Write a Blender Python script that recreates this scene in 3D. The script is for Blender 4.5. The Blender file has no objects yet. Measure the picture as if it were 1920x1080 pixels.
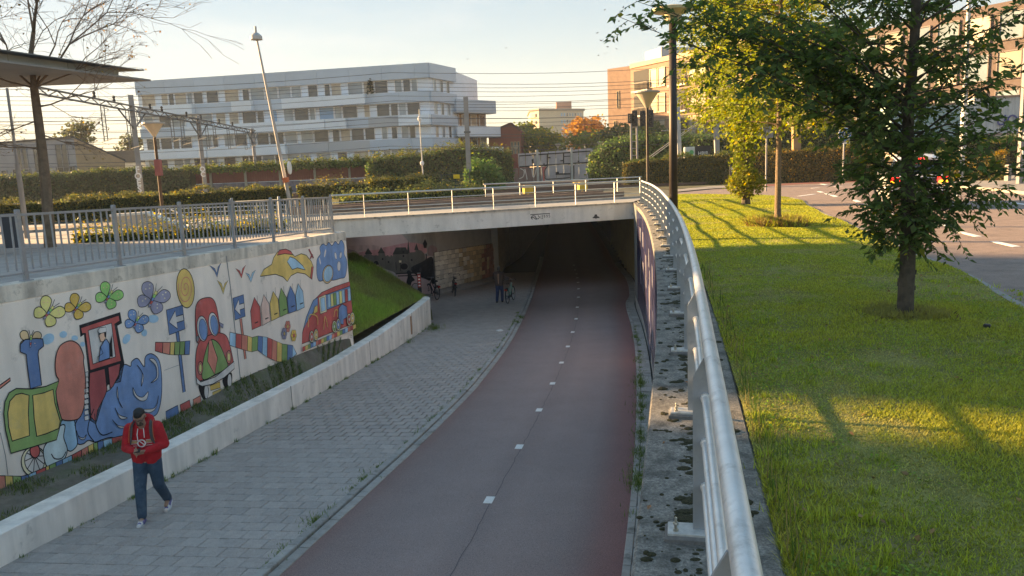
import bpy, math, random
import numpy as np
from mathutils import Matrix, Vector
random.seed(7); rng = np.random.default_rng(7)
SC = bpy.context.scene; COL = SC.collection
R_ = math.radians
# ------------------------------------------------------------------ camera
CAMZ = 1.9; FPX = 1443.0
_up = np.array([-350, 9000, 1443.0]); _up /= np.linalg.norm(_up)
_fw = np.array([0, 0, -1.0]); _yc = _fw - _up * (_fw @ _up); _yc /= np.linalg.norm(_yc)
RC = np.array([np.cross(_yc, _up), _yc, _up])
cam = bpy.data.cameras.new('camera'); co = bpy.data.objects.new('camera', cam); COL.objects.link(co)
cam.sensor_width = 36; cam.lens = FPX / 1920 * 36; cam.clip_end = 6000; cam.clip_start = 0.05
co.matrix_world = Matrix([list(RC[0]) + [0], list(RC[1]) + [0], list(RC[2]) + [CAMZ], [0, 0, 0, 1]])
SC.camera = co
# ------------------------------------------------------------------ sky, sun, exposure
SUN_AZ = R_(66)      # to the left of straight ahead
SUN_EL = R_(13.8)
SKYG = 0.25        # evens the sky out, as a thin veil of high haze does
W = bpy.data.worlds.new('World'); SC.world = W; W.use_nodes = True
nt = W.node_tree; nt.nodes.clear()
o_ = nt.nodes.new('ShaderNodeOutputWorld'); bg = nt.nodes.new('ShaderNodeBackground')
sky = nt.nodes.new('ShaderNodeTexSky'); sky.sky_type = 'NISHITA'; sky.sun_disc = False
sky.sun_elevation = SUN_EL; sky.sun_rotation = -SUN_AZ; sky.altitude = 0
sky.air_density = 1.0; sky.dust_density = 0.2; sky.ozone_density = 2.4
# thin cirrus: bright streaks mixed into the sky
tc = nt.nodes.new('ShaderNodeTexCoord'); mp = nt.nodes.new('ShaderNodeMapping')
mp.inputs['Scale'].default_value = (1.6, 1.6, 9.0); mp.inputs['Rotation'].default_value = (0.0, 0.16, 0.5)
nz = nt.nodes.new('ShaderNodeTexNoise'); nz.inputs['Scale'].default_value = 1.5; nz.inputs['Detail'].default_value = 6
nz.inputs['Roughness'].default_value = 0.55
rp = nt.nodes.new('ShaderNodeValToRGB'); rp.color_ramp.elements[0].position = 0.54; rp.color_ramp.elements[1].position = 0.95
rp.color_ramp.elements[1].color = (0.28, 0.28, 0.28, 1)
mx = nt.nodes.new('ShaderNodeMixRGB'); mx.inputs['Color2'].default_value = (2.3, 2.25, 2.2, 1)
nt.links.new(tc.outputs['Generated'], mp.inputs['Vector']); nt.links.new(mp.outputs['Vector'], nz.inputs['Vector'])
nt.links.new(nz.outputs['Fac'], rp.inputs['Fac']); nt.links.new(rp.outputs['Color'], mx.inputs['Fac'])
gm = nt.nodes.new('ShaderNodeGamma'); gm.inputs['Gamma'].default_value = SKYG
nt.links.new(sky.outputs['Color'], gm.inputs['Color']); hs = nt.nodes.new('ShaderNodeHueSaturation'); hs.inputs['Saturation'].default_value = 2.8
nt.links.new(gm.outputs['Color'], hs.inputs['Color']); nt.links.new(hs.outputs['Color'], mx.inputs['Color1']); nt.links.new(mx.outputs['Color'], bg.inputs['Color'])
nt.links.new(bg.outputs['Background'], o_.inputs['Surface']); bg.inputs['Strength'].default_value = 0.15
sl = bpy.data.lights.new('sun', 'SUN'); sl.energy = 5.0; sl.angle = R_(0.9); sl.color = (1.0, 0.76, 0.42)
so = bpy.data.objects.new('sun', sl); COL.objects.link(so)
SUN = Vector((-math.sin(SUN_AZ) * math.cos(SUN_EL), math.cos(SUN_AZ) * math.cos(SUN_EL), math.sin(SUN_EL)))
so.rotation_euler = SUN.to_track_quat('Z', 'Y').to_euler(); so.location = (-30, 20, 30)
SC.view_settings.view_transform = 'Standard'; SC.view_settings.look = 'None'
SC.view_settings.exposure = 2.18; SC.view_settings.use_white_balance = True; SC.view_settings.white_balance_temperature = 8100; SC.view_settings.white_balance_tint = 22; SC.view_settings.gamma = 1.0
SC.view_settings.use_curve_mapping = False
SC.cycles.max_bounces = 6; SC.cycles.diffuse_bounces = 4; SC.cycles.glossy_bounces = 3; SC.cycles.transmission_bounces = 4; SC.cycles.transparent_max_bounces = 6
SC.cycles.use_denoising = True

# ------------------------------------------------------------------ measuring helpers (pixel of the photo + a known plane -> point in the place)
def ray(x, y): return RC @ np.array([x - 960, -(y - 540), -FPX])
def at_z(x, y, z):
    d = ray(x, y); return np.array([0, 0, CAMZ]) + d * ((z - CAMZ) / d[2])
def at_y(x, y, Y):
    d = ray(x, y); return np.array([0, 0, CAMZ]) + d * (Y / d[1])
def on_plane(x, y, A, n):
    d = ray(x, y); o = np.array([0, 0, CAMZ]); return o + d * (((A - o) @ n) / (d @ n))

# ------------------------------------------------------------------ materials
MATS = {}
def mat(name, col, rough=0.8, metal=0.0, var=0.15, scale=4.0, bump=0.0, bscale=60.0, objvar=0.0, streak=0.0, dirt=None, dirtamt=0.0,
        dirtscale=1.5, transl=0.0, spec=0.5, emit=0.0, trans=0.0, ior=1.45, coat=0.0, attr=None, grain=0.0):
    if name in MATS: return MATS[name]
    m = bpy.data.materials.new(name); m.use_nodes = True; t = m.node_tree; t.nodes.clear(); N = t.nodes.new; L = t.links.new
    out = N('ShaderNodeOutputMaterial'); b = N('ShaderNodeBsdfPrincipled')
    b.inputs['Roughness'].default_value = rough; b.inputs['Metallic'].default_value = metal
    b.inputs['Specular IOR Level'].default_value = spec; b.inputs['IOR'].default_value = ior
    b.inputs['Transmission Weight'].default_value = trans; b.inputs['Coat Weight'].default_value = coat
    g = N('ShaderNodeNewGeometry'); c4 = tuple(col) + (1,)
    rgb = N('ShaderNodeRGB'); rgb.outputs[0].default_value = c4; cur = rgb.outputs[0]
    if attr:
        a = N('ShaderNodeAttribute'); a.attribute_name = attr; cur = a.outputs['Color']
    def hsv(fac_socket, lo, hi, cur):
        mr = N('ShaderNodeMapRange'); mr.inputs['To Min'].default_value = lo; mr.inputs['To Max'].default_value = hi
        L(fac_socket, mr.inputs['Value']); h = N('ShaderNodeHueSaturation'); L(mr.outputs['Result'], h.inputs['Value']); L(cur, h.inputs['Color'])
        return h.outputs['Color'], mr
    if var:
        n = N('ShaderNodeTexNoise'); n.inputs['Scale'].default_value = scale; n.inputs['Detail'].default_value = 5; n.inputs['Roughness'].default_value = 0.65
        L(g.outputs['Position'], n.inputs['Vector'])
        cur, mr = hsv(n.outputs['Fac'], 1 - var, 1 + var, cur); mr.inputs['From Min'].default_value = 0.3; mr.inputs['From Max'].default_value = 0.7
    if objvar:
        oi = N('ShaderNodeObjectInfo'); cur, mr = hsv(oi.outputs['Random'], 1 - objvar, 1 + objvar, cur)
    if streak:
        mpn = N('ShaderNodeMapping'); mpn.inputs['Scale'].default_value = (2.2, 2.2, 0.3); L(g.outputs['Position'], mpn.inputs['Vector'])
        n = N('ShaderNodeTexNoise'); n.inputs['Scale'].default_value = 1.6; n.inputs['Detail'].default_value = 4; L(mpn.outputs['Vector'], n.inputs['Vector'])
        cur, mr = hsv(n.outputs['Fac'], 1 - streak, 1 + streak * 0.5, cur); mr.inputs['From Min'].default_value = 0.35; mr.inputs['From Max'].default_value = 0.6
    if dirt:
        n = N('ShaderNodeTexNoise'); n.inputs['Scale'].default_value = dirtscale; n.inputs['Detail'].default_value = 8; n.inputs['Roughness'].default_value = 0.7
        L(g.outputs['Position'], n.inputs['Vector'])
        r = N('ShaderNodeValToRGB'); r.color_ramp.elements[0].position = 0.62 - 0.25 * dirtamt; r.color_ramp.elements[1].position = 0.80 - 0.22 * dirtamt
        L(n.outputs['Fac'], r.inputs['Fac']); x = N('ShaderNodeMixRGB'); x.inputs['Color2'].default_value = tuple(dirt) + (1,)
        L(r.outputs['Color'], x.inputs['Fac']); L(cur, x.inputs['Color1']); cur = x.outputs['Color']
    if grain:
        n = N('ShaderNodeTexNoise'); n.inputs['Scale'].default_value = 75; n.inputs['Detail'].default_value = 3; n.inputs['Roughness'].default_value = 0.8
        L(g.outputs['Position'], n.inputs['Vector']); cur, mr = hsv(n.outputs['Fac'], 1 - grain, 1 + grain, cur); mr.inputs['From Min'].default_value = 0.3; mr.inputs['From Max'].default_value = 0.7
    L(cur, b.inputs['Base Color'])
    if bump:
        n = N('ShaderNodeTexNoise'); n.inputs['Scale'].default_value = bscale; n.inputs['Detail'].default_value = 4
        L(g.outputs['Position'], n.inputs['Vector']); bp = N('ShaderNodeBump'); bp.inputs['Strength'].default_value = bump; bp.inputs['Distance'].default_value = 0.01
        L(n.outputs['Fac'], bp.inputs['Height']); L(bp.outputs['Normal'], b.inputs['Normal'])
    if emit:
        b.inputs['Emission Color'].default_value = c4; b.inputs['Emission Strength'].default_value = emit
    sh = b.outputs[0]
    if transl:
        tr = N('ShaderNodeBsdfTranslucent'); hs = N('ShaderNodeHueSaturation'); hs.inputs['Value'].default_value = 1.5; hs.inputs['Saturation'].default_value = 1.1
        L(cur, hs.inputs['Color']); L(hs.outputs['Color'], tr.inputs['Color'])
        ms = N('ShaderNodeMixShader'); ms.inputs['Fac'].default_value = transl; L(b.outputs[0], ms.inputs[1]); L(tr.outputs[0], ms.inputs[2]); sh = ms.outputs[0]
    L(sh, out.inputs['Surface']); MATS[name] = m; return m

# ------------------------------------------------------------------ mesh builder
class MB:
    def __init__(s): s.v = []; s.f = []; s.m = []; s.mi = 0
    def add(s, vs, fs):
        k = len(s.v); s.v += [tuple(map(float, p)) for p in vs]; s.f += [tuple(k + i for i in f) for f in fs]; s.m += [s.mi] * len(fs); return s
    def box(s, c, d, rz=0.0, bev=0.0):
        hx, hy, hz = d[0] / 2, d[1] / 2, d[2] / 2; ca, sa = math.cos(rz), math.sin(rz)
        P = lambda x, y, z: (c[0] + x * ca - y * sa, c[1] + x * sa + y * ca, c[2] + z)
        if bev <= 0:
            vs = [P(x, y, z) for z in (-hz, hz) for x, y in ((-hx, -hy), (hx, -hy), (hx, hy), (-hx, hy))]
            return s.add(vs, [(3, 2, 1, 0), (4, 5, 6, 7), (0, 1, 5, 4), (1, 2, 6, 5), (2, 3, 7, 6), (3, 0, 4, 7)])
        b = bev; rings = [(hx, hy, -hz), (hx, hy, hz - b), (hx - b, hy - b, hz)]; vs = []
        for (a, e, z) in rings: vs += [P(x, y, z) for x, y in ((-a, -e), (a, -e), (a, e), (-a, e))]
        fs = [(8, 9, 10, 11)]
        for r in (0, 4):
            for i in range(4): j = (i + 1) % 4; fs.append((r + i, r + j, r + 4 + j, r + 4 + i))
        return s.add(vs, fs)
    def bar(s, p, q, w, h=None, up=(0, 0, 1)):          # rectangular bar from p to q
        p = np.array(p, float); q = np.array(q, float); d = q - p; L = np.linalg.norm(d); d /= L; h = h or w
        u = np.array(up, float); x = np.cross(d, u)
        if np.linalg.norm(x) < 1e-5: x = np.cross(d, (1, 0, 0))
        x /= np.linalg.norm(x); y = np.cross(x, d)
        vs = [a + x * sx * w / 2 + y * sy * h / 2 for a in (p, q) for sx, sy in ((-1, -1), (1, -1), (1, 1), (-1, 1))]
        return s.add(vs, [(3, 2, 1, 0), (4, 5, 6, 7), (0, 1, 5, 4), (1, 2, 6, 5), (2, 3, 7, 6), (3, 0, 4, 7)])
    def tube(s, pts, r, n=8, cap=True, closed=False):
        pts = [np.array(p, float) for p in pts]; rs = r if hasattr(r, '__len__') else [r] * len(pts); vs = []; fs = []; m = len(pts); ref = None
        for i, p in enumerate(pts):
            if closed: d = pts[(i + 1) % m] - pts[i - 1]
            else: d = pts[min(i + 1, m - 1)] - pts[max(i - 1, 0)]
            d = d / (np.linalg.norm(d) + 1e-12)
            if ref is None:
                ref = np.cross(d, (0, 0, 1)) if abs(d[2]) < 0.9 else np.cross(d, (1, 0, 0))
            ref = ref - d * (ref @ d); ref /= np.linalg.norm(ref); y = np.cross(d, ref)
            for k in range(n):
                a = 2 * math.pi * k / n; vs.append(p + (ref * math.cos(a) + y * math.sin(a)) * rs[i])
        for i in range(m if closed else m - 1):
            j = (i + 1) % m
            for k in range(n):
                l = (k + 1) % n; fs.append((i * n + k, i * n + l, j * n + l, j * n + k))
        if cap and not closed: fs.append(tuple(range(n - 1, -1, -1))); fs.append(tuple((m - 1) * n + k for k in range(n)))
        return s.add(vs, fs)
    def prism(s, poly, z0, z1):                          # polygon in xy, counter-clockwise
        n = len(poly); vs = [(x, y, z0) for x, y in poly] + [(x, y, z1) for x, y in poly]
        fs = [tuple(range(n - 1, -1, -1)), tuple(range(n, 2 * n))] + [(i, (i + 1) % n, n + (i + 1) % n, n + i) for i in range(n)]
        return s.add(vs, fs)
    def plate(s, pts, nrm, th):                          # planar polygon given a thickness along -nrm
        pts = [np.array(p, float) for p in pts]; nrm = np.array(nrm, float); n = len(pts); vs = pts + [p - nrm * th for p in pts]
        return s.add(vs, [tuple(range(n)), tuple(range(2 * n - 1, n - 1, -1))] + [(i, n + i, n + (i + 1) % n, (i + 1) % n) for i in range(n)])
    def lathe(s, prof, c=(0, 0, 0), n=16, axis='z'):
        vs = []; fs = []; m = len(prof)
        for (r, z) in prof:
            for k in range(n):
                a = 2 * math.pi * k / n; p = (r * math.cos(a), r * math.sin(a), z)
                if axis == 'x': p = (p[2], p[0], p[1])
                if axis == 'y': p = (p[0], p[2], p[1])
                vs.append((c[0] + p[0], c[1] + p[1], c[2] + p[2]))
        for i in range(m - 1):
            for k in range(n):
                l = (k + 1) % n; fs.append((i * n + k, i * n + l, (i + 1) * n + l, (i + 1) * n + k))
        fs.append(tuple(range(n - 1, -1, -1))); fs.append(tuple((m - 1) * n + k for k in range(n)))
        return s.add(vs, fs)
    def grid(s, P):                                      # P[i][j] points
        P = np.asarray(P, float); a, b = P.shape[:2]
        return s.add(P.reshape(-1, 3), [(i * b + j, i * b + j + 1, (i + 1) * b + j + 1, (i + 1) * b + j) for i in range(a - 1) for j in range(b - 1)])
    def sphere(s, c, r, n=10, m=6):
        r = r if hasattr(r, '__len__') else (r, r, r); vs = []; fs = []
        for i in range(m + 1):
            t = math.pi * i / m
            for k in range(n):
                a = 2 * math.pi * k / n; vs.append((c[0] + r[0] * math.sin(t) * math.cos(a), c[1] + r[1] * math.sin(t) * math.sin(a), c[2] + r[2] * math.cos(t)))
        for i in range(m):
            for k in range(n):
                l = (k + 1) % n; fs.append((i * n + k, (i + 1) * n + k, (i + 1) * n + l, i * n + l))
        return s.add(vs, fs)
    def mesh(s, name, mats, smooth=False):
        me = bpy.data.meshes.new(name); me.from_pydata(s.v, [], s.f)
        for x in (mats if isinstance(mats, (list, tuple)) else [mats]): me.materials.append(x)
        if any(s.m): me.polygons.foreach_set('material_index', s.m)
        if smooth: me.polygons.foreach_set('use_smooth', [True] * len(s.f))
        me.update(); return me
    def build(s, name, mats, parent=None, smooth=False, origin=None):
        if origin is not None:
            o = np.array(origin); s.v = [tuple(np.array(p) - o) for p in s.v]
        ob = bpy.data.objects.new(name, s.mesh(name, mats, smooth)); COL.objects.link(ob)
        if origin is not None: ob.location = origin
        if parent is not None:
            ob.parent = parent
            if origin is None: ob.matrix_parent_inverse = parent_inv(parent)
        return ob
def world_m(o):
    m = Matrix.LocRotScale(o.location, o.rotation_euler, o.scale)
    return (world_m(o.parent) @ o.matrix_parent_inverse @ m) if o.parent else m
def parent_inv(p): return world_m(p).inverted()
def tag(o, label=None, cat=None, group=None, kind=None):
    if label: o['label'] = label
    if cat: o['category'] = cat
    if group: o['group'] = group
    if kind: o['kind'] = kind
    return o
def empty(name, loc=(0, 0, 0), rz=0.0, label=None, cat=None, group=None):
    o = bpy.data.objects.new(name, None); COL.objects.link(o); o.location = loc; o.rotation_euler = (0, 0, rz); o.empty_display_size = 0.1
    return tag(o, label, cat, group)
def link(name, me, parent=None, loc=(0, 0, 0), rot=(0, 0, 0), scale=(1, 1, 1), local=False):
    o = bpy.data.objects.new(name, me); COL.objects.link(o); o.location = loc; o.rotation_euler = rot; o.scale = scale
    if parent is not None:
        o.parent = parent
        if not local: o.matrix_parent_inverse = parent_inv(parent)
    return o
def copy_tree(o, parent=None):
    c = o.copy(); COL.objects.link(c); c.parent = parent
    if parent is not None: c.matrix_parent_inverse = o.matrix_parent_inverse.copy()
    for ch in list(o.children): copy_tree(ch, c)
    return c
def quads_mesh(name, V, mats, parent=None, attr=None, smooth=False, tri=False):   # V: (n,4,3) or (n,3,3) loose faces, fast
    n, k = V.shape[:2]; me = bpy.data.meshes.new(name)
    me.vertices.add(n * k); me.vertices.foreach_set('co', np.ascontiguousarray(V, dtype=np.float32).ravel())
    me.loops.add(n * k); me.loops.foreach_set('vertex_index', np.arange(n * k, dtype=np.int32))
    me.polygons.add(n); me.polygons.foreach_set('loop_start', np.arange(0, n * k, k, dtype=np.int32))
    for x in (mats if isinstance(mats, (list, tuple)) else [mats]): me.materials.append(x)
    if attr is not None:
        a = me.color_attributes.new('tint', 'FLOAT_COLOR', 'POINT'); c = np.ones((n, k, 4), np.float32); c[:, :, :3] = attr[:, None, :]; a.data.foreach_set('color', c.ravel())
    me.update(calc_edges=True)
    ob = bpy.data.objects.new(name, me); COL.objects.link(ob)
    if parent is not None: ob.parent = parent; ob.matrix_parent_inverse = parent_inv(parent)
    return ob
def leaf_quads(P, size, up_bias=0.3, rs=None, aspect=0.5, face=None):     # diamond leaves at points P
    rs = rs or rng; n = len(P); d = rs.normal(size=(n, 3)); d /= np.linalg.norm(d, axis=1)[:, None]
    nrm = rs.normal(size=(n, 3)); nrm[:, 2] += up_bias * 3
    if face is not None: nrm += face
    nrm /= np.linalg.norm(nrm, axis=1)[:, None]
    d = d - nrm * (d * nrm).sum(1)[:, None]; d /= np.linalg.norm(d, axis=1)[:, None] + 1e-9; w = np.cross(nrm, d)
    s = (size * rs.uniform(0.65, 1.3, n))[:, None]; mid = P + d * s * 0.5 + nrm * s * 0.06
    return np.stack([P, mid + w * s * aspect * 0.5, P + d * s, mid - w * s * aspect * 0.5], 1)
def leaf_tint(n, base, var=0.25, yellow=0.0, rs=None):
    rs = rs or rng; b = np.array(base)[None, :] * rs.uniform(1 - var, 1 + var, (n, 1)); y = (rs.random(n) < yellow)[:, None]
    return np.where(y, b * np.array([2.3, 1.5, 0.5]) + np.array([0.03, 0.02, 0]), b * (1 + rs.normal(size=(n, 3)) * 0.06)).clip(0.004, 0.9)
LEAF = mat('leaf', (0.05, 0.1, 0.02), rough=0.55, var=0, transl=0.48, attr='tint', spec=0.35)
GRASSM = mat('grass_blade', (0.05, 0.1, 0.02), rough=0.6, var=0, transl=0.35, attr='tint', spec=0.25)
def spline(pts, n=200):                                 # smooth open curve through points (any dimension)
    P = np.array(pts, float); m = len(P); t = np.linspace(0, m - 1, n); out = []
    for x in t:
        i = min(int(x), m - 2); u = x - i; p0, p1, p2, p3 = P[max(i - 1, 0)], P[i], P[i + 1], P[min(i + 2, m - 1)]
        out.append(0.5 * ((2 * p1) + (-p0 + p2) * u + (2 * p0 - 5 * p1 + 4 * p2 - p3) * u * u + (-p0 + 3 * p1 - 3 * p2 + p3) * u ** 3))
    return np.array(out)
def spline_closed(pts, k=5):
    P = np.array(pts, float); m = len(P); out = []
    for i in range(m):
        p0, p1, p2, p3 = P[i - 1], P[i], P[(i + 1) % m], P[(i + 2) % m]
        for j in range(k):
            u = j / k; out.append(0.5 * ((2 * p1) + (-p0 + p2) * u + (2 * p0 - 5 * p1 + 4 * p2 - p3) * u * u + (-p0 + 3 * p1 - 3 * p2 + p3) * u ** 3))
    return np.array(out)
def text_mesh(txt, size, mats, name, parent, origin, ux, uz, off=0.004, bold=0.0, align='CENTER'):   # flat lettering lying in the plane ux, uz
    cu = bpy.data.curves.new('tmp', 'FONT'); cu.body = txt; cu.size = size; cu.align_x = align; cu.align_y = 'CENTER'; cu.offset = bold; cu.resolution_u = 3
    ob = bpy.data.objects.new('tmp', cu); COL.objects.link(ob); dg = bpy.context.evaluated_depsgraph_get(); me = bpy.data.meshes.new_from_object(ob.evaluated_get(dg))
    bpy.data.objects.remove(ob); ux = np.array(ux, float); uz = np.array(uz, float); n = np.cross(ux, uz); o = np.array(origin, float)
    for v in me.vertices: v.co = Vector(o + ux * v.co.x + uz * v.co.y + n * off)
    me.materials.clear(); me.materials.append(mats); me.name = name
    return link(name, me, parent)
# ================================================================== THE SETTING
KY = [-30, -5, 5, 11, 13.94, 16.89, 19.85, 22.81, 25.77, 28.73, 31.71, 34.69, 37.67, 40.66, 43.64, 46.63, 49.62, 52.61, 60, 130]
KZ = [-0.2, -1.7, -2.5, -3.1, -3.39, -3.65, -3.9, -4.12, -4.34, -4.50, -4.60, -4.67, -4.73, -4.80, -4.92, -5.1, -5.29, -5.44, -5.6, -5.6]
def zp(y): return float(np.interp(y, KY, KZ))
_w = spline([(-14, -3.3), (-5, -1.35), (3.3, 0.5), (9.0, 1.71), (15.18, 2.86), (22.9, 4.12), (29, 4.97), (34.8, 5.62), (38.1, 6.3), (45.5, 7.2), (56, 8.0), (70, 9.0), (120, 12)], 400)
def wallx(y): return float(np.interp(y, _w[:, 0], _w[:, 1]))
_l = spline([(-14, -6.4), (0, -4.4), (8.6, -2.91), (12.36, -2.25), (16.4, -1.55), (20.5, -0.92), (26.8, -0.15), (33.2, 0.52), (39.5, 1.1), (50, 1.8), (64, 2.8), (120, 6.5)], 400)
def leftx(y): return float(np.interp(y, _l[:, 0], _l[:, 1]))
_b = spline([(-14, -9.2), (0, -7.75), (9.1, -6.65), (12.9, -6.1), (16.6, -5.62), (19.9, -5.17), (25.6, -4.38), (32.2, -3.35)], 300)
def lowx(y): return float(np.interp(y, _b[:, 0], _b[:, 1]))
def lowtop(y): return float(np.interp(y, [-14, 0, 9, 13, 17, 21, 25, 29, 32.3], [-0.6, -1.75, -2.47, -2.79, -3.1, -3.38, -3.52, -3.54, -3.44]))
def plaza_z(y): return float(np.interp(y, [-60, 6, 11.55, 22.85, 27], [0.5, 0.5, 0.38, 0.095, 0.0]))
# concrete, stone, asphalt
CONC = mat('concrete_weathered', (0.5, 0.48, 0.45), 0.9, var=0.16, scale=1.3, bump=0.25, bscale=45, dirt=(0.13, 0.125, 0.115), dirtamt=0.25, dirtscale=2.2)
COPM = mat('coping_concrete', (0.27, 0.25, 0.22), 0.95, grain=0.4, var=0.45, scale=45, bump=0.9, bscale=90, dirt=(0.10, 0.095, 0.085), dirtamt=0.75, dirtscale=5)
WHITEW = mat('whitewashed_concrete', (0.88, 0.83, 0.76), 0.85, var=0.07, scale=1.5, bump=0.12, bscale=40, streak=0.16, dirt=(0.33, 0.31, 0.28), dirtamt=0.10, dirtscale=2.5)
MURALW = mat('mural_ground_paint', (0.90, 0.80, 0.71), 0.85, var=0.07, scale=0.9, bump=0.1, bscale=30, streak=0.08, dirt=(0.42, 0.37, 0.33), dirtamt=0.12, dirtscale=2.0)
ASPH = mat('red_asphalt', (0.1, 0.07, 0.07), 0.85, grain=0.45, var=0.06, scale=1.1, bump=0.5, bscale=220, attr='tint')
GRND = mat('ground', (0.10, 0.10, 0.07), 0.95, var=0.25, scale=0.6)
SOIL = mat('soil', (0.17, 0.15, 0.12), 0.95, var=0.3, scale=3, bump=0.8, bscale=25, dirt=(0.10, 0.13, 0.05), dirtamt=0.5, dirtscale=1.4)
LAWN = mat('lawn_soil', (0.22, 0.215, 0.06), 0.95, var=0.35, scale=1.6, bump=0.8, bscale=40, dirt=(0.22, 0.17, 0.09), dirtamt=0.35, dirtscale=0.9)
PAVE = mat('paver_concrete', (0.395, 0.35, 0.32), 0.85, grain=0.3, var=0.10, scale=9, bump=0.4, bscale=120, objvar=0.08)
PAVEF = mat('paver_concrete_far', (0.395, 0.35, 0.32), 0.85, grain=0.3, var=0.14, scale=2.4, bump=0.4, bscale=120)
JOINT = mat('joint_sand', (0.05, 0.047, 0.04), 0.95, var=0.3, scale=12)
KERB = mat('kerb_concrete', (0.36, 0.34, 0.315), 0.9, var=0.2, scale=6, bump=0.4, bscale=60, objvar=0.1, dirt=(0.10, 0.09, 0.07), dirtamt=0.35, dirtscale=3)
LINE = mat('road_paint', (0.78, 0.77, 0.74), 0.7, var=0.08, scale=20)
ROADM = mat('road_asphalt', (0.27, 0.20, 0.17), 0.85, grain=0.35, var=0.22, scale=3, bump=0.9, bscale=55)
REDCY = mat('red_cycle_paving', (0.24, 0.085, 0.07), 0.85, var=0.15, scale=3, bump=0.3, bscale=80)
SIDEW = mat('pale_pavement', (0.30, 0.27, 0.24), 0.9, var=0.15, scale=3, bump=0.3, bscale=70)
PLAZA = mat('plaza_paving', (0.38, 0.34, 0.31), 0.9, var=0.14, scale=2.0, bump=0.2, bscale=40, dirt=(0.15, 0.14, 0.12), dirtamt=0.3)
BALL = mat('ballast', (0.16, 0.135, 0.115), 0.95, var=0.35, scale=9, bump=1.0, bscale=20)
GALV = mat('galvanised_steel', (0.74, 0.74, 0.73), 0.42, 0.6, var=0.10, scale=7, bump=0.06, bscale=60, dirt=(0.40, 0.39, 0.37), dirtamt=0.25, dirtscale=5)
GALVD = mat('galvanised_plate', (0.34, 0.37, 0.40), 0.55, 0.6, var=0.12, scale=5, dirt=(0.23, 0.24, 0.25), dirtamt=0.25, dirtscale=4)
DARKM = mat('dark_metal', (0.035, 0.035, 0.037), 0.5, 0.4, var=0.1, scale=4)
def flat(name, pts, z, m, kind='structure'):
    b = MB(); b.add([(x, y, z) for x, y in pts], [tuple(range(len(pts)))]); return tag(b.build(name, m), kind=kind)

# mural wall line
MA = np.array([-7.75, 11.55, 0.38]); MBp = np.array([-5.16, 22.85, 0.095])
MD = np.array([MBp[0] - MA[0], MBp[1] - MA[1], 0.0]); MD /= np.linalg.norm(MD); MN = np.array([MD[1], -MD[0], 0.0])
def mw(u, off=0.0): return MA * [1, 1, 0] + MD * u + MN * off
def on_mural(x, y): p = on_plane(x, y, MA, MN); return float((p - MA) @ MD), float(p[2])
MU0, MU1 = -14.0, 12.25
# bridge front line
BL = np.array([-6.67, 30.65, 0.0]); BR = np.array([5.62, 34.9, 0.0]); BD = (BR - BL) / np.linalg.norm(BR - BL); BN = np.array([BD[1], -BD[0], 0.0])
BLEN = float(np.linalg.norm(BR - BL))
def bp(s, back=0.0, z=0.0): q = BL + BD * s - BN * back; return np.array([q[0], q[1], z])
# ---- ground: one sheet with the cutting left open
g = MB()
ys = list(np.linspace(-14, 34.9, 60))
g.grid([[(wallx(y) + 0.66, y, -0.05), (40, y, -0.05), (2500, y, -0.05)] for y in ys])
g.grid([[(2500, y, -0.05), (wallx(-14) + 0.66, y, -0.05), (-2500, y, -0.05)] for y in (-2500, -14)])
ml = [mw(MU0, -0.3), mw(MU1, -0.3), bp(-3.6, 0.0)]
g.add([(-2500, -14, -0.05), (ml[0][0], -14, -0.05), (ml[0][0], ml[0][1], -0.05), (ml[1][0], ml[1][1], -0.05), (-8.9, 25.5, -0.05), (ml[2][0], ml[2][1], -0.05), (-2500, ml[2][1], -0.05)], [tuple(range(7))])
SL0, SL1, SLA, SLB_ = 4.3, 6.5, -1.5, BLEN + 1.6                   # light slot between footbridge and railway bridge
_f = lambda p: (p[0], p[1], -0.05)
g.add([(-2500, ml[2][1], -0.05), _f(ml[2]), _f(bp(-3.6, SL0)), (-2500, bp(-3.6, SL0)[1], -0.05)], [(0, 1, 2, 3)])
g.add([_f(ml[2]), _f(BR), (2500, BR[1], -0.05), (2500, bp(SLB_, SL0)[1], -0.05), _f(bp(SLB_, SL0)), _f(bp(-3.6, SL0))], [tuple(range(6))])
g.add([(-2500, bp(-3.6, SL0)[1], -0.05), _f(bp(-3.6, SL0)), _f(bp(SLA, SL0)), _f(bp(SLA, SL1)), (-2500, bp(SLA, SL1)[1], -0.05)], [tuple(range(5))])
g.add([_f(bp(SLB_, SL0)), (2500, bp(SLB_, SL0)[1], -0.05), (2500, bp(SLB_, SL1)[1], -0.05), _f(bp(SLB_, SL1))], [(0, 1, 2, 3)])
g.add([(-2500, bp(SLA, SL1)[1], -0.05), _f(bp(SLA, SL1)), _f(bp(SLB_, SL1)), (2500, bp(SLB_, SL1)[1], -0.05), (2500, 4000, -0.05), (-2500, 4000, -0.05)], [tuple(range(6))])
tag(g.build('ground', GRND), kind='structure')
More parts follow.
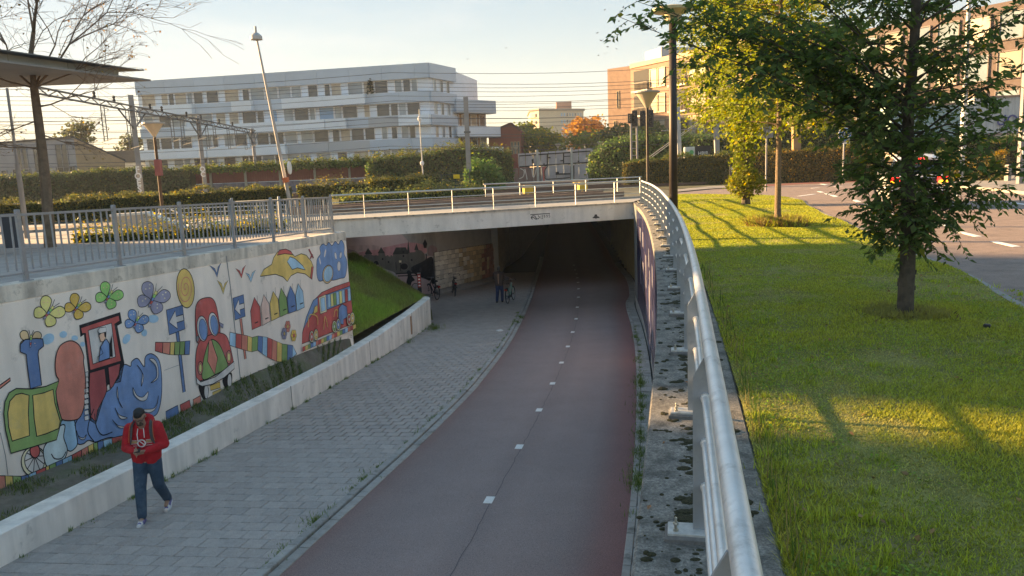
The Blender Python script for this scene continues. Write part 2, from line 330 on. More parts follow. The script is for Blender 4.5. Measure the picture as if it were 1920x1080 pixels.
# ---- cycle path with kerb, dashes
b = MB(); ys = np.linspace(-12, 110, 245); fr = [0, 0.07, 0.2, 0.4, 0.5, 0.6, 0.8, 0.86, 0.93, 1.0]
tint = {0: (0.241, 0.144, 0.130), 0.07: (0.259, 0.186, 0.172), 0.2: (0.282, 0.214, 0.202), 0.4: (0.315, 0.240, 0.225), 0.5: (0.282, 0.214, 0.202), 0.6: (0.315, 0.240, 0.225), 0.8: (0.289, 0.218, 0.205), 0.86: (0.259, 0.180, 0.169), 0.93: (0.265, 0.138, 0.127), 1.0: (0.246, 0.114, 0.106)}
rows = []
for y in ys:
    a, c = leftx(y), wallx(y) - 0.42; rows.append([(a + (c - a) * q, y, zp(y)) for q in fr])
b.grid(rows); path = b.build('cycle_path', ASPH); tag(path, kind='structure')
at = path.data.color_attributes.new('tint', 'FLOAT_COLOR', 'POINT')
at.data.foreach_set('color', np.array([tint[q] + (1,) for y in ys for q in fr], np.float32).ravel())
dash = [(-0.47, 11.0), (0.02, 13.94), (0.51, 16.89), (0.98, 19.85), (1.42, 22.81), (1.84, 25.77), (2.25, 28.73), (2.64, 31.71), (2.96, 34.69), (3.28, 37.67), (3.56, 40.66), (3.8, 43.64), (4.02, 46.63), (4.23, 49.62), (4.4, 52.61), (4.57, 55.6), (-0.95, 8.05), (-1.4, 5.1)]
me = MB().box((0, 0, 0.003), (0.135, 0.30, 0.006)).mesh('lane_dash', LINE)
for x, y in dash:
    link('lane_dash', me, path, (x, y, zp(y) + 0.002), (math.atan2(zp(y + 0.3) - zp(y - 0.3), 0.6), 0, R_(-9)))
crk = MB(); pr = random.Random(4)      # tar seam between the lanes
prev = None
for i in range(150):
    y = 8.2 + i * 0.2; x = float(np.interp(y, [q[1] for q in dash[-1:] + dash[-2:-1] + dash[:14]], [q[0] for q in dash[-1:] + dash[-2:-1] + dash[:14]])) + 0.05 + pr.uniform(-0.015, 0.015)
    if prev: crk.add([(prev[0] - 0.005, prev[1], zp(prev[1]) + 0.0025), (prev[0] + 0.005, prev[1], zp(prev[1]) + 0.0025), (x + 0.005, y, zp(y) + 0.0025), (x - 0.005, y, zp(y) + 0.0025)], [(0, 1, 2, 3)])
    prev = (x, y)
crk.build('tar_seam', mat('tar_seam', (0.11, 0.09, 0.09), 0.8), path)
# ---- walkway bed and pavers
b = MB(); ys = np.linspace(-12, 110, 123); rows = []
def walk_l(y):
    if y <= 32.2: return lowx(y) - 0.05
    return float(np.interp(y, [32.2, 34, 38, 40.36, 43, 47.5, 56, 64, 110], [-4.3, -7.0, -5.4, -4.12, -2.7, -1.1, -0.5, 0.9, 5.5]))
for y in ys: rows.append([(walk_l(y) + (leftx(y) - 0.25 - walk_l(y)) * q, y, zp(y) - 0.05) for q in np.linspace(0, 1, 6)])
b.grid(rows); walk = tag(b.build('walkway', JOINT), kind='structure')
TH = R_(8.5); e1 = np.array([math.sin(TH), math.cos(TH)]); e2 = np.array([math.cos(TH), -math.sin(TH)])
pm = MB().box((0, 0, -0.03), (0.290, 0.289, 0.06), bev=0.006).mesh('paver', PAVE)
far = MB(); count = 0; T = 0.30; cand = []
for i in range(int(4 / T), int(52 / T)):
    base = e1 * (i * T); a = None
    # ends of the row along e2
    lo, hi = -12.0, 4.0
    for _ in range(24):
        q = base + e2 * lo; lo += (walk_l(q[1]) + 0.01 - q[0]) / e2[0]
        q = base + e2 * hi; hi += (leftx(q[1]) - 0.30 - q[0]) / e2[0]
    off = (T / 2 if i % 2 else 0.0); k0 = math.floor((lo - off) / T); k = k0
    while off + k * T < hi:
        s0, s1 = max(off + k * T, lo), min(off + (k + 1) * T, hi); k += 1
        if s1 - s0 < 0.04: continue
        q = base + e2 * ((s0 + s1) / 2); cand.append((q[0], q[1], (s1 - s0) / T))
cand.sort(key=lambda c: c[1] if c[1] > 8.0 else 500 + c[1])
for c in cand:
    x, y, sx = c; z = zp(y) + random.uniform(-0.003, 0.003)
    tilt = math.atan2(zp(y + 0.3) - zp(y - 0.3), 0.6)
    if count < 300 and y > 8.0 and -6.9 < x:
        link('paver', pm, walk, (x, y, z), (tilt + random.gauss(0, 0.006), random.gauss(0, 0.006), -TH), (sx, 1, 1)); count += 1
    else:
        ca, sa = math.cos(-TH), math.sin(-TH); hx, hy = 0.145 * sx, 0.1445; vs = []
        dz = random.uniform(-0.003, 0.003)
        for (a, e, zz) in ((hx, hy, -0.045), (hx - 0.008, hy - 0.008, 0.0)):
            for px, py in ((-a, -e), (a, -e), (a, e), (-a, e)):
                X = x + px * ca - py * sa; Y = y + px * sa + py * ca; vs.append((X, Y, zp(Y) + zz + dz))
        far.add(vs, [(4, 5, 6, 7), (0, 1, 5, 4), (1, 2, 6, 5), (2, 3, 7, 6), (3, 0, 4, 7)])
tag(far.build('far_pavers', PAVEF, walk), kind='stuff')
# ---- kerb between walkway and path: upright stones and a flat gutter band
kp = MB().box((0, 0, 0), (0.13, 0.985, 0.20), bev=0.012).mesh('kerb_stone', KERB)
gp = MB().box((0, 0, 0), (0.15, 0.985, 0.10), bev=0.006).mesh('gutter_stone', KERB)
y = 5.0
kerb_e = tag(empty('kerb', (leftx(9), 9, zp(9)), label=None), kind='structure')
while y < 62:
    a = math.atan2(leftx(y + 0.5) - leftx(y - 0.5), 1.0); t = math.atan2(zp(y + 0.5) - zp(y - 0.5), 1.0)
    link('kerb_stone', kp, kerb_e, (leftx(y) - 0.235, y, zp(y) - 0.055 + random.uniform(-0.004, 0.004)), (t, 0, -a + random.gauss(0, 0.004)))
    link('gutter_stone', gp, kerb_e, (leftx(y) - 0.088, y, zp(y) - 0.047 + random.uniform(-0.003, 0.003)), (t, 0, -a))
    y += 1.0 * math.cos(a)
# right-hand edge strip: kerb stones and a row of small slabs to the wall
y = 5.0; ks = MB().box((0, 0, 0), (0.10, 0.985, 0.16), bev=0.008).mesh('edge_kerb_stone', KERB); ss = MB().box((0, 0, 0), (0.29, 0.49, 0.06), bev=0.005).mesh('edge_slab', KERB)
kerb_r = tag(empty('edge_strip', (wallx(9) - 0.3, 9, zp(9))), kind='structure')
while y < 56:
    a = math.atan2(wallx(y + 0.5) - wallx(y - 0.5), 1.0); t = math.atan2(zp(y + 0.5) - zp(y - 0.5), 1.0)
    link('kerb_stone', ks, kerb_r, (wallx(y) - 0.37, y, zp(y) - 0.045), (t, 0, -a))
    for d in (-0.25, 0.25):
        yy = y + d * math.cos(a)
        link('edge_slab', ss, kerb_r, (wallx(yy) - 0.165, yy, zp(yy) + 0.0 + random.uniform(-0.008, 0.008)), (t, random.gauss(0, 0.01), -a + random.gauss(0, 0.01)))
    y += 1.0 * math.cos(a)
b = MB(); b.grid([[(wallx(y) - 0.45, y, zp(y) - 0.02), (wallx(y) + 0.05, y, zp(y) - 0.02)] for y in np.linspace(-12, 110, 123)])
b.build('edge_bed', JOINT, kerb_r)
# ---- low white wall along the walkway
b = MB(); ys = list(np.linspace(-12, 31.6, 110)); prof = []
def nrm2(fx, y): a = math.atan2(fx(y + 0.3) - fx(y - 0.3), 0.6); return math.cos(a), -math.sin(a)
rows = []
for y in ys:
    nx, ny = nrm2(lowx, y); x = lowx(y); zt = lowtop(y); zb = zp(y) - 0.3; W_ = 0.36
    rows.append([(x, y, zb), (x, y, zt - 0.015), (x - nx * 0.015, y - ny * 0.015, zt), (x - nx * (W_ - 0.015), y - ny * (W_ - 0.015), zt), (x - nx * W_, y - ny * W_, zt - 0.015), (x - nx * W_, y - ny * W_, zb)])
x, y = lowx(31.6), 31.6; nx, ny = nrm2(lowx, 31.6); cx, cy = x - nx * 0.5, y - ny * 0.5
for k in range(1, 13):                                   # rounded end turning back to the left
    a = math.pi * 0.62 * k / 12; ca, sa = math.cos(a), math.sin(a); px, py = nx * ca - ny * sa, nx * sa + ny * ca
    zt = lowtop(32) + 0.0; zb = zp(32) - 0.3
    R1, R2 = 0.5, 0.14
    rows.append([(cx + px * R1, cy + py * R1, zb), (cx + px * R1, cy + py * R1, zt - 0.015), (cx + px * (R1 - 0.015), cy + py * (R1 - 0.015), zt), (cx + px * (R2 + 0.015), cy + py * (R2 + 0.015), zt), (cx + px * R2, cy + py * R2, zt - 0.015), (cx + px * R2, cy + py * R2, zb)])
b.grid(rows); lw = b.build('low_wall', WHITEW, None); tag(lw, 'low white concrete wall running along the grey paved walkway', 'wall')
LASTROW = rows[-1]
nx, ny = nrm2(lowx, 28.9); b = MB()
for yy, h in ((28.9, 0.0), (24.0, 0.0), (18.0, 0.0)):
    nx, ny = nrm2(lowx, yy); b.box((lowx(yy) + nx * 0.001, yy + ny * 0.001, (lowtop(yy) + zp(yy)) / 2), (0.006, 0.02, lowtop(yy) - zp(yy)), -R_(8))
b.build('wall_joint', mat('joint_dark', (0.06, 0.055, 0.05), 0.9), lw)
pl = MB(); nx, ny = nrm2(lowx, 28.75); yy = 28.75
pl.box((lowx(yy) + 0.004, yy, lowtop(yy) - 0.45), (0.008, 0.16, 0.7), -R_(9)); pl.build('rust_streak', mat('orange_rust', (0.42, 0.21, 0.10), 0.8, var=0.3, scale=12), lw)
# ---- mural wall
def zbase(u): return float(np.interp(u, [-14, -0.5, 2.1, 3.5, 5.8, 8.8, 12.2], [-2.0, -2.68, -2.86, -2.86, -2.78, -2.9, -3.12]))
b = MB(); us = list(np.linspace(MU0, MU1, 40)); rows = []
for u in us:
    p = mw(u); zt = plaza_z(p[1]) ; F = lambda off, z: tuple(mw(u, off)[:2]) + (z,)
    rows.append([F(0, zbase(u) - 0.4), F(0, zt - 0.285), F(-0.012, zt - 0.28), F(-0.012, zt - 0.262), F(0.0, zt - 0.257), F(0, zt - 0.01), F(-0.01, zt), F(-0.30, zt), F(-0.30, zbase(u) - 0.4)])
b.mi = 0; b.grid(rows)
for r_ in (rows[0], rows[-1]): b.add(r_, [tuple(range(9))])
mural = b.build('mural_wall', MURALW); tag(mural, 'retaining wall painted with a bright cartoon mural of train, cars and butterflies', 'wall')
cp = MB()                                                # bare weathered concrete top course, a little proud
rows = []
for u in us:
    p = mw(u); zt = plaza_z(p[1]); F = lambda off, z: tuple(mw(u, off)[:2]) + (z,)
    rows.append([F(0.0035, zt - 0.255), F(0.0035, zt - 0.008), F(-0.008, zt + 0.004), F(-0.297, zt + 0.004)])
cp.grid(rows); cp.build('top_course', mat('top_course_concrete', (0.66, 0.60, 0.52), 0.9, var=0.18, scale=4, bump=0.3, bscale=50, streak=0.3, dirt=(0.17, 0.145, 0.11), dirtamt=0.3, dirtscale=4), mural)
# ---- bank of soil between low wall and mural wall, grass bank beside the underpass
b = MB(); rows = []; BANK = []
for y in np.linspace(-10, 23.6, 90):
    nx, ny = nrm2(lowx, y); x0, y0 = lowx(y) - nx * 0.34, y - ny * 0.34
    u = float(np.array([x0 - MA[0], y0 - MA[1], 0]) @ MD); q = mw(u, 0.0)
    q = mw(min(u + 0.6, 12.2), -0.02); r = []
    for t in np.linspace(0, 1, 7): r.append((x0 + (q[0] - x0) * t, y0 + (q[1] - y0) * t, (lowtop(y) - 0.07) * (1 - t) + zbase(u) * t + 0.05 * math.sin(3 * y) * t * (1 - t)))
    rows.append(r)
b.grid(rows); tag(b.build('soil_bank', SOIL), kind='structure'); SOILROWS = np.array(rows)
c00, c01, c11, c10 = np.array([-5.05, 23.3, -3.2]), np.array([-3.62, 32.3, -3.5]), np.array([-6.9, 33.9, -1.72]), np.array([-8.8, 27.0, -1.2])
def mound(s, t):
    p = c00 * (1 - s) * (1 - t) + c01 * s * (1 - t) + c11 * s * t + c10 * (1 - s) * t
    y = p[1]
    if t < 0.02 and y < 32.0: nx, ny = nrm2(lowx, y); p[0] = lowx(y) - nx * 0.34
    p[2] += 0.12 * math.sin(math.pi * s) * math.sin(math.pi * t); return p
MG = [[mound(s, t) for t in np.linspace(0, 1, 13)] for s in np.linspace(0, 1, 25)]
b = MB(); b.grid(MG); b.grid([[p, p + np.array([0.1, 0.5, -0.7]), p + np.array([0.2, 0.9, -3.2])] for p in MG[-1]]); tag(b.build('grass_bank', LAWN), kind='structure')
# ---- right-hand retaining wall, coping
b = MB(); rows = []; ys = np.linspace(-12, 34.9, 150)
for y in ys:
    nx, ny = nrm2(wallx, y); x = wallx(y); P = lambda o, z: (x + nx * o, y + ny * o, z)
    rows.append([P(0.03, zp(y) - 0.4), P(0.03, -0.16)])
b.grid(rows); rw = b.build('retaining_wall', CONC); tag(rw, 'curved retaining wall with dark blue tiles and mossy concrete coping beside the cycle path', 'wall')
b = MB(); rows = []
for y in ys:
    nx, ny = nrm2(wallx, y); x = wallx(y); P = lambda o, z: (x + nx * o, y + ny * o, z)
    rows.append([P(0.03, -0.16), P(0.0, -0.155), P(0.0, -0.012), P(0.012, 0.0), P(0.30, 0.004), P(0.68, 0.0), P(0.70, -0.02), P(0.70, -0.3)])
b.grid(rows); b.build('coping', COPM, rw)
# tiles on its face
tb = [mat('tile_blue', (0.025, 0.03, 0.085), 0.22, var=0.2, scale=5, objvar=0.35), mat('tile_violet', (0.07, 0.055, 0.10), 0.22, var=0.2, scale=5, objvar=0.3), mat('tile_pale', (0.30, 0.33, 0.33), 0.25, var=0.1, scale=5, objvar=0.1), mat('tile_white', (0.30, 0.30, 0.36), 0.25, var=0.1)]
tw, thh = 0.62, 0.56; tms = [MB().box((0, 0, 0), (0.02, tw - 0.014, thh - 0.014)).mesh('tile', m) for m in tb]
y = 34.45; c = 0
stripe = {5: 0, 8: 0, 11: 1, 12: 1, 15: 0}
while y > 12.2:
    a = math.atan2(wallx(y + 0.3) - wallx(y - 0.3), 0.6); nx, ny = math.cos(a), -math.sin(a); z = -0.17 - thh / 2; r = 0
    while z - thh / 2 > zp(y) + 0.02:
        k = 2 if c < 4 else (1 if (c * 7 + r * 3) % 5 == 0 else 0)
        if c in (7, 10, 14, 19, 20, 25) and 1 <= r <= 5 and (c + r) % 3: k = 3
        link('tile', tms[k], rw, (wallx(y) + nx * 0.018, y + ny * 0.018, z), (0, 0, -a)); z -= thh; r += 1
    y -= tw * math.cos(a); c += 1
# ---- bridge over the underpass
ZB = -0.73
br = empty('bridge', tuple(bp(BLEN / 2)), label='low concrete bridge crossing over the cycle path, its fascia stamped 1995', cat='bridge')
FASC = mat('fascia_concrete', (0.78, 0.73, 0.68), 0.88, var=0.10, scale=1.2, bump=0.15, bscale=40, streak=0.10, dirt=(0.24, 0.22, 0.20), dirtamt=0.10, dirtscale=3.0)
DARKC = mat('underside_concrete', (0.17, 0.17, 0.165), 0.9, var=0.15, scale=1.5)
b = MB(); F0, F1 = -5.0, BLEN + 0.04
b.add([bp(F0, 0, ZB), bp(F1, 0, ZB), bp(F1, 0, -0.03), bp(F0, 0, -0.03), bp(F0, 0.35, ZB), bp(F1, 0.35, ZB), bp(F1, 0.35, -0.03), bp(F0, 0.35, -0.03)], [(0, 1, 2, 3), (5, 4, 7, 6), (3, 2, 6, 7), (1, 0, 4, 5), (0, 3, 7, 4), (2, 1, 5, 6)])
b.build('fascia', FASC, br)
b = MB(); b.add([bp(F0, -0.06, -0.03), bp(F1, -0.06, -0.03), bp(F1, -0.06, 0.035), bp(F0, -0.06, 0.035), bp(F0, 0.5, -0.03), bp(F1, 0.5, -0.03), bp(F1, 0.5, 0.035), bp(F0, 0.5, 0.035)], [(0, 1, 2, 3), (5, 4, 7, 6), (3, 2, 6, 7), (1, 0, 4, 5), (0, 3, 7, 4), (2, 1, 5, 6)])
b.build('edge_course', mat('edge_course_concrete', (0.40, 0.37, 0.33), 0.9, var=0.25, scale=6, dirt=(0.10, 0.10, 0.07), dirtamt=0.5, dirtscale=4), br)
b = MB(); z0, z1 = ZB + 0.02, -0.07; 
for q in ([bp(F0, 0.352), bp(F1 + 8, 0.352), bp(F1 + 8, SL0), bp(F0, SL0)], [bp(F0, SL0), bp(SLA, SL0), bp(SLA, SL1), bp(F0, SL1)], [bp(SLB_, SL0), bp(F1 + 8, SL0), bp(F1 + 8, SL1), bp(SLB_, SL1)], [bp(F0, SL1), bp(F1 + 8, SL1), np.array([26, 112, 0]), np.array([-8, 112, 0])]):
    b.add([(p[0], p[1], z0) for p in q] + [(p[0], p[1], z1) for p in q], [(3, 2, 1, 0), (4, 5, 6, 7), (0, 1, 5, 4), (1, 2, 6, 5), (2, 3, 7, 6), (3, 0, 4, 7)])
b.build('deck_slab', DARKC, br)
# underpass side walls
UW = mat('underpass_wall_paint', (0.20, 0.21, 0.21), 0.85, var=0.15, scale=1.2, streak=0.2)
uw = empty('underpass_walls', (0, 45, -5), label='dark side walls lining the underpass beneath the bridge', cat='wall')
def strip_wall(pts, z0, z1, name, m, par, th=0.3):
    b = MB()
    for (p, q) in zip(pts[:-1], pts[1:]):
        p = np.array(p); q = np.array(q); d = (q - p) / np.linalg.norm(q - p); n = np.array([-d[1], d[0]]) * th
        b.prism([tuple(p), tuple(q), tuple(q + n), tuple(p + n)], z0, z1)
    return b.build(name, m, par)
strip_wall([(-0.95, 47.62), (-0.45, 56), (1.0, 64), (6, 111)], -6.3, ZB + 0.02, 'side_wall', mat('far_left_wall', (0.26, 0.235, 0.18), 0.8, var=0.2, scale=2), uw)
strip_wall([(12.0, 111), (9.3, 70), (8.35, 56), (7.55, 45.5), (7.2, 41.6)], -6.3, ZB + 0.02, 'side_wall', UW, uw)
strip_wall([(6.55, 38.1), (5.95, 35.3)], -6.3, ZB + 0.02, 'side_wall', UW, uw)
strip_wall([(16, 111.5), (-2, 111.5)], -6.3, ZB + 0.02, 'end_wall', UW, uw)  # added wall, closes the far end to keep the underpass dark
cm = MB().box((0, 0, -3.1), (0.16, 0.35, 4.7)).mesh('column', mat('column_ochre', (0.34, 0.29, 0.13), 0.8, var=0.15, scale=2))
for i in range(12):
    y = 44.0 + i * 2.2; link('column', cm, uw, (wallx(y) + 0.12, y, 0), (0, 0, R_(-8)))
cb = MB().box((0, 0, -3.1), (0.5, 1.4, 4.7)).mesh('pier', mat('pier_paint', (0.45, 0.42, 0.2), 0.8, var=0.15, scale=1.5))
link('pier', cb, uw, (wallx(41.2) + 0.3, 41.2, 0), (0, 0, R_(-8)))
b = MB(); b.grid([[(-13, y, zp(y) - 0.12), (14, y, zp(y) - 0.12)] for y in np.linspace(30, 112, 40)]); tag(b.build('underpass_floor', JOINT), kind='structure')
b = MB(); b.grid([[(lowx(min(y, 32)) - 0.2, y, lowtop(min(y, 32)) - 0.22), (lowx(min(y, 32)) - 4, y, lowtop(min(y, 32)) - 0.15)] for y in np.linspace(20, 34, 12)]); tag(b.build('bank_base', SOIL), kind='structure')
# ---- paved surfaces at street level
b = MB(); ys = np.linspace(-14, 26, 50); rows = []
for y in ys:
    u = (y - MA[1]) / MD[1]; e = mw(u, -0.305) if u < MU1 else np.array([-5.6 - (y - 23.5) * 0.55, y, 0])
    rows.append([(-120, y, plaza_z(y) - 0.012), (-40, y, plaza_z(y) - 0.012), (e[0], e[1], plaza_z(y) - 0.012)])
b.grid(rows); e = bp(-3.6, 0.0)
b.add([(-120, 26, 0.002), (-7.0, 26, 0.002), (e[0], e[1], 0.002), (-20, 35.5, 0.002), (-120, 38, 0.002)], [(0, 1, 2, 3, 4)])
plz = tag(b.build('plaza', PLAZA), kind='structure')
# footpath over the bridge, with kerb and a ballast bed for the tracks behind
flat('bridge_footpath', [tuple(bp(-40, 0.5)[:2]), tuple(bp(BLEN + 0.3, 0.5)[:2]), tuple(bp(BLEN + 2.5, 3.2)[:2]), tuple(bp(-40, 3.2)[:2])], 0.012, mat('footpath_grey', (0.30, 0.30, 0.29), 0.9, var=0.1, scale=2))
b = MB(); b.bar(bp(-40, 3.3, 0.05), bp(BLEN + 3, 3.3, 0.05), 0.18, 0.12); tag(b.build('footpath_kerb', KERB), kind='structure')
b = MB(); b.bar(bp(SLA - 0.1, SL0 - 0.1, 0.14), bp(SLB_ + 0.1, SL0 - 0.1, 0.14), 0.2, 0.4); b.bar(bp(SLA - 0.1, SL1 + 0.1, 0.14), bp(SLB_ + 0.1, SL1 + 0.1, 0.14), 0.2, 0.4); b.build('slot_kerb', mat('slot_kerb_brown', (0.22, 0.16, 0.13), 0.9, var=0.2, scale=3), br)
flat('access_road', [tuple(bp(-40, 3.4)[:2]), tuple(bp(SLA - 0.3, 3.4)[:2]), tuple(bp(SLA - 0.3, 7.5)[:2]), tuple(bp(-40, 7.5)[:2])], 0.006, mat('brown_gravel', (0.20, 0.15, 0.115), 0.95, var=0.25, scale=4))
flat('track_bed', [(-220, 50), (-3, 47), (12, 58), (140, 62), (140, 79), (-220, 79)], 0.008, BALL)
# lawn
RE = spline([(40.5, 9.2), (39, 10.6), (37.2, 11.9), (34.5, 12.45), (31.9, 12.04), (26, 10.35), (17.78, 8.4), (14.0, 7.43), (11.61, 6.9), (8.96, 6.07), (4, 4.6), (0, 3.5), (-8, 1.3)], 120)[::-1]
def roadx(y): return float(np.interp(y, RE[:, 0], RE[:, 1]))
b = MB(); rows = []
for y in np.linspace(-8, 40.4, 120):
    a = (wallx(y) + 0.71) if y < 34.8 else float(np.interp(y, [34.8, 37, 40.5], [6.35, 7.2, 8.9])); c = roadx(y)
    rows.append([(a + (c - a) * t, y, 0.0 + 0.05 * math.sin(math.pi * t) + 0.02 * math.sin(y * 1.3 + 5 * t)) for t in np.linspace(0, 1, 10)])
b.grid(rows); tag(b.build('lawn', LAWN), kind='structure'); LAWNROWS = np.array(rows)
# road sheets at the right
rd = tag(MB().add([(x, y, -0.02) for y, x in [(p[0], p[1]) for p in RE[::4]]] + [(9, 43, -0.02), (10.2, 48.8, -0.02), (60, 54, -0.02), (90, 30, -0.02), (60, -8, -0.02)], [tuple(range(len(RE[::4]) + 5))]).build('road', ROADM), kind='structure')
kb = MB()
for i in range(len(RE) - 1): kb.bar((RE[i][1] + 0.03, RE[i][0], -0.025), (RE[i + 1][1] + 0.03, RE[i + 1][0], -0.025), 0.10, 0.03)
tag(kb.build('lawn_kerb', KERB), kind='structure')
def mark(p, q, w=0.12):
    b = MB(); b.bar(tuple(p[:2]) + (-0.015,), tuple(q[:2]) + (-0.015,), w, 0.006); return b.build('lane_mark', LINE, rd)
for px, py, qx, qy in [(1498, 368, 1527, 364), (1535, 359, 1543, 361), (1549, 363, 1556, 365), (1560, 366, 1569, 369), (1602, 375, 1611, 379), (1624, 383, 1638, 387), (1540, 345, 1550, 347), (1522, 353, 1536, 352), (1565, 350, 1579, 349), (1757, 417, 1783, 426), (1799, 435, 1835, 444), (1863, 453, 1907, 463), (1853, 374, 1876, 378), (1897, 380, 1925, 384), (1660, 396, 1678, 402), (1792, 366, 1800, 367)]:
    mark(at_z(px, py, -0.02), at_z(qx, qy, -0.02), 0.14 if py > 400 else 0.18)
flat('cycle_lane', [tuple(at_z(x, y, 0)[:2]) for x, y in [(1405, 351), (1500, 345), (1600, 341), (1660, 341), (1660, 336.5), (1560, 337), (1490, 340), (1430, 343)]], -0.012, REDCY)
flat('far_pavement', [(10.1, 48.9), (12.6, 48.4), (16.0, 50.5), (21, 51.5), (60, 53), (60, 56), (10.4, 58)], -0.006, mat('verge', (0.09, 0.09, 0.045), 0.95, var=0.3, scale=2))
sp = [at_z(x, y, 0)[:2] for x, y in [(1790, 352), (1850, 356), (1922, 364), (1990, 372)]]
b = MB(); b.prism([tuple(p) for p in sp] + [(60, 32), (60, 48), (27, 47), (23, 43)], -0.03, 0.10); tag(b.build('corner_pavement', SIDEW), kind='structure')
flat('kerb_apron', [tuple(at_z(x, y, 0)[:2]) for x, y in [(1262, 361), (1330, 354.5), (1408, 351), (1405, 347), (1330, 350), (1262, 357)]], 0.03, SIDEW)
# ================================================================== RAILINGS AND FENCES
def tube_between(name, p, q, r, m, par, n=8):
    b = MB(); b.tube([p, q], r, n); return b.build(name, m, par, smooth=False)
# ---- tubular railing along the right-hand wall
RO = 0.37
def rail_pt(y, z, o=RO): nx, ny = nrm2(wallx, y); return np.array([wallx(y) + nx * o, y + ny * o, z])
rl = empty('railing', tuple(rail_pt(3.7, 0)), label='galvanised steel tube railing curving along the right-hand wall top', cat='railing')
ysr = [1.85]
while ysr[-1] < 33.8:
    y = ysr[-1]; a = math.atan2(wallx(y + 0.5) - wallx(y - 0.5), 1); ysr.append(y + 1.9 * math.cos(a))
ysr[-1] = 34.6
ypre = [-3.85, -1.95, -0.05]
for i, (ya, yb) in enumerate(zip((ypre + ysr)[:-1], (ypre + ysr)[1:])):
    for nm, z, r, n in (('handrail', 0.965, 0.035, 24), ('middle_rail', 0.74, 0.0185, 10), ('middle_rail', 0.51, 0.0185, 10), ('middle_rail', 0.28, 0.0185, 10)):
        b = MB()
        b.tube([rail_pt(y, z, RO if nm == 'handrail' else RO - 0.025) for y in np.linspace(ya, yb, 7)], r, n, cap=False); b.build(nm, GALV, rl, smooth=True)
        if nm == 'handrail' and i % 3 == 1: b = MB(); q0 = rail_pt(yb - 0.3, z); q1 = rail_pt(yb - 0.296, z); b.tube([q0, q1], r + 0.0012, n, cap=False); b.build('weld_seam', GALVD, rl)
pst = MB()                                              # flat blade post, wide across the rail, chamfered head under the handrail
prof = [(-0.085, 0.035), (0.045, 0.035), (0.045, 0.86), (0.02, 0.935), (-0.035, 0.935), (-0.085, 0.84)]
pst.add([(x, -0.007, z) for x, z in prof] + [(x, 0.007, z) for x, z in prof], [tuple(range(6)), tuple(range(11, 5, -1))] + [(i, 6 + i, 6 + (i + 1) % 6, (i + 1) % 6) for i in range(6)])
pst.box((-0.02, 0, 0.04), (0.12, 0.04, 0.012)); pm_ = pst.mesh('post', GALVD)
plm = MB().box((-0.10, 0, 0.043), (0.22, 0.13, 0.014), bev=0.004).mesh('base_plate', mat('plate_zinc', (0.52, 0.52, 0.50), 0.55, 0.3, var=0.2, scale=18, dirt=(0.34, 0.27, 0.2), dirtamt=0.3, dirtscale=14))
pad = MB().box((-0.10, 0, 0.018), (0.25, 0.165, 0.036), bev=0.012).mesh('mortar_pad', mat('mortar', (0.16, 0.155, 0.15), 0.95, var=0.3, scale=25))
blt = MB().lathe([(0.014, 0.05), (0.014, 0.062), (0.0075, 0.062), (0.0075, 0.085), (0.004, 0.09)], n=6).mesh('bolt', mat('bolt_zinc', (0.5, 0.47, 0.40), 0.35, 0.9, var=0.2, scale=60))
clm = MB().lathe([(0.019, -0.012), (0.025, -0.012), (0.025, 0.012), (0.019, 0.012)], n=10, axis='y').mesh('rail_collar', GALV)
for y in ypre[1:] + ysr:
    a = -math.atan2(wallx(y + 0.3) - wallx(y - 0.3), 0.6); p = rail_pt(y, 0.0, RO)
    P = link('post', pm_, rl, tuple(p), (0, 0, a)); ca, sa = math.cos(a), math.sin(a)
    link('mortar_pad', pad, rl, tuple(p), (0, 0, a)); B = link('base_plate', plm, rl, tuple(p), (0, 0, a))
    for dx, dy in ((-0.17, 0.034), (-0.17, -0.036)):
        link('bolt', blt, B, (p[0] + dx * ca - dy * sa, p[1] + dx * sa + dy * ca, 0.0), (random.uniform(-.05, .05), 0, a))
    if y < 14:
        for z in (0.74, 0.51, 0.28):
            for dy in (-0.02,): link('rail_collar', clm, P, (p[0] - 0.025 * ca - dy * sa, p[1] - 0.025 * sa + dy * ca, z), (0, 0, a))
# ---- moss cushions and grit on the coping
MOSS = mat('moss', (0.045, 0.042, 0.02), 1.0, var=0.6, scale=70, bump=1.0, bscale=150)
b = MB(); mr = random.Random(11)
for i in range(1100):
    y = 2.6 + (mr.random() ** 1.7) * 20; o = mr.choice([mr.uniform(0.02, 0.6), mr.uniform(0.2, 0.5), mr.uniform(0.25, 0.45)])
    nx, ny = nrm2(wallx, y); s = mr.choice([0.005, 0.007, 0.009, 0.012, 0.016, 0.024, 0.034]) * (1.4 if o > 0.25 else 1.0)
    for k in range(mr.choice([1, 1, 2, 3]) if s > 0.012 else 1):
        c = (wallx(y) + nx * o + mr.gauss(0, s), y + ny * o + mr.gauss(0, s), 0.003)
        b.sphere(c, (s * mr.uniform(0.7, 1.5), s * mr.uniform(0.6, 1.1), min(s * mr.uniform(0.3, 0.6), 0.014)), 7, 4)
tag(b.build('moss_cushions', MOSS, rw, smooth=False), kind='stuff')
lf = mat('dry_leaf', (0.36, 0.16, 0.07), 0.8, var=0.3, scale=30)
for (px, py, s) in ((1217, 951, 0.035), (1287, 717, 0.03), (1245, 830, 0.02)):
    p = at_z(px, py, 0.012); b = MB(); b.add([(-s, 0, 0), (0, -s * 0.35, 0.006), (s, 0, 0.002), (0, s * 0.4, 0.008)], [(0, 1, 2, 3)]); o = b.build('fallen_leaf', lf); o.location = p; o.rotation_euler = (0, 0, px)
    tag(o, {1217: 'curled brown fallen leaf on the coping nearest the camera', 1287: 'small brown fallen leaf on the coping beside a rail post', 1245: 'tiny brown leaf scrap on the mossy coping'}[px], 'leaf', 'fallen leaves on the coping')
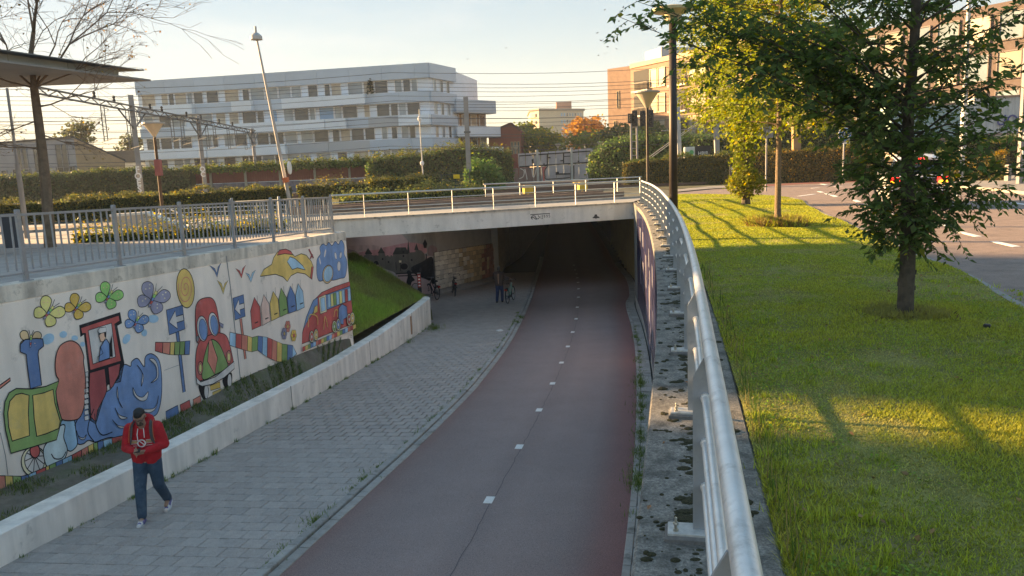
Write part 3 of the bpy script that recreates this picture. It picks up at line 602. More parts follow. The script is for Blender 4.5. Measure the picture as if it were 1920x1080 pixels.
# ---- railing on the bridge edge
rb = empty('bridge_railing', tuple(bp(0, 0.05)), label='thin pale steel railing with three rails along the bridge edge', cat='railing')
PALES = mat('pale_galvanised', (0.60, 0.60, 0.57), 0.5, 0.5, var=0.1, scale=3)
S0 = -0.3
for nm, z, r in (('handrail', 0.97, 0.032), ('middle_rail', 0.68, 0.016), ('middle_rail', 0.40, 0.016)):
    tube_between(nm, bp(S0, 0.06, z), bp(BLEN + 0.42, 0.06, z), r, PALES, rb)
me = MB().box((0, 0, 0.48), (0.02, 0.06, 0.9)).mesh('post', PALES)
for s in (0.95, 2.75, 4.6, 6.4, 8.3, 10.2, 12.1): link('post', me, rb, tuple(bp(s, 0.06, 0.03)), (0, 0, math.atan2(BD[1], BD[0])))
rb2 = empty('far_railing', tuple(bp(9, 6.8)), label='second pale railing farther back across the bridge deck', cat='railing')
for nm, z, r in (('handrail', 0.95, 0.03), ('middle_rail', 0.68, 0.016), ('middle_rail', 0.40, 0.016)): tube_between(nm, bp(8.2, 7.2, z), bp(17.4, 7.2, z), r, PALES, rb2)
for s in (8.3, 10.2, 12.1, 14.0, 15.9, 17.3): link('post', me, rb2, tuple(bp(s, 7.2, 0.0)), (0, 0, math.atan2(BD[1], BD[0])))
# ---- baluster fence on the mural wall
fn = empty('baluster_fence', tuple(mw(0, -0.12)[:2]) + (0.38,), label='grey steel baluster fence standing on top of the mural wall', cat='fence')
FSTL = mat('fence_steel', (0.30, 0.33, 0.36), 0.5, 0.55, var=0.12, scale=5, dirt=(0.42, 0.40, 0.34), dirtamt=0.35, dirtscale=2)
def fpt(u, z): p = mw(u, -0.12); return np.array([p[0], p[1], plaza_z(p[1]) + z])
posts = [-13.4, -11.4, -9.4, -7.4, -5.4, -3.4, -1.45, 0.62, 2.72, 4.62, 6.49, 8.25, 9.95, 11.65]
ang = math.atan2(MD[1], MD[0])
fpm = MB().box((0, 0, 0.57), (0.075, 0.05, 1.14), bev=0.01).mesh('post', FSTL); fbm = MB().box((0, 0, 0.008), (0.17, 0.12, 0.016)).mesh('base_plate', FSTL)
bal = MB().box((0, 0, 0.58), (0.022, 0.022, 0.86)).mesh('baluster', FSTL); nb = 0
for i, u in enumerate(posts):
    P = link('post', fpm, fn, tuple(fpt(u, 0.0)), (0, 0, ang)); link('base_plate', fbm, P, tuple(fpt(u, 0.004)), (0, 0, ang))
    if i + 1 < len(posts):
        v = posts[i + 1]
        for z in (1.055, 0.13): b = MB(); b.bar(fpt(u + 0.03, z), fpt(v - 0.03, z), 0.045 if z > 1 else 0.035, 0.04 if z > 1 else 0.03); b.build('rail', FSTL, fn)
        n = 13
        for k in range(1, n):
            q = u + (v - u) * k / n; link('baluster', bal, fn, tuple(fpt(q, 0.03)), (random.gauss(0, .006), random.gauss(0, .012), ang)); nb += 1
# return of the fence running back from the wall end
fn2 = empty('baluster_fence', tuple(fpt(11.65, 0)), label='short return of grey baluster fence running back from the mural wall end', cat='fence')
e0 = fpt(11.65, 0); dv = np.array([-0.86, 0.51, 0.0])
for k in range(0, 28):
    p = e0 + dv * (0.15 + k * 0.15); p[2] = plaza_z(p[1]); link('baluster', bal, fn2, (p[0], p[1], p[2] + 0.03), (random.gauss(0, .01), random.gauss(0, .02), 0.4))
for z in (1.055, 0.13): b = MB(); b.bar(e0 + dv * 0.05 + [0, 0, z], e0 + dv * 4.3 + [0, 0, z - 0.09], 0.045, 0.04); b.build('rail', FSTL, fn2)
for k in (2.15, 4.3): p = e0 + dv * k; link('post', fpm, fn2, (p[0], p[1], plaza_z(p[1])), (0, 0, 0.5))

# ================================================================== THE MURAL
PC = {'white': (0.74, 0.71, 0.68), 'red': (0.42, 0.055, 0.045), 'dred': (0.30, 0.035, 0.035), 'salmon': (0.50, 0.15, 0.10), 'yellow': (0.62, 0.36, 0.09), 'green': (0.14, 0.25, 0.065), 'blue': (0.085, 0.185, 0.36),
      'dblue': (0.045, 0.12, 0.27), 'lblue': (0.22, 0.40, 0.58), 'black': (0.018, 0.018, 0.022), 'pyel': (0.62, 0.48, 0.16), 'orange': (0.66, 0.33, 0.05), 'bgreen': (0.16, 0.42, 0.10), 'lilac': (0.20, 0.20, 0.29), 'tan': (0.52, 0.36, 0.19),
      'skin': (0.55, 0.32, 0.22), 'grey': (0.13, 0.13, 0.14), 'pblue': (0.42, 0.52, 0.62), 'pink': (0.60, 0.36, 0.30), 'cream': (0.60, 0.48, 0.32), 'purple': (0.16, 0.10, 0.16)}
PC = {k: (v if k in ('black', 'white') else tuple(min(0.82, x * 1.45 + 0.055) for x in v)) for k, v in PC.items()}
def paint(c): return mat('paint_' + c, PC[c], 0.75, var=0.16, scale=2.2, bump=0.12, bscale=30, grain=0.08, streak=0.14, dirt=tuple(x * 0.75 + 0.10 for x in PC[c]), dirtamt=0.3, dirtscale=2.5)
class Art:                                              # flat painted shapes on a wall; points are read off the photo and laid on the wall plane
    def __init__(s, name, parent, tf, onw, place, line=0.019): s.b = MB(); s.mats = []; s.k = 0; s.name = name; s.par = parent; s.tf = tf; s.onw = onw; s.place = place; s.lw = line
    def mi(s, c):
        m = paint(c)
        if m not in s.mats: s.mats.append(m)
        s.b.mi = s.mats.index(m)
    def uv(s, pts): return np.array([s.onw(*s.tf(x, y)) for x, y in pts])
    def put(s, U, off): return [s.place(u, z, off) for u, z in U]
    def fill(s, c, pts, smooth=False, outline='black', raw=None, lw=None):
        U = s.uv(pts) if raw is None else np.array(raw)
        if smooth: U = spline_closed(U, 5)
        s.k += 1; s.mi(c); tri = tess(U); s.b.add(s.put(U, 0.003 + 0.0006 * s.k), tri)
        if outline: s.stroke(outline, None, raw=np.vstack([U, U[:1]]), lw=lw)
        return s
    def stroke(s, c, pts, smooth=False, raw=None, lw=None):
        U = s.uv(pts) if raw is None else np.array(raw); w = (lw or s.lw) / 2
        if smooth: U = spline(U, len(U) * 5)
        s.k += 1; s.mi(c); keep = [0] + [i for i in range(1, len(U)) if np.linalg.norm(U[i] - U[i - 1]) > 1e-6]; U = U[keep]; n = len(U); L = []; Rr = []
        cl = np.linalg.norm(U[0] - U[-1]) < 1e-6
        for i in range(n):
            a = U[i - 1] if i else (U[-2] if cl else U[0]); c_ = U[i + 1] if i < n - 1 else (U[1] if cl else U[-1]); d = c_ - a; d = d / (np.linalg.norm(d) + 1e-9); m = np.array([-d[1], d[0]])
            L.append(U[i] + m * w); Rr.append(U[i] - m * w)
        s.b.add(s.put(L + Rr, 0.003 + 0.0006 * s.k), [(i, n + i, n + i + 1, i + 1) for i in range(n - 1)]); return s
    def ell(s, c, cx, cy, rx, ry, rot=0, outline='black', n=20, lw=None):
        r = R_(rot); return s.fill(c, [(cx + rx * math.cos(t) * math.cos(r) - ry * math.sin(t) * math.sin(r), cy + rx * math.cos(t) * math.sin(r) + ry * math.sin(t) * math.cos(r)) for t in np.linspace(0, 2 * math.pi, n, endpoint=False)], outline=outline, lw=lw)
    def done(s, label=None):
        o = s.b.build(s.name, s.mats, s.par)
        if label: o['label'] = label
        return o
def tess(U):
    from mathutils.geometry import tessellate_polygon
    return [tuple(t) for t in tessellate_polygon([[Vector((a, b, 0)) for a, b in U]])]
zA = lambda x, y: (x / 4.5, 480 + y / 4.5); zB = lambda x, y: (x / 4.5, 700 + y / 4.5); zC = lambda x, y: (280 + x / 3.6, 480 + y / 3.6); zD = lambda x, y: (420 + x / 4.152, 440 + y / 4.152)
mplace = lambda u, z, off: tuple(mw(u, off)[:2]) + (z,)
def art(name, tf): return Art(name, mural, tf, on_mural, mplace)
# coloured stripes along the foot
a = art('painted_stripes', zB); cols = ['yellow', 'green', 'dblue', 'lblue', 'red', 'salmon', 'yellow', 'green', 'dblue', 'lblue', 'red']
xs = [-60, 40, 105, 175, 235, 300, 380, 410, 465, 520, 600, 680, 735, 780, 815, 862, 935, 1040]; cc = ['salmon', 'yellow', 'green', 'dblue', 'lblue', 'red', 'yellow', 'green', 'dblue', 'lblue', 'red', 'salmon', 'yellow', 'green', 'dblue', 'lblue', 'red']
topy = lambda x: np.interp(x, [-60, 100, 200, 380, 600, 780, 950, 1050], [862, 866, 870, 790, 690, 590, 540, 520]); boty = lambda x: np.interp(x, [-60, 0, 300, 600, 800, 1050], [1035, 1018, 905, 790, 700, 610])
for i in range(17): x0, x1 = xs[i], xs[i + 1]; a.fill(cc[i], [(x0, topy(x0)), (x1, topy(x1)), (x1 + 8, boty(x1)), (x0 + 8, boty(x0))])
a.done('row of painted colour stripes along the foot of the wall under the train')
# train tender
a = art('painted_train', zB)
a.ell('cream', 285, 745, 108, 128, 0); a.ell('white', 290, 735, 85, 105, 0, lw=0.015)
for t in range(9): an = 2 * math.pi * t / 9 + .3; a.stroke('black', [(290, 700), (290 + 82 * math.cos(an), 735 + 100 * math.sin(an))], lw=0.014)
a.ell('red', 290, 655, 42, 58)
a.fill('salmon', [(490, 60), (470, 20), (460, -60), (470, -160), (510, -240), (590, -275), (660, -240), (700, -150), (700, -90), (715, 30), (715, 200), (690, 330), (640, 390), (520, 390), (490, 300), (465, 150)], True)
a.fill('dblue', [(250, 130), (225, -60), (215, -160), (165, -180), (165, -245), (205, -285), (300, -295), (355, -290), (362, -230), (320, -195), (315, -160), (345, 100)], False)
a.fill('green', [(85, 675), (70, 605), (40, 480), (25, 340), (35, 240), (70, 165), (130, 128), (260, 132), (380, 110), (490, 65), (465, 150), (475, 260), (515, 390), (470, 560), (240, 630)])
a.fill('yellow', [(95, 572), (65, 450), (58, 330), (75, 235), (125, 180), (175, 168), (238, 185), (232, 330), (242, 525)])
a.fill('yellow', [(268, 185), (360, 165), (440, 135), (455, 250), (500, 400), (488, 465), (380, 510), (302, 532), (280, 380)])
a.done('painted green and yellow steam train with salmon boiler')
a = art('painted_driver_cab', zA)
a.fill('black', [(668, 588), (1012, 478), (1025, 565), (985, 590), (1045, 905), (1015, 1060), (905, 1085), (805, 1420), (760, 1385), (735, 1200), (748, 980), (710, 660), (680, 680)])
a.fill('red', [(682, 605), (998, 500), (1008, 548), (965, 572), (1020, 885), (760, 965), (718, 650), (690, 655)])
a.fill('white', [(742, 628), (938, 566), (972, 850), (782, 912)])
a.fill('dred', [(755, 985), (880, 950), (900, 1130), (880, 1185), (820, 1300), (805, 1400), (765, 1360), (748, 1150)]); a.fill('dred', [(910, 940), (1010, 905), (1000, 1000), (950, 1100), (925, 1120)])
for k in range(9): a.fill('white', [(704, 985 + k * 46), (738, 975 + k * 46), (742, 1012 + k * 46), (708, 1020 + k * 46)], lw=0.01)
a.fill('blue', [(826, 892), (838, 770), (870, 715), (890, 700), (915, 740), (918, 860)]); a.fill('skin', [(832, 690), (826, 672), (842, 650), (878, 645), (884, 690), (862, 722), (840, 724)], lw=0.012)
a.fill('white', [(815, 632), (830, 606), (884, 598), (888, 640), (830, 655)], lw=0.012); a.fill('black', [(868, 645), (888, 640), (886, 690), (872, 680)], outline=None); a.fill('black', [(815, 668), (835, 645), (838, 660)], outline=None)
a.fill('black', [(918, 850), (916, 740), (938, 655), (936, 740), (942, 850)], outline=None); a.stroke('black', [(838, 770), (860, 820), (815, 850), (806, 900)], lw=0.012)
a.done('painted red driver cab with a man in a white cap')
a = art('painted_smoke', zB)
a.fill('blue', [(800, 235), (830, 200), (905, 150), (935, 130), (960, 80), (1000, 40), (1010, -20), (1050, -75), (1100, -60), (1110, -100), (1160, -125), (1215, -55), (1225, -140), (1280, -165), (1340, -110), (1362, 20), (1360, 200), (1330, 330), (1270, 380), (1200, 450), (1100, 520), (1000, 553), (935, 540), (860, 560), (800, 580), (745, 565), (700, 595), (650, 590), (625, 500), (622, 400), (640, 330), (670, 310), (680, 250), (710, 205), (760, 190)], True)
a.fill('lblue', [(560, 640), (600, 655), (650, 600), (640, 500), (620, 380), (570, 370), (525, 395), (490, 440), (470, 540), (540, 600)], True); a.fill('pblue', [(400, 790), (370, 720), (365, 640), (400, 580), (470, 545), (500, 450), (545, 440), (535, 540), (565, 640), (540, 720), (470, 770)], True)
for q in ([(430, 680), (460, 720), (520, 715), (555, 660)], [(790, 300), (750, 400), (740, 500), (790, 575)], [(795, 340), (810, 450), (860, 520), (945, 495)], [(680, 255), (670, 340), (625, 440)]): a.stroke('black', q, True)
for q in ([(640, 480), (660, 530), (700, 545), (725, 515), (705, 558), (665, 545)], [(700, 300), (715, 262), (748, 250), (720, 272)], [(985, 110), (985, 200), (1030, 292), (998, 235)], [(965, 290), (1000, 350), (1070, 375), (1010, 380)], [(1115, 120), (1150, 185), (1200, 200), (1245, 155), (1230, 220), (1180, 230), (1130, 185)], [(1150, -70), (1195, 0), (1185, 110), (1205, 20)], [(1255, -120), (1310, -60), (1315, 30), (1265, 80), (1325, 40), (1325, -60), (1295, -118)], [(1330, 185), (1300, 290), (1190, 305), (1250, 332), (1310, 290)], [(940, 390), (990, 440), (1060, 450), (1000, 458)]): a.fill('white', q, True, lw=0.012)
a.done('painted blue billow of smoke trailing the train')
# butterflies
def butterfly(tf, c, cx, cy, s, rot, nm):
    a = art('painted_butterfly', tf); r = R_(rot); T = lambda x, y: (cx + (x * math.cos(r) - y * math.sin(r)) * s, cy + (x * math.sin(r) + y * math.cos(r)) * s)
    for sx in (-1, 1):
        a.fill(c, [T(sx * 0.08, -0.1), T(sx * 0.3, -0.75), T(sx * 0.7, -0.85), T(sx * 0.95, -0.55), T(sx * 0.75, -0.1), T(sx * 0.12, 0.12)], True, lw=0.014)
        a.fill(c, [T(sx * 0.08, 0.1), T(sx * 0.65, 0.05), T(sx * 0.85, 0.4), T(sx * 0.55, 0.8), T(sx * 0.2, 0.65), T(sx * 0.06, 0.35)], True, lw=0.014)
        a.stroke('black', [T(sx * 0.05, -0.5), T(sx * 0.2, -0.95)], lw=0.01)
        for (x, y) in ((0.45, -0.5), (0.65, -0.35), (0.5, 0.4), (0.4, 0.2), (0.55, -0.7)): a.ell('cream' if c in ('blue', 'lilac') else 'tan', *T(sx * x, y), s * 0.05, s * 0.05, outline=None, n=6)
    for k, cc_ in enumerate(('pyel', 'bgreen', 'blue', 'red', 'lilac')): a.fill(cc_, [T(-0.09, -0.5 + k * 0.22), T(0.09, -0.5 + k * 0.22), T(0.08 - 0.012 * k, -0.28 + k * 0.22), T(-0.08 + 0.012 * k, -0.28 + k * 0.22)], lw=0.008)
    a.done(nm)
butterfly(zA, 'tan', 252, 715, 95, 5, 'tan spotted butterfly painted on the train chimney'); butterfly(zA, 'pyel', 405, 475, 125, 38, 'pale yellow painted butterfly'); butterfly(zA, 'orange', 645, 432, 105, 38, 'orange painted butterfly')
butterfly(zA, 'bgreen', 912, 340, 112, 32, 'bright green painted butterfly'); butterfly(zA, 'lilac', 1285, 360, 135, 26, 'lilac painted butterfly'); butterfly(zA, 'blue', 1145, 555, 98, 25, 'small blue painted butterfly')
a = art('painted_cloud_puffs', zA)
for cx, cy, rx, ry, rt in ((405, 700, 55, 42, -35), (532, 662, 32, 28, -20), (628, 692, 28, 22, 0), (695, 745, 20, 20, 0), (1065, 700, 28, 45, 30), (1215, 648, 24, 30, 0), (1290, 530, 46, 34, 0)): a.ell('lblue', cx, cy, rx, ry, rt, outline=None)
a.done()
# swirl sun, signs, rainbow scarf
a = art('painted_swirl_sun', zC); a.ell('yellow', 243, 218, 60, 133, -5)
a.stroke('salmon', [(243 + 5 * t * math.cos(t * 1.6), 215 + 10.5 * t * math.sin(t * 1.6)) for t in np.linspace(0.2, 10, 90)], lw=0.02); a.done('painted round yellow sun with a red spiral')
def arrow(tf, P, pole, pc, nm):
    a = art('painted_arrow_sign', tf); a.fill(pc, pole); a.fill('dblue', P); c = np.mean(P, 0); ux = (np.array(P[1]) - P[0]) / 2 * 0.88; uy = (np.array(P[3]) - P[0]) / 2 * 0.8
    a.fill('white', [tuple(c + ux * x + uy * y) for x, y in ((-0.95, 0.05), (0.05, -0.9), (0.1, -0.3), (1.05, -0.3), (1.05, 0.3), (0.1, 0.3), (0.1, 0.95))]); a.done(nm)
arrow(zC, [(113, 365), (222, 332), (240, 492), (133, 533)], [(178, 515), (198, 512), (243, 915), (225, 922)], 'dblue', 'painted blue arrow sign on a blue pole')
arrow(zD, [(67, 495), (150, 467), (164, 635), (85, 665)], [(120, 655), (137, 652), (173, 965), (158, 970)], 'salmon', 'painted blue arrow sign on a salmon pole')
a = art('painted_rainbow_scarf', zC); xs = [40, 90, 140, 170, 205, 238, 272]
for i, c in enumerate(['red', 'salmon', 'yellow', 'green', 'green', 'dblue']):
    ty = lambda x: np.interp(x, [40, 150, 272], [582, 583, 572]); by = lambda x: np.interp(x, [40, 90, 150, 272], [640, 655, 668, 665]); a.fill(c, [(xs[i], ty(xs[i])), (xs[i + 1], ty(xs[i + 1])), (xs[i + 1] - 5, by(xs[i + 1])), (xs[i] - 2, by(xs[i]))])
a.done('short painted rainbow scarf behind the first arrow sign')
a = art('painted_rainbow_scarf', zD); xs = [45, 92, 138, 182, 217, 262, 298, 335, 372, 410, 448, 490, 530, 562]
for i, c in enumerate(['lblue', 'red', 'salmon', 'yellow', 'green', 'dblue', 'lblue', 'red', 'salmon', 'yellow', 'green', 'dblue', 'lblue']):
    ty = lambda x: np.interp(x, [45, 100, 182, 217, 262, 330, 450, 550, 562], [760, 770, 788, 800, 788, 797, 850, 865, 930]); by = lambda x: np.interp(x, [45, 100, 182, 217, 262, 330, 400, 450, 490, 562], [860, 880, 905, 912, 900, 950, 985, 992, 985, 932]); a.fill(c, [(xs[i], ty(xs[i])), (xs[i + 1], ty(xs[i + 1])), (xs[i + 1] - 3, by(xs[i + 1])), (xs[i] - 3, by(xs[i]))])
a.done('long painted rainbow scarf crossing the wall joint')
# car
a = art('painted_car', zC)
for P in ([(335, 870), (395, 885), (390, 960), (370, 972), (345, 930)], [(497, 830), (552, 790), (552, 880), (530, 912), (505, 880)]): a.fill('black', P, True)
a.ell('white', 383, 915, 13, 45, 0, outline=None); a.ell('white', 540, 845, 13, 48, 0, outline=None)
a.fill('orange', [(408, 875), (475, 848), (478, 888), (412, 908)], lw=0.012); a.fill('yellow', [(424, 920), (482, 895), (484, 950), (428, 978)], lw=0.012)
a.fill('red', [(312, 520), (308, 400), (315, 330), (345, 292), (400, 280), (430, 295), (450, 340), (468, 440), (475, 520), (450, 560), (330, 590)], True)
a.fill('red', [(313, 815), (310, 690), (325, 600), (360, 555), (430, 525), (480, 520), (520, 545), (545, 620), (565, 715), (560, 730), (440, 805), (330, 845)], True)
for cx, cy, rx, ry, rt in ((355, 490, 36, 86, -6), (430, 460, 33, 80, -8)): a.ell('white', cx, cy, rx, ry, rt); a.ell('blue', cx + 4, cy + 6, rx - 9, ry - 14, rt, lw=0.012)
a.fill('green', [(357, 832), (358, 720), (385, 610), (405, 572), (430, 565), (470, 600), (505, 680), (522, 750), (440, 800)], True); a.fill('salmon', [(398, 570), (415, 566), (425, 600), (456, 690), (436, 800), (388, 712)])
for cx, cy in ((339, 756), (531, 682)): a.ell('salmon', cx, cy, 17, 44); a.ell('pyel', cx, cy, 9, 28, lw=0.01)
a.fill('white', [(310, 818), (340, 850), (440, 815), (565, 712), (567, 760), (500, 820), (420, 865), (350, 880), (315, 862)]); a.fill('lilac', [(466, 447), (494, 462), (490, 488), (472, 470)], lw=0.01); a.ell('grey', 318, 558, 9, 20, lw=0.01)
a.done('painted red and green toy car seen from the front')
a = art('painted_blocks', zC)
for c, P in (('dblue', [(110, 1050), (190, 1008), (202, 1080), (112, 1110)]), ('red', [(206, 1005), (270, 972), (283, 1045), (215, 1075)]), ('salmon', [(293, 970), (342, 942), (352, 995), (300, 1032)]), ('green', [(555, 865), (612, 835), (622, 892), (560, 922)]), ('dblue', [(620, 832), (662, 810), (666, 870), (628, 893)]), ('lblue', [(670, 808), (714, 787), (719, 848), (678, 862)])): a.fill(c, P)
a.tf = zD
for c, P in (('red', [(262, 1062), (317, 1046), (322, 1100), (266, 1115)]), ('salmon', [(337, 1046), (388, 1032), (393, 1085), (341, 1100)]), ('yellow', [(403, 1030), (442, 1020), (446, 1068), (408, 1080)]), ('cream', [(470, 1015), (520, 1004), (522, 1045), (474, 1060)])): a.fill(c, P)
a.done('row of painted colour blocks along the wall foot right of the car')
a = art('painted_birds', zC)
def bird_(a, c, P): a.fill(c, P, lw=0.012)
bird_(a, 'dblue', [(405, 62), (440, 85), (455, 115), (462, 75), (485, 43), (470, 80), (456, 145), (440, 105)]); bird_(a, 'yellow', [(455, 162), (485, 185), (497, 220), (508, 185), (532, 162), (512, 200), (497, 258), (480, 205)])
bird_(a, 'red', [(580, 82), (608, 100), (620, 125), (628, 85), (650, 60), (635, 95), (620, 150), (605, 115)]); bird_(a, 'lblue', [(645, 112), (672, 125), (684, 150), (692, 115), (716, 95), (700, 125), (684, 178), (668, 140)]); a.done('four small painted birds across the wall joint')
# flying yellow creature, houses, cloud, bus, flowers
a = art('painted_flying_machine', zD)
a.fill('yellow', [(280, 325), (310, 270), (370, 232), (385, 180), (415, 135), (470, 120), (520, 135), (550, 170), (600, 148), (640, 160), (680, 210), (695, 250), (683, 348), (630, 305), (570, 295), (520, 320), (492, 365), (460, 330), (400, 308)], False)
a.fill('red', [(412, 160), (430, 120), (480, 112), (520, 130), (535, 155), (470, 148)]); a.fill('lblue', [(490, 210), (512, 172), (550, 185), (610, 240), (632, 275), (570, 258), (530, 272)]); a.fill('red', [(695, 250), (683, 348), (670, 335), (680, 250)])
for P in ([(655, 115), (662, 110), (697, 180), (690, 186)], [(664, 185), (683, 150), (690, 155), (672, 190)]): a.fill('dred', P, lw=0.01)
a.done('painted yellow winged flying machine with a red cap')
a = art('painted_houses', zD)
for c, x0, x1, yb0, yb1, ys0, ys1, xp, yp in (('red', 205, 290, 740, 708, 595, 560, 235, 488), ('pink', 285, 360, 708, 672, 560, 535, 308, 466), ('yellow', 355, 430, 672, 640, 535, 500, 380, 442), ('green', 424, 495, 640, 612, 505, 490, 442, 415), ('dblue', 487, 560, 614, 592, 490, 470, 515, 400), ('lblue', 553, 622, 592, 565, 475, 440, 573, 382)):
    a.fill(c, [(x0 + 12, yb0), (x0, ys0), (xp, yp), (x1 - 12, ys1), (x1, yb1)]); a.stroke('black', [(x1 - 30, ys1 - 20), (x1 - 34, ys1 - 90)], lw=0.01); a.fill('black', [(x0 + 32, yb0 - 55), (x0 + 58, yb0 - 66), (x0 + 60, yb0 - 58), (x0 + 34, yb0 - 47)], outline=None)
a.done('row of six painted gabled houses in rainbow colours')
a = art('painted_cloud', zD)
a.fill('blue', [(720, 260), (725, 190), (750, 150), (745, 100), (770, 72), (795, 85), (815, 60), (840, 85), (865, 52), (890, 75), (910, 42), (935, 80), (935, 150), (955, 200), (955, 270), (940, 330), (905, 340), (850, 355), (790, 350), (745, 362), (725, 330)], True)
a.ell('white', 868, 165, 8, 28, -10, lw=0.01); a.ell('white', 907, 160, 8, 25, 8, lw=0.01); a.ell('white', 893, 245, 13, 38, 0, lw=0.01); a.ell('white', 785, 145, 6, 32, 10, outline=None); a.ell('white', 745, 205, 5, 28, -10, outline=None)
a.ell('tan', 806, 308, 41, 72, 8); a.ell('lblue', 808, 305, 33, 62, 8, lw=0.01); a.done('painted blue cloud blowing, beside the wall end')
a = art('painted_bus', zD)
a.fill('red', [(605, 850), (610, 760), (640, 640), (690, 520), (760, 450), (860, 405), (978, 365), (1008, 690), (740, 800)])
a.fill('blue', [(615, 745), (640, 640), (695, 510), (728, 490), (730, 560), (690, 610), (640, 690)]); a.fill('blue', [(785, 470), (978, 400), (990, 510), (960, 520), (800, 585)])
for P in ([(735, 490), (790, 465), (798, 600), (748, 618)],): a.fill('cream', P)
a.fill('lblue', [(748, 497), (780, 485), (788, 588), (756, 600)], lw=0.012)
for i, c in enumerate(['lblue', 'pyel', 'green', 'lblue', 'pyel', 'lblue', 'red', 'lblue']): x = 805 + i * 22; y = 470 - i * 7; a.fill(c, [(x, y), (x + 19, y - 6), (x + 24, y + 90), (x + 4, y + 97)], lw=0.01)
a.fill('yellow', [(690, 620), (700, 565), (722, 545), (724, 600)], lw=0.012); a.fill('blue', [(885, 690), (890, 570), (915, 540), (950, 560), (958, 640), (925, 660), (925, 700)])
for P in ([(650, 720), (655, 640), (680, 620), (720, 640), (725, 700)], [(770, 740), (780, 640), (795, 680), (800, 720)], [(850, 640), (860, 590), (880, 590), (878, 640)]): a.stroke('yellow', P, True, lw=0.03)
for cx, cy, c in ((677, 795, 'red'), (710, 780, 'yellow'), (852, 715, 'green'), (882, 700, 'blue'), (965, 660, 'red'), (990, 650, 'yellow')): a.ell('cream', cx, cy, 17, 46); a.ell(c, cx, cy, 12, 34, lw=0.01); a.ell('white', cx, cy, 5, 14, lw=0.008)
xs = np.linspace(600, 1010, 21)
for i in range(20):
    ty = lambda x: 875 - (x - 600) * 0.44; a.fill(['red', 'yellow', 'green', 'dblue', 'lblue', 'salmon'][i % 6], [(xs[i], ty(xs[i])), (xs[i + 1], ty(xs[i + 1])), (xs[i + 1], ty(xs[i + 1]) + 34), (xs[i], ty(xs[i]) + 36)], lw=0.01)
a.done('painted red and blue bus on a striped band at the wall end')
a = art('painted_flowers', zD)
for cx, cy, c in ((494, 715, 'salmon'), (465, 770, 'lilac'), (537, 785, 'orange')):
    for k in range(6): an = k * math.pi / 3; a.ell(c, cx + 13 * math.cos(an), cy + 28 * math.sin(an), 10, 20, lw=0.008, n=10)
    a.ell('yellow' if c != 'orange' else 'red', cx, cy, 7, 15, lw=0.008, n=10)
a.done('three painted flowers beside the bus')
a = art('wall_joint_line', zC); a.stroke('grey', [(518, 0), (545, 200), (620, 890)], lw=0.03); a.stroke('grey', [(100, 772), (200, 735)], lw=0.008); a.tf = zB; a.stroke('grey', [(0, 500), (45, 700), (65, 860)], lw=0.012); a.done()
a = art('painted_track_fragment', zA); a.fill('salmon', [(-10, 1095), (85, 1028), (85, 1052), (-10, 1125)]); a.done()
# ================================================================== UNDER THE BRIDGE
cw = empty('castle_mural_wall', (-6, 37, -4.7), label='side wall under the bridge painted with a dark castle against a pink sky', cat='wall')
CW = [np.array([-9.8, 29.9]), np.array([-4.12, 40.36])]; cd = (CW[1] - CW[0]); cL = float(np.linalg.norm(cd)); cd = cd / cL; cn = np.array([cd[1], -cd[0]])
CA = np.array([CW[0][0], CW[0][1], 0.0]); CN3 = np.array([cn[0], cn[1], 0.0]); CD3 = np.array([cd[0], cd[1], 0.0])
def on_castle(x, y): p = on_plane(x, y, CA, CN3); return float((p - CA) @ CD3), float(p[2])
cplace = lambda u, z, off: tuple((CA + CD3 * u + CN3 * off)[:2]) + (z,)
PC.update({'sky1': (0.42, 0.29, 0.29), 'sky2': (0.46, 0.20, 0.22), 'stone': (0.085, 0.085, 0.075), 'stone2': (0.13, 0.125, 0.11), 'roadg': (0.30, 0.27, 0.28), 'dark': (0.02, 0.02, 0.022), 'roof': (0.05, 0.055, 0.05), 'blossom': (0.22, 0.15, 0.16), 'greywash': (0.34, 0.35, 0.35), 'pinkr': (0.6, 0.42, 0.43)})
PC.update({'sky1': (0.56, 0.42, 0.42), 'sky2': (0.58, 0.30, 0.32), 'stone': (0.15, 0.15, 0.135), 'stone2': (0.22, 0.21, 0.19), 'roadg': (0.44, 0.40, 0.41), 'blossom': (0.34, 0.25, 0.26)})
strip_wall([tuple(CW[1]), tuple(CW[0])][::-1], -6.0, ZB + 0.02, 'painted_wall', mat('castle_sky_paint', (0.60, 0.47, 0.47), 0.85, var=0.1, scale=1.0), cw)
zE = lambda x, y: (640 + x / 5.333, 420 + y / 5.333)
a = Art('painted_castle', cw, zE, on_castle, cplace, line=0.02)
a.fill('greywash', [(560, 60), (930, 60), (960, 320), (820, 320), (700, 200)], outline=None)
a.fill('sky2', [(160, 290), (330, 255), (560, 205), (700, 185), (830, 215), (830, 300), (500, 320), (230, 320)], True, outline=None); a.fill('sky1', [(60, 225), (300, 210), (420, 240), (300, 262), (80, 262)], True, outline=None)
a.fill('blossom', [(60, 270), (100, 258), (150, 275), (180, 320), (200, 420), (180, 470), (60, 480)], True, outline=None)
a.fill('stone', [(180, 325), (240, 325), (240, 295), (300, 295), (305, 315), (370, 315), (370, 285), (430, 285), (440, 320), (510, 325), (520, 300), (740, 280), (740, 255), (800, 265), (830, 300), (860, 420), (860, 500), (190, 500)], outline=None)
for P in ([(232, 300), (265, 238), (310, 300)], [(362, 292), (396, 230), (436, 292)], [(510, 305), (545, 235), (645, 233), (672, 300)], [(728, 258), (750, 192), (772, 262)], [(655, 290), (668, 155), (682, 290)]): a.fill('roof', P, outline=None)
for k in range(9): a.fill('stone', [(185 + k * 38, 330), (185 + k * 38, 312), (203 + k * 38, 312), (203 + k * 38, 330)], outline=None)
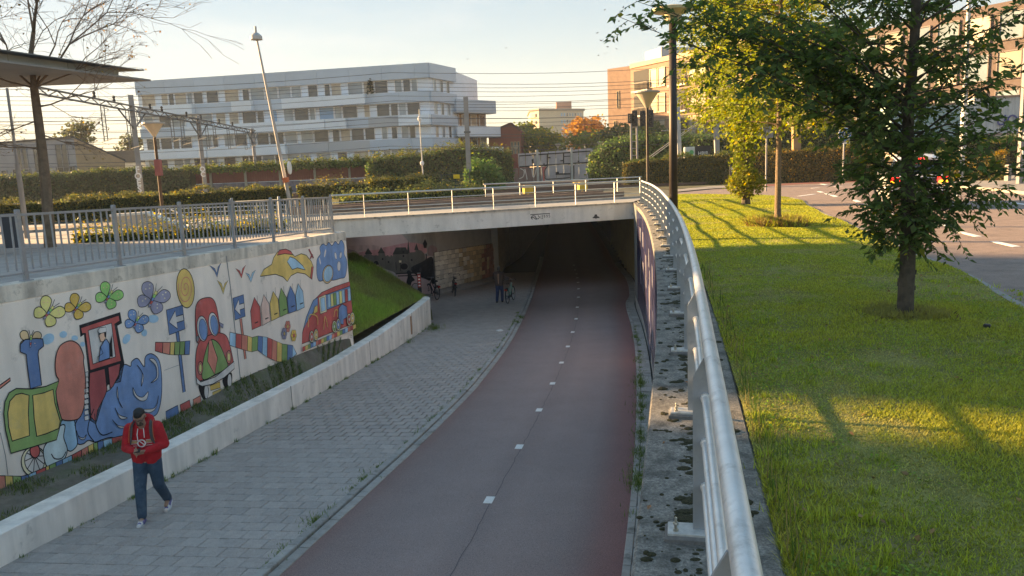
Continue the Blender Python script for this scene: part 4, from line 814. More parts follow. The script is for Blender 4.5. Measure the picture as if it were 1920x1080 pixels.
for cx, cy, rx, ry in ((345, 405, 28, 38), (625, 425, 38, 32)): a.ell('stone2', cx, cy, rx + 6, ry + 6, outline=None); a.ell('dark', cx, cy, rx, ry, outline=None)
for x, y in ((222, 378), (618, 320), (618, 278), (410, 350), (470, 380), (700, 360)): a.fill('dark', [(x - 8, y - 10), (x + 8, y - 10), (x + 8, y + 10), (x - 8, y + 10)], outline=None)
a.fill('roadg', [(70, 640), (200, 520), (330, 440), (360, 415), (400, 440), (520, 480), (560, 530), (660, 640), (700, 720), (60, 720)], True, outline=None); a.fill('pinkr', [(310, 500), (350, 415), (372, 420), (390, 500), (350, 520)], True, outline=None)
for P in ([(380, 440), (470, 520), (600, 640)], [(100, 620), (300, 560)], [(240, 640), (380, 560)], [(400, 600), (520, 690)]): a.stroke('stone2', P, True, lw=0.06)
a.fill('dark', [(700, 430), (800, 380), (905, 330), (925, 480), (930, 600), (860, 560), (760, 520), (700, 470)], True, outline=None)
a.fill('dark', [(838, 300), (850, 300), (862, 560), (850, 560)], outline=None); a.fill('dark', [(812, 195), (832, 150), (855, 195), (846, 240), (822, 240)], outline=None); a.fill('blossom', [(862, 240), (900, 212), (950, 240), (950, 295), (900, 320), (862, 300)], True, outline=None)
for P in ([(540, 500), (760, 480)], [(560, 520), (860, 510)], [(80, 520), (220, 490)], [(540, 380), (545, 460)], [(585, 385), (588, 470)]): a.stroke('dark', P, lw=0.05)
a.fill('cream', [(572, 364), (596, 364), (596, 386), (572, 386)], outline=None)
a.fill('dark', [(645, 590), (660, 520), (650, 480), (668, 462), (690, 478), (700, 520), (730, 560), (700, 580), (680, 640), (655, 650)], True, outline=None)
a.ell('dark', 585, 650, 42, 36, outline=None); a.ell('roadg', 585, 650, 36, 30, outline=None); a.ell('dark', 735, 630, 38, 40, outline=None); a.ell('roadg', 735, 630, 32, 34, outline=None)
a.done('painted castle, bridge road and dark cyclist figures')
# curved wall beyond it with a relief of pale glazed bricks
curve = spline([(-4.12, 40.36), (-2.75, 43.0), (-1.75, 45.4), (-1.1, 47.5)], 60)
seg = np.r_[0, np.cumsum(np.linalg.norm(np.diff(curve, axis=0), axis=1))]; CLEN = seg[-1]
def cvp(s): x = np.interp(s, seg, curve[:, 0]); y = np.interp(s, seg, curve[:, 1]); return np.array([x, y])
def cvt(s): d = cvp(min(s + 0.1, CLEN)) - cvp(max(s - 0.1, 0)); d /= np.linalg.norm(d); return d, np.array([d[1], -d[0]])
b = MB(); rows = []
for s in np.linspace(0, CLEN, 30): p = cvp(s); rows.append([(p[0], p[1], -6.2), (p[0], p[1], ZB + 0.02)])
b.grid(rows); b.build('curved_wall', mat('curved_wall_paint', (0.42, 0.43, 0.43), 0.85, var=0.12, scale=1.5), cw)
b = MB(); rows = []
for s in np.linspace(0.05, CLEN, 30):
    p = cvp(s); d, n = cvt(s); q = p + n * 0.05; rows.append([(q[0], q[1], zp(p[1]) + 0.28), (q[0], q[1], zp(p[1]) + 2.3)])
b.grid(rows); rel = b.build('relief_panel', mat('relief_mortar', (0.05, 0.045, 0.04), 0.9), cw)
b = MB(); rows = []
for s in np.linspace(0.0, CLEN, 30):
    p = cvp(s); d, n = cvt(s); q = p + n * 0.34; rows.append([(q[0], q[1], -6.0), (q[0], q[1], zp(p[1]) + 0.12), (p[0], p[1], zp(p[1]) + 0.28)])
b.grid(rows); b.build('plinth', mat('plinth_concrete', (0.42, 0.41, 0.39), 0.9, var=0.15, scale=3), cw)
rcol = [mat('relief_white', (0.82, 0.78, 0.68), 0.3, var=0.15, scale=6, objvar=0.25), mat('relief_ochre', (0.68, 0.55, 0.34), 0.35, var=0.15, scale=6, objvar=0.25), mat('relief_red', (0.45, 0.22, 0.15), 0.4, var=0.15, scale=6, objvar=0.25)]
rms = [MB().box((0, 0, 0), (0.37, 0.06, 0.225), bev=0.0).mesh('relief_brick', m) for m in rcol]
NR, NCo = 8, 19
for i in range(NCo):
    s = 0.25 + i * (CLEN - 0.45) / (NCo - 1); p = cvp(s); d, n = cvt(s)
    for r in range(NR):
        f = i / (NCo - 1); k = 0 if f + random.uniform(-.15, .15) < 0.4 else (1 if f + random.uniform(-.12, .12) < 0.78 else 2); pr_ = random.uniform(0.03, 0.075)
        q = p + n * (0.045 + pr_); link('relief_brick', rms[k], rel, (q[0], q[1], zp(p[1]) + 0.41 + r * 0.251), (0, random.gauss(0, 0.02), math.atan2(d[1], d[0])))
link('corner_pier', MB().box((0, 0, -3.4), (0.4, 0.5, 5.3)).mesh('corner_pier', mat('pier_pale', (0.42, 0.45, 0.44), 0.85, var=0.1, scale=2)), cw, (-0.98, 47.45, 0), (0, 0, 0.1))
# grille of diagonal slats on the inner left wall
gm_ = MB().box((0, 0, 0), (0.06, 0.3, 4.3)).mesh('wall_fin', mat('fin_ochre', (0.33, 0.27, 0.17), 0.8, var=0.2, scale=3))
for i in range(18): y = 48.2 + i * 0.55; x = float(np.interp(y, [47.62, 56, 64], [-0.95, -0.45, 1.0])); link('wall_fin', gm_, uw, (x + 0.06, y, -3.1), (0, 0, 0.1))
# stair handrail rising behind the bank
sr = empty('stair_handrail', tuple(at_y(745, 525, 36.6)), label='white stair handrail slanting down behind the grass bank', cat='handrail')
tube_between('rail', at_y(640, 490, 34.6), at_y(738, 524, 36.6), 0.03, PALES, sr)
for t in (0.15, 0.55, 0.97):
    p = at_y(640, 490, 34.6) * (1 - t) + at_y(738, 524, 36.6) * t; tube_between('baluster', p, p - [0, 0, 0.95], 0.02, PALES, sr)
b = MB(); b.bar(at_y(655, 524, 32.9), at_y(692, 546, 33.2), 0.22, 0.12); tag(b.build('stair_kerb', WHITEW), 'white concrete stair edge at the top of the grass bank', 'kerb')
# marker post
mp_ = empty('marker_post', (-3.95, 32.55, -3.5), label='dark bollard with red and white sign panel at the end of the low wall', cat='bollard')
P0 = np.array([-3.95, 32.55, -3.62])
MB().box(tuple(P0 + [0, 0, 0.55]), (0.16, 0.12, 1.1), 0.15, bev=0.01).build('post', DARKM, mp_)
b = MB(); b.box(tuple(P0 + [0.01, -0.066, 0.79]), (0.13, 0.012, 0.56), 0.15); b.build('panel', mat('sign_red', (0.45, 0.05, 0.035), 0.5), mp_)
b = MB()
for k in range(4): b.box(tuple(P0 + [0.012, -0.074, 0.58 + k * 0.135]), (0.075, 0.006, 0.05), 0.15)
b.build('pictogram', LINE, mp_)
b = MB(); b.box(tuple(P0 + [0, 0, 1.103]), (0.15, 0.11, 0.008), 0.15); b.build('cap', mat('cap_white', (0.6, 0.6, 0.58), 0.5), mp_)
tag(MB().box((-0.55, 29.6, zp(29.6) + 0.02), (0.22, 0.2, 0.04), 0.4, bev=0.015).build('litter_box', mat('litter_white', (0.75, 0.75, 0.74), 0.6)), 'small white takeaway box lying on the paved walkway', 'litter')

# ---- bridge stamp: arrows logo, year and a car emblem
def bq(s, z, off): q = BL + BD * s + BN * off; return (q[0], q[1], z)
PC['stamp'] = (0.06, 0.055, 0.055)
zF = lambda x, y: (960 + x / 10.667, 390 + y / 10.667)
def on_br(x, y): p = on_plane(x, y, BL, BN); return float((p - BL) @ BD), float(p[2])
def bstroke(nm, lines, lw, fills=(), lab=None):
    a = Art(nm, br, zF, on_br, lambda u, z, off: bq(u, z, off), line=lw)
    for l in lines: a.stroke('stamp', l)
    for l in fills: a.fill('stamp', l, outline=None)
    return a.done(lab)
bstroke('fascia_logo', [[(378, 190), (415, 155), (455, 158), (490, 215), (525, 217), (552, 185), (520, 150)], [(378, 190), (410, 228)], [(390, 192), (430, 188), (470, 222), (500, 222)], [(365, 135), (760, 108)]], 0.035, lab='two-arrow railway emblem stamped on the fascia')
bstroke('fascia_year', [[(578, 150), (578, 215)], [(590, 215), (612, 212)], [(595, 160), (612, 145), (612, 215)], [(660, 165), (640, 165), (638, 145), (655, 138), (660, 165), (655, 188), (640, 192)], [(708, 160), (690, 162), (686, 142), (702, 135), (708, 160), (704, 184), (688, 188)], [(756, 133), (735, 136), (734, 155), (750, 153), (758, 165), (752, 182), (733, 184)]], 0.022, lab='year 1995 stamped on the fascia')
bstroke('fascia_emblem', [], 0.03, [[(1612, 190), (1645, 165), (1655, 130), (1695, 128), (1705, 162), (1748, 180), (1748, 205), (1725, 200), (1690, 205), (1680, 222), (1665, 205), (1630, 205), (1614, 205)]], lab='small dark car emblem stencilled on the fascia')

# ================================================================== BICYCLES AND PEOPLE
BLK = mat('black_paint', (0.02, 0.02, 0.022), 0.4, 0.2, var=0.1); RUB = mat('rubber', (0.025, 0.025, 0.026), 0.85, var=0.1); CHR = mat('chrome', (0.55, 0.55, 0.56), 0.25, 0.9, var=0.05)
def make_bike(frame_m, label, group, step=True):
    e = empty('bicycle', label=label, cat='bicycle', group=group); WB, r = 1.10, 0.345
    for x in (0, WB):
        b = MB(); b.tube([(x + (r - 0.02) * math.cos(t), 0, r + (r - 0.02) * math.sin(t)) for t in np.linspace(0, 2 * math.pi, 24, endpoint=False)], 0.02, 6, closed=True); w = b.build('wheel', RUB, e)
        b = MB(); b.tube([(x + (r - 0.045) * math.cos(t), 0, r + (r - 0.045) * math.sin(t)) for t in np.linspace(0, 2 * math.pi, 24, endpoint=False)], 0.01, 5, closed=True); b.build('rim', CHR, w)
        b = MB(); [b.bar((x, 0.015 * (-1) ** k, r), (x + (r - 0.05) * math.cos(k * math.pi / 7), 0, r + (r - 0.05) * math.sin(k * math.pi / 7)), 0.004) for k in range(14)]; b.tube([(x, -0.05, r), (x, 0.05, r)], 0.018, 8); b.build('spokes', CHR, w)
        b = MB(); b.tube([(x + (r + 0.02) * math.cos(t), 0, r + (r + 0.02) * math.sin(t)) for t in np.linspace(R_(20), R_(200) if x else R_(185), 14)], 0.022, 6); b.build('mudguard', BLK, e)
    bb = (0.43, 0, 0.30); st = (0.27, 0, 0.78); hd = (0.87, 0, 0.86); hb = (0.93, 0, 0.70)
    b = MB(); b.tube([bb, st], 0.019, 8); b.tube([(0.345, 0, 0.55) if step else (0.28, 0, 0.74), hd], 0.018, 8); b.tube([bb, hb], 0.022, 8); b.tube([hb, (0.855, 0, 0.93)], 0.022, 8)
    for s in (-0.05, 0.05): b.tube([bb, (0, s, r)], 0.011, 6); b.tube([(0.285, 0, 0.72), (0, s, r)], 0.010, 6); b.tube([hb, (1.02, s, 0.55), (WB, s, r)], 0.013, 6)
    b.build('frame', frame_m, e)
    b = MB(); b.tube([st, (0.245, 0, 0.90)], 0.013, 8); b.tube([(0.855, 0, 0.93), (0.835, 0, 1.06)], 0.013, 8); b.build('seat_post', CHR, e)
    b = MB(); b.sphere((0.20, 0, 0.94), (0.13, 0.095, 0.04), 12, 6); b.sphere((0.34, 0, 0.945), (0.10, 0.03, 0.026), 8, 5); b.build('saddle', BLK, e, smooth=True)
    b = MB(); b.tube([(0.66, -0.29, 1.08), (0.76, -0.26, 1.10), (0.84, -0.1, 1.07), (0.84, 0.1, 1.07), (0.76, 0.26, 1.10), (0.66, 0.29, 1.08)], 0.012, 7); b.build('handlebar', CHR, e, smooth=True)
    for s in (-1, 1): b = MB(); b.tube([(0.70, 0.285 * s, 1.085), (0.60, 0.30 * s, 1.072)], 0.017, 8); b.build('grip', BLK, e)
    b = MB(); b.bar((0.22, 0, 0.74), (-0.22, 0, 0.74), 0.12, 0.02); b.tube([(-0.2, 0.05, 0.73), (0, 0.05, r)], 0.007, 5); b.tube([(-0.2, -0.05, 0.73), (0, -0.05, r)], 0.007, 5); b.build('rear_rack', BLK, e)
    b = MB(); b.box((-0.24, 0, 0.70), (0.03, 0.12, 0.06)); b.build('rear_light', mat('rear_reflector', (0.6, 0.04, 0.02), 0.3), e)
    b = MB(); b.sphere((0.97, 0, 0.86), (0.045, 0.04, 0.04), 8, 6); b.build('headlight', mat('lamp_white', (0.7, 0.7, 0.68), 0.3), e)
    b = MB(); b.box((0.22, -0.055, 0.32), (0.52, 0.025, 0.11), bev=0.01); b.tube([(0.43, -0.11, 0.30), (0.43, 0.11, 0.30)], 0.015, 8); b.build('chain_case', BLK, e)
    for s, a in ((-1, 0.6), (1, 0.6 + math.pi)): b = MB(); q = (0.43 + 0.165 * math.cos(a), 0.09 * s, 0.30 + 0.165 * math.sin(a)); b.bar((0.43, 0.09 * s, 0.30), q, 0.02, 0.012); b.box((q[0], q[1] + 0.05 * s, q[2]), (0.09, 0.085, 0.025)); b.build('pedal', BLK, e)
    return e
bk = make_bike(mat('mint_frame', (0.17, 0.42, 0.34), 0.35, var=0.05), 'mint green bicycle pushed by the person on the walkway', 'bicycles under the bridge'); bk.location = (-0.22, 36.55, zp(37.0)); bk.rotation_euler = (R_(-3), R_(0.8), R_(75))
b1 = make_bike(BLK, 'black bicycle with bare handlebar parked nearest the marker bollard', 'bicycles under the bridge'); b1.location = (-3.85, 38.6, zp(38.6)); b1.rotation_euler = (R_(6), 0, R_(118))
b2 = make_bike(mat('graphite_paint', (0.05, 0.05, 0.055), 0.4, 0.3), 'dark grey bicycle parked closest to the pale relief wall', 'bicycles under the bridge', step=False); b2.location = (-3.0, 39.6, zp(39.6)); b2.rotation_euler = (R_(5), 0, R_(100))

def capsule(b, p, q, r0, r1, n=12):
    p = np.array(p, float); q = np.array(q, float); d = q - p; L = np.linalg.norm(d) + 1e-9; d /= L
    x = np.cross(d, (0.3, 0.9, 0.2)); x /= np.linalg.norm(x); y = np.cross(d, x); vs = []; fs = []
    rings = [(-r0 * math.cos(t), r0 * math.sin(t)) for t in (0.02, 0.55, 1.05)] + [(0, r0), (L, r1)] + [(L + r1 * math.cos(t), r1 * math.sin(t)) for t in (1.05, 0.55, 0.02)]
    for (h, r) in rings:
        for k in range(n): a = 2 * math.pi * k / n; vs.append(p + d * h + (x * math.cos(a) + y * math.sin(a)) * r)
    for i in range(len(rings) - 1):
        for k in range(n): l = (k + 1) % n; fs.append((i * n + k, i * n + l, (i + 1) * n + l, (i + 1) * n + k))
    fs.append(tuple(range(n - 1, -1, -1))); fs.append(tuple((len(rings) - 1) * n + k for k in range(n))); b.add(vs, fs)
def fuse(b, name, m, parent, vox=0.014, it=4):                # one continuous skin over all the pieces in b
    tmp = bpy.data.objects.new('tmp', b.mesh('tmp', m)); COL.objects.link(tmp)
    r = tmp.modifiers.new('r', 'REMESH'); r.mode = 'VOXEL'; r.voxel_size = vox; r.use_smooth_shade = True
    s = tmp.modifiers.new('s', 'SMOOTH'); s.iterations = it; s.factor = 0.5
    dg = bpy.context.evaluated_depsgraph_get(); me = bpy.data.meshes.new_from_object(tmp.evaluated_get(dg)); bpy.data.objects.remove(tmp); me.name = name
    me.materials.clear(); me.materials.append(m); me.polygons.foreach_set('use_smooth', [True] * len(me.polygons)); return link(name, me, parent, local=True)
def hand(b, w, d, side, thumb, curl=0.5, s=1.0):             # palm, four fingers and a thumb; w wrist, d pointing along the palm, side across it
    w = np.array(w, float); d = np.array(d, float); d /= np.linalg.norm(d); side = np.array(side, float); side -= d * (side @ d); side /= np.linalg.norm(side); pn = np.cross(d, side)
    for t in (-0.030, -0.010, 0.010, 0.030): capsule(b, w + side * t * 0.8 * s, w + (d * 0.085 + side * t) * s, 0.016 * s, 0.013 * s, 8)
    for t, l in ((-0.033, 0.062), (-0.011, 0.078), (0.011, 0.084), (0.033, 0.072)):
        k = w + (d * 0.088 + side * t) * s; d1 = d * math.cos(curl) + pn * math.sin(curl) * thumb; m = k + d1 * l * 0.5 * s; d2 = d * math.cos(curl * 2.2) + pn * math.sin(curl * 2.2) * thumb; capsule(b, k, m, 0.0098 * s, 0.0088 * s, 8); capsule(b, m, m + d2 * l * 0.5 * s, 0.0088 * s, 0.0075 * s, 8)
    k = w + (d * 0.025 + side * 0.035) * s; q = k + (d * 0.04 + side * 0.025 + pn * 0.02 * thumb) * s; capsule(b, k, q, 0.014 * s, 0.011 * s, 8); capsule(b, q, q + (d * 0.032 + pn * 0.008 * thumb) * s, 0.011 * s, 0.009 * s, 8)
SKIN = mat('skin', (0.40, 0.24, 0.17), 0.55, var=0.06, scale=20)
# ---- walker in a red hoodie, head bent over a phone. Figure faces -Y before turning.
def walker():
    e = empty('person', label='man in red hoodie and jeans walking while looking down at his phone', cat='person')
    HR, HL = (-0.09, 0.0, 0.92), (0.09, 0.0, 0.92)           # own right is -x when facing -y
    kR, aR = (-0.10, -0.13, 0.50), (-0.10, -0.20, 0.09)       # front leg
    kL, aL = (0.11, 0.03, 0.49), (0.13, 0.33, 0.13)           # rear leg, heel lifting
    sR, sL = (-0.185, 0.0, 1.39), (0.185, 0.0, 1.39); eR, eL = (-0.25, -0.04, 1.12), (0.27, -0.03, 1.12); wR, wL = (-0.075, -0.27, 1.13), (0.06, -0.27, 1.11)
    hc = np.array([0.0, -0.115, 1.585])
    b = MB()
    capsule(b, (0, 0, 0.95), (0, 0, 1.15), 0.13, 0.13); capsule(b, (-0.08, 0, 1.15), (-0.10, 0, 1.33), 0.11, 0.10); capsule(b, (0.08, 0, 1.15), (0.10, 0, 1.33), 0.11, 0.10); capsule(b, sR, sL, 0.055, 0.055); capsule(b, (0, -0.01, 1.36), (0, -0.085, 1.53), 0.062, 0.055)
    for h, k, a_, t in ((HR, kR, aR, 1), (HL, kL, aL, 1)): capsule(b, h, k, 0.085, 0.055); capsule(b, k, a_, 0.055, 0.036)
    for s_, e_, w_ in ((sR, eR, wR), (sL, eL, wL)): capsule(b, s_, e_, 0.05, 0.04); capsule(b, e_, w_, 0.04, 0.027)
    for a_, tz in ((aR, 0.06), (aL, 0.07)): capsule(b, a_, (a_[0], a_[1] - 0.14, a_[2] - 0.05), 0.035, 0.03)
    # head, tipped forward
    f = np.array([0, -math.cos(R_(32)), -math.sin(R_(32))]); u = np.array([0, -math.sin(R_(32)), math.cos(R_(32))])
    H_ = lambda x, y, z: hc + np.array([x, 0, 0]) + f * y + u * z
    capsule(b, H_(0, -0.02, 0.04), H_(0, 0.02, 0.04), 0.078, 0.076); capsule(b, H_(0, -0.015, 0.0), H_(0, 0.03, -0.045), 0.07, 0.055); capsule(b, H_(0, 0.055, -0.06), H_(0, 0.06, -0.085), 0.035, 0.03)
    capsule(b, H_(0, 0.085, 0.015), H_(0, 0.108, -0.02), 0.010, 0.015, 8); capsule(b, H_(-0.018, 0.085, -0.052), H_(0.018, 0.085, -0.052), 0.012, 0.012, 8)
    for sx in (-1, 1): capsule(b, H_(0.078 * sx, -0.012, 0.02), H_(0.080 * sx, -0.012, -0.02), 0.014, 0.011, 8); capsule(b, H_(0.03 * sx, 0.078, 0.032), H_(0.045 * sx, 0.07, 0.033), 0.012, 0.010, 8)
    hand(b, wR, (0.55, -0.75, 0.05), (0.3, 0.3, 1.0), 1, 0.55); hand(b, wL, (-0.75, -0.55, 0.05), (0.2, -0.6, 0.9), -1, 0.6)
    fuse(b, 'body', SKIN, e, 0.010, 3)
    hb = MB()                                                # hair
    capsule(hb, H_(0, -0.03, 0.055), H_(0, 0.025, 0.075), 0.082, 0.066); capsule(hb, H_(0, -0.05, 0.0), H_(0, -0.03, 0.05), 0.072, 0.08); hair = fuse(hb, 'hair', mat('hair_black', (0.018, 0.015, 0.014), 0.6, var=0.3, scale=80), e, 0.010, 2)
    gb = MB()                                                # glasses
    for sx in (-1, 1): gb.tube([H_(0.034 * sx + 0.027 * math.cos(t), 0.101, 0.024 + 0.018 * math.sin(t)) for t in np.linspace(0, 2 * math.pi, 12, endpoint=False)], 0.003, 5, closed=True); gb.tube([H_(0.062 * sx, 0.10, 0.03), H_(0.084 * sx, 0.0, 0.028)], 0.003, 5)
    gb.tube([H_(-0.008, 0.103, 0.028), H_(0.008, 0.103, 0.028)], 0.003, 5); gb.build('glasses', BLK, e)
    bb_ = MB(); capsule(bb_, H_(-0.02, 0.075, -0.075), H_(0.02, 0.075, -0.075), 0.028, 0.028, 8); capsule(bb_, H_(-0.028, 0.082, -0.04), H_(0.028, 0.082, -0.04), 0.014, 0.014, 8); fuse(bb_, 'beard', mat('beard', (0.09, 0.06, 0.045), 0.8, var=0.3, scale=90), e, 0.008, 1)
    RED = mat('hoodie_red', (0.52, 0.022, 0.028), 0.9, var=0.14, scale=14, bump=0.6, bscale=22)
    c = MB(); capsule(c, (-0.07, 0, 0.93), (-0.08, 0, 1.1), 0.135, 0.14); capsule(c, (0.07, 0, 0.93), (0.08, 0, 1.1), 0.135, 0.14); capsule(c, (-0.085, 0.0, 1.1), (-0.115, 0.0, 1.33), 0.14, 0.115); capsule(c, (0.085, 0.0, 1.1), (0.115, 0.0, 1.33), 0.14, 0.115); capsule(c, sR, sL, 0.085, 0.085); capsule(c, (0, -0.08, 0.99), (0, -0.06, 1.3), 0.09, 0.09)
    for s_, e_, w_ in ((sR, eR, wR), (sL, eL, wL)):
        s_ = np.array(s_); e_ = np.array(e_); w_ = np.array(w_); capsule(c, s_, e_, 0.086, 0.072); capsule(c, e_, e_ + (w_ - e_) * 0.86, 0.073, 0.052); capsule(c, e_ + (w_ - e_) * 0.86, e_ + (w_ - e_) * 0.96, 0.043, 0.04)
        m_ = e_ + (w_ - e_) * 0.35; capsule(c, m_ + [0, 0.02, -0.03], m_ + [0, -0.03, 0.03], 0.05, 0.045)
    for t in np.linspace(-2.5, 2.5, 13):                     # hood lying round the neck
        p = np.array([0.112 * math.sin(t), 0.035 + 0.115 * math.cos(t) * (1.0 if abs(t) < 1.6 else 0.75), 1.455 + 0.05 * math.cos(t)]); capsule(c, p, p + [0, 0, 0.01], 0.05, 0.045, 8)
    capsule(c, (-0.06, 0.13, 1.40), (0.06, 0.13, 1.40), 0.06, 0.06)
    hd = fuse(c, 'hoodie', RED, e, 0.014, 3)
    dg = MB()                                                # print on the chest: round badge and pale bands, laid just off the cloth
    def chest(x, z): return (x, -0.162 + 0.9 * x * x - 0.12 * max(0, z - 1.24), z)
    def band(z0, z1, x0, x1, k): n = 8; dg.mi = k; dg.grid([[chest(x, z0), chest(x, z1)] for x in np.linspace(x0, x1, n)])
    for z0, z1, k in ((1.245, 1.252, 0), (1.212, 1.238, 1), (1.198, 1.205, 0), (1.165, 1.172, 0)): band(z0, z1, -0.15, -0.06, k); band(z0, z1, 0.06, 0.14, k)
    dg.mi = 0; ring = []
    for t in np.linspace(0, 2 * math.pi, 25): ring.append([tuple(np.array(chest(r * math.cos(t), 1.205 + r * math.sin(t))) + [0, -0.003, 0]) for r in (0.042, 0.06)])
    dg.grid(ring); dg.grid([[tuple(np.array(chest(-0.03 + k * 0.06, 1.235 - k * 0.06)) + [0, -0.003, 0]), tuple(np.array(chest(-0.015 + k * 0.06, 1.24 - k * 0.06)) + [0, -0.003, 0])] for k in (0, 0.5, 1)])
    dg.build('chest_print', [mat('print_white', (0.72, 0.70, 0.68), 0.8), mat('print_gold', (0.55, 0.36, 0.16), 0.8)], hd)
    ds = MB(); ds.tube([(-0.035, -0.135, 1.42), (-0.045, -0.168, 1.34), (-0.04, -0.178, 1.25)], 0.006, 6); ds.tube([(0.04, -0.135, 1.42), (0.05, -0.168, 1.35), (0.05, -0.175, 1.29)], 0.006, 6); ds.build('drawstring', mat('print_white', (0.72, 0.7, 0.68), 0.8), hd)
    JE = mat('jeans', (0.045, 0.085, 0.13), 0.9, var=0.22, scale=9, bump=0.5, bscale=30, dirt=(0.10, 0.16, 0.21), dirtamt=0.35, dirtscale=5)
    j = MB(); capsule(j, (-0.06, 0, 0.90), (-0.06, 0, 1.0), 0.125, 0.12); capsule(j, (0.06, 0, 0.90), (0.06, 0, 1.0), 0.125, 0.12)
    for h, k, a_ in ((HR, kR, aR), (HL, kL, aL)): k = np.array(k); a_ = np.array(a_); capsule(j, h, k, 0.112, 0.083); capsule(j, k, a_ + (k - a_) * 0.05, 0.083, 0.066); m = a_ + (k - a_) * 0.12; capsule(j, m, m + [0, 0.01, -0.02], 0.072, 0.066)
    fuse(j, 'jeans', JE, e, 0.014, 3)
    SW = mat('shoe_white', (0.70, 0.70, 0.70), 0.6, var=0.08); SB = mat('shoe_blue', (0.16, 0.15, 0.34), 0.7, var=0.2, scale=30)
    for a_, pt in ((aR, 10), (aL, -16)):
        a_ = np.array(a_); t = R_(pt); F = np.array([0, -math.cos(t), math.sin(t)]); U = np.array([0, math.sin(t), math.cos(t)]); q = a_ - U * 0.055
        s = MB(); capsule(s, q - F * 0.045, q + F * 0.05, 0.045, 0.045); capsule(s, q + F * 0.05 - U * 0.008, q + F * 0.155 - U * 0.018, 0.046, 0.036); capsule(s, q - F * 0.03 + U * 0.04, q + F * 0.01 + U * 0.045, 0.04, 0.038); sh = fuse(s, 'shoe', SB, e, 0.009, 2)
        s = MB(); 
        for k, (fy, w) in enumerate(((-0.07, 0.036), (-0.02, 0.044), (0.06, 0.05), (0.13, 0.045), (0.185, 0.025))): pass
        out = [(-0.085, 0.022), (-0.07, 0.04), (0.0, 0.043), (0.08, 0.053), (0.15, 0.046), (0.195, 0.02)]; L1 = [q + F * y + np.array([w, 0, 0]) for y, w in out] + [q + F * y - np.array([w, 0, 0]) for y, w in out[::-1]]
        n = len(L1); s.add([p - U * 0.030 for p in L1] + [p - U * 0.056 for p in L1], [tuple(range(n)), tuple(range(2 * n - 1, n - 1, -1))] + [(i, n + i, n + (i + 1) % n, (i + 1) % n) for i in range(n)]); s.build('sole', SW, sh)
        s = MB()
        for y in (0.045, 0.07, 0.095): s.tube([q + F * y + np.array([x, 0, 0]) + U * (0.043 - y * 0.12 - abs(x) * 0.3) for x in (-0.03, 0, 0.03)], 0.006, 5)
        s.build('laces', SW, sh); s = MB(); capsule(s, q + F * 0.11 - U * 0.016, q + F * 0.165 - U * 0.022, 0.0455, 0.035); fuse(s, 'toe_cap', SW, sh, 0.009, 2)
    return e
wk = walker(); WKL = (-5.47, 10.83, zp(10.8) + 0.004); WKR = R_(10); wk.location = WKL; wk.rotation_euler = (0, 0, WKR)
bpk = empty('backpack', label='black backpack with orange trim worn by the man in red', cat='backpack'); BG = mat('bag_black', (0.028, 0.028, 0.03), 0.8, var=0.2, scale=20); OT = mat('bag_orange', (0.60, 0.16, 0.06), 0.7)
b = MB(); capsule(b, (-0.09, 0.22, 1.08), (-0.08, 0.20, 1.34), 0.085, 0.075); capsule(b, (0.09, 0.22, 1.08), (0.08, 0.20, 1.34), 0.085, 0.075); capsule(b, (-0.07, 0.28, 1.05), (0.07, 0.28, 1.05), 0.08, 0.08); capsule(b, (-0.06, 0.26, 1.2), (0.06, 0.26, 1.2), 0.08, 0.08); fuse(b, 'bag', BG, bpk, 0.013, 3)
for sx in (-1, 1):
    b = MB(); pts = [(0.115 * sx, 0.16, 1.36), (0.118 * sx, 0.07, 1.468), (0.125 * sx, -0.04, 1.472), (0.132 * sx, -0.105, 1.41), (0.142 * sx, -0.142, 1.28), (0.168 * sx, -0.118, 1.16), (0.188 * sx, 0.02, 1.09), (0.15 * sx, 0.14, 1.06)]
    P = spline(pts, 26)
    for i in range(25): b.bar(P[i], P[i + 1], 0.05 if i < 16 else 0.02, 0.014, up=(1.0 * sx, -0.6, 0.8))
    st = b.build('strap', mat('strap_grey', (0.10, 0.095, 0.09), 0.8), bpk); b = MB(); b.tube([p + np.array([0.026 * sx, -0.004, 0.004]) for p in P[:17]], 0.005, 5); b.build('strap_piping', OT, st)
b = MB(); b.tube([(-0.12, 0.30, 1.30), (0.0, 0.335, 1.33), (0.12, 0.30, 1.30)], 0.008, 6); b.tube([(0.16, 0.19, 1.35), (0.175, 0.22, 1.2), (0.17, 0.24, 1.02)], 0.006, 6); b.build('trim', OT, bpk)
bpk.location = WKL; bpk.rotation_euler = (0, 0, WKR)
ph = MB(); ph.box((-0.012, -0.335, 1.158), (0.075, 0.15, 0.009), 0.15, bev=0.002); pho = ph.build('smartphone', BLK); tag(pho, 'dark smartphone held in both hands by the man in red', 'phone'); pho.location = WKL; pho.rotation_euler = (0, 0, WKR)
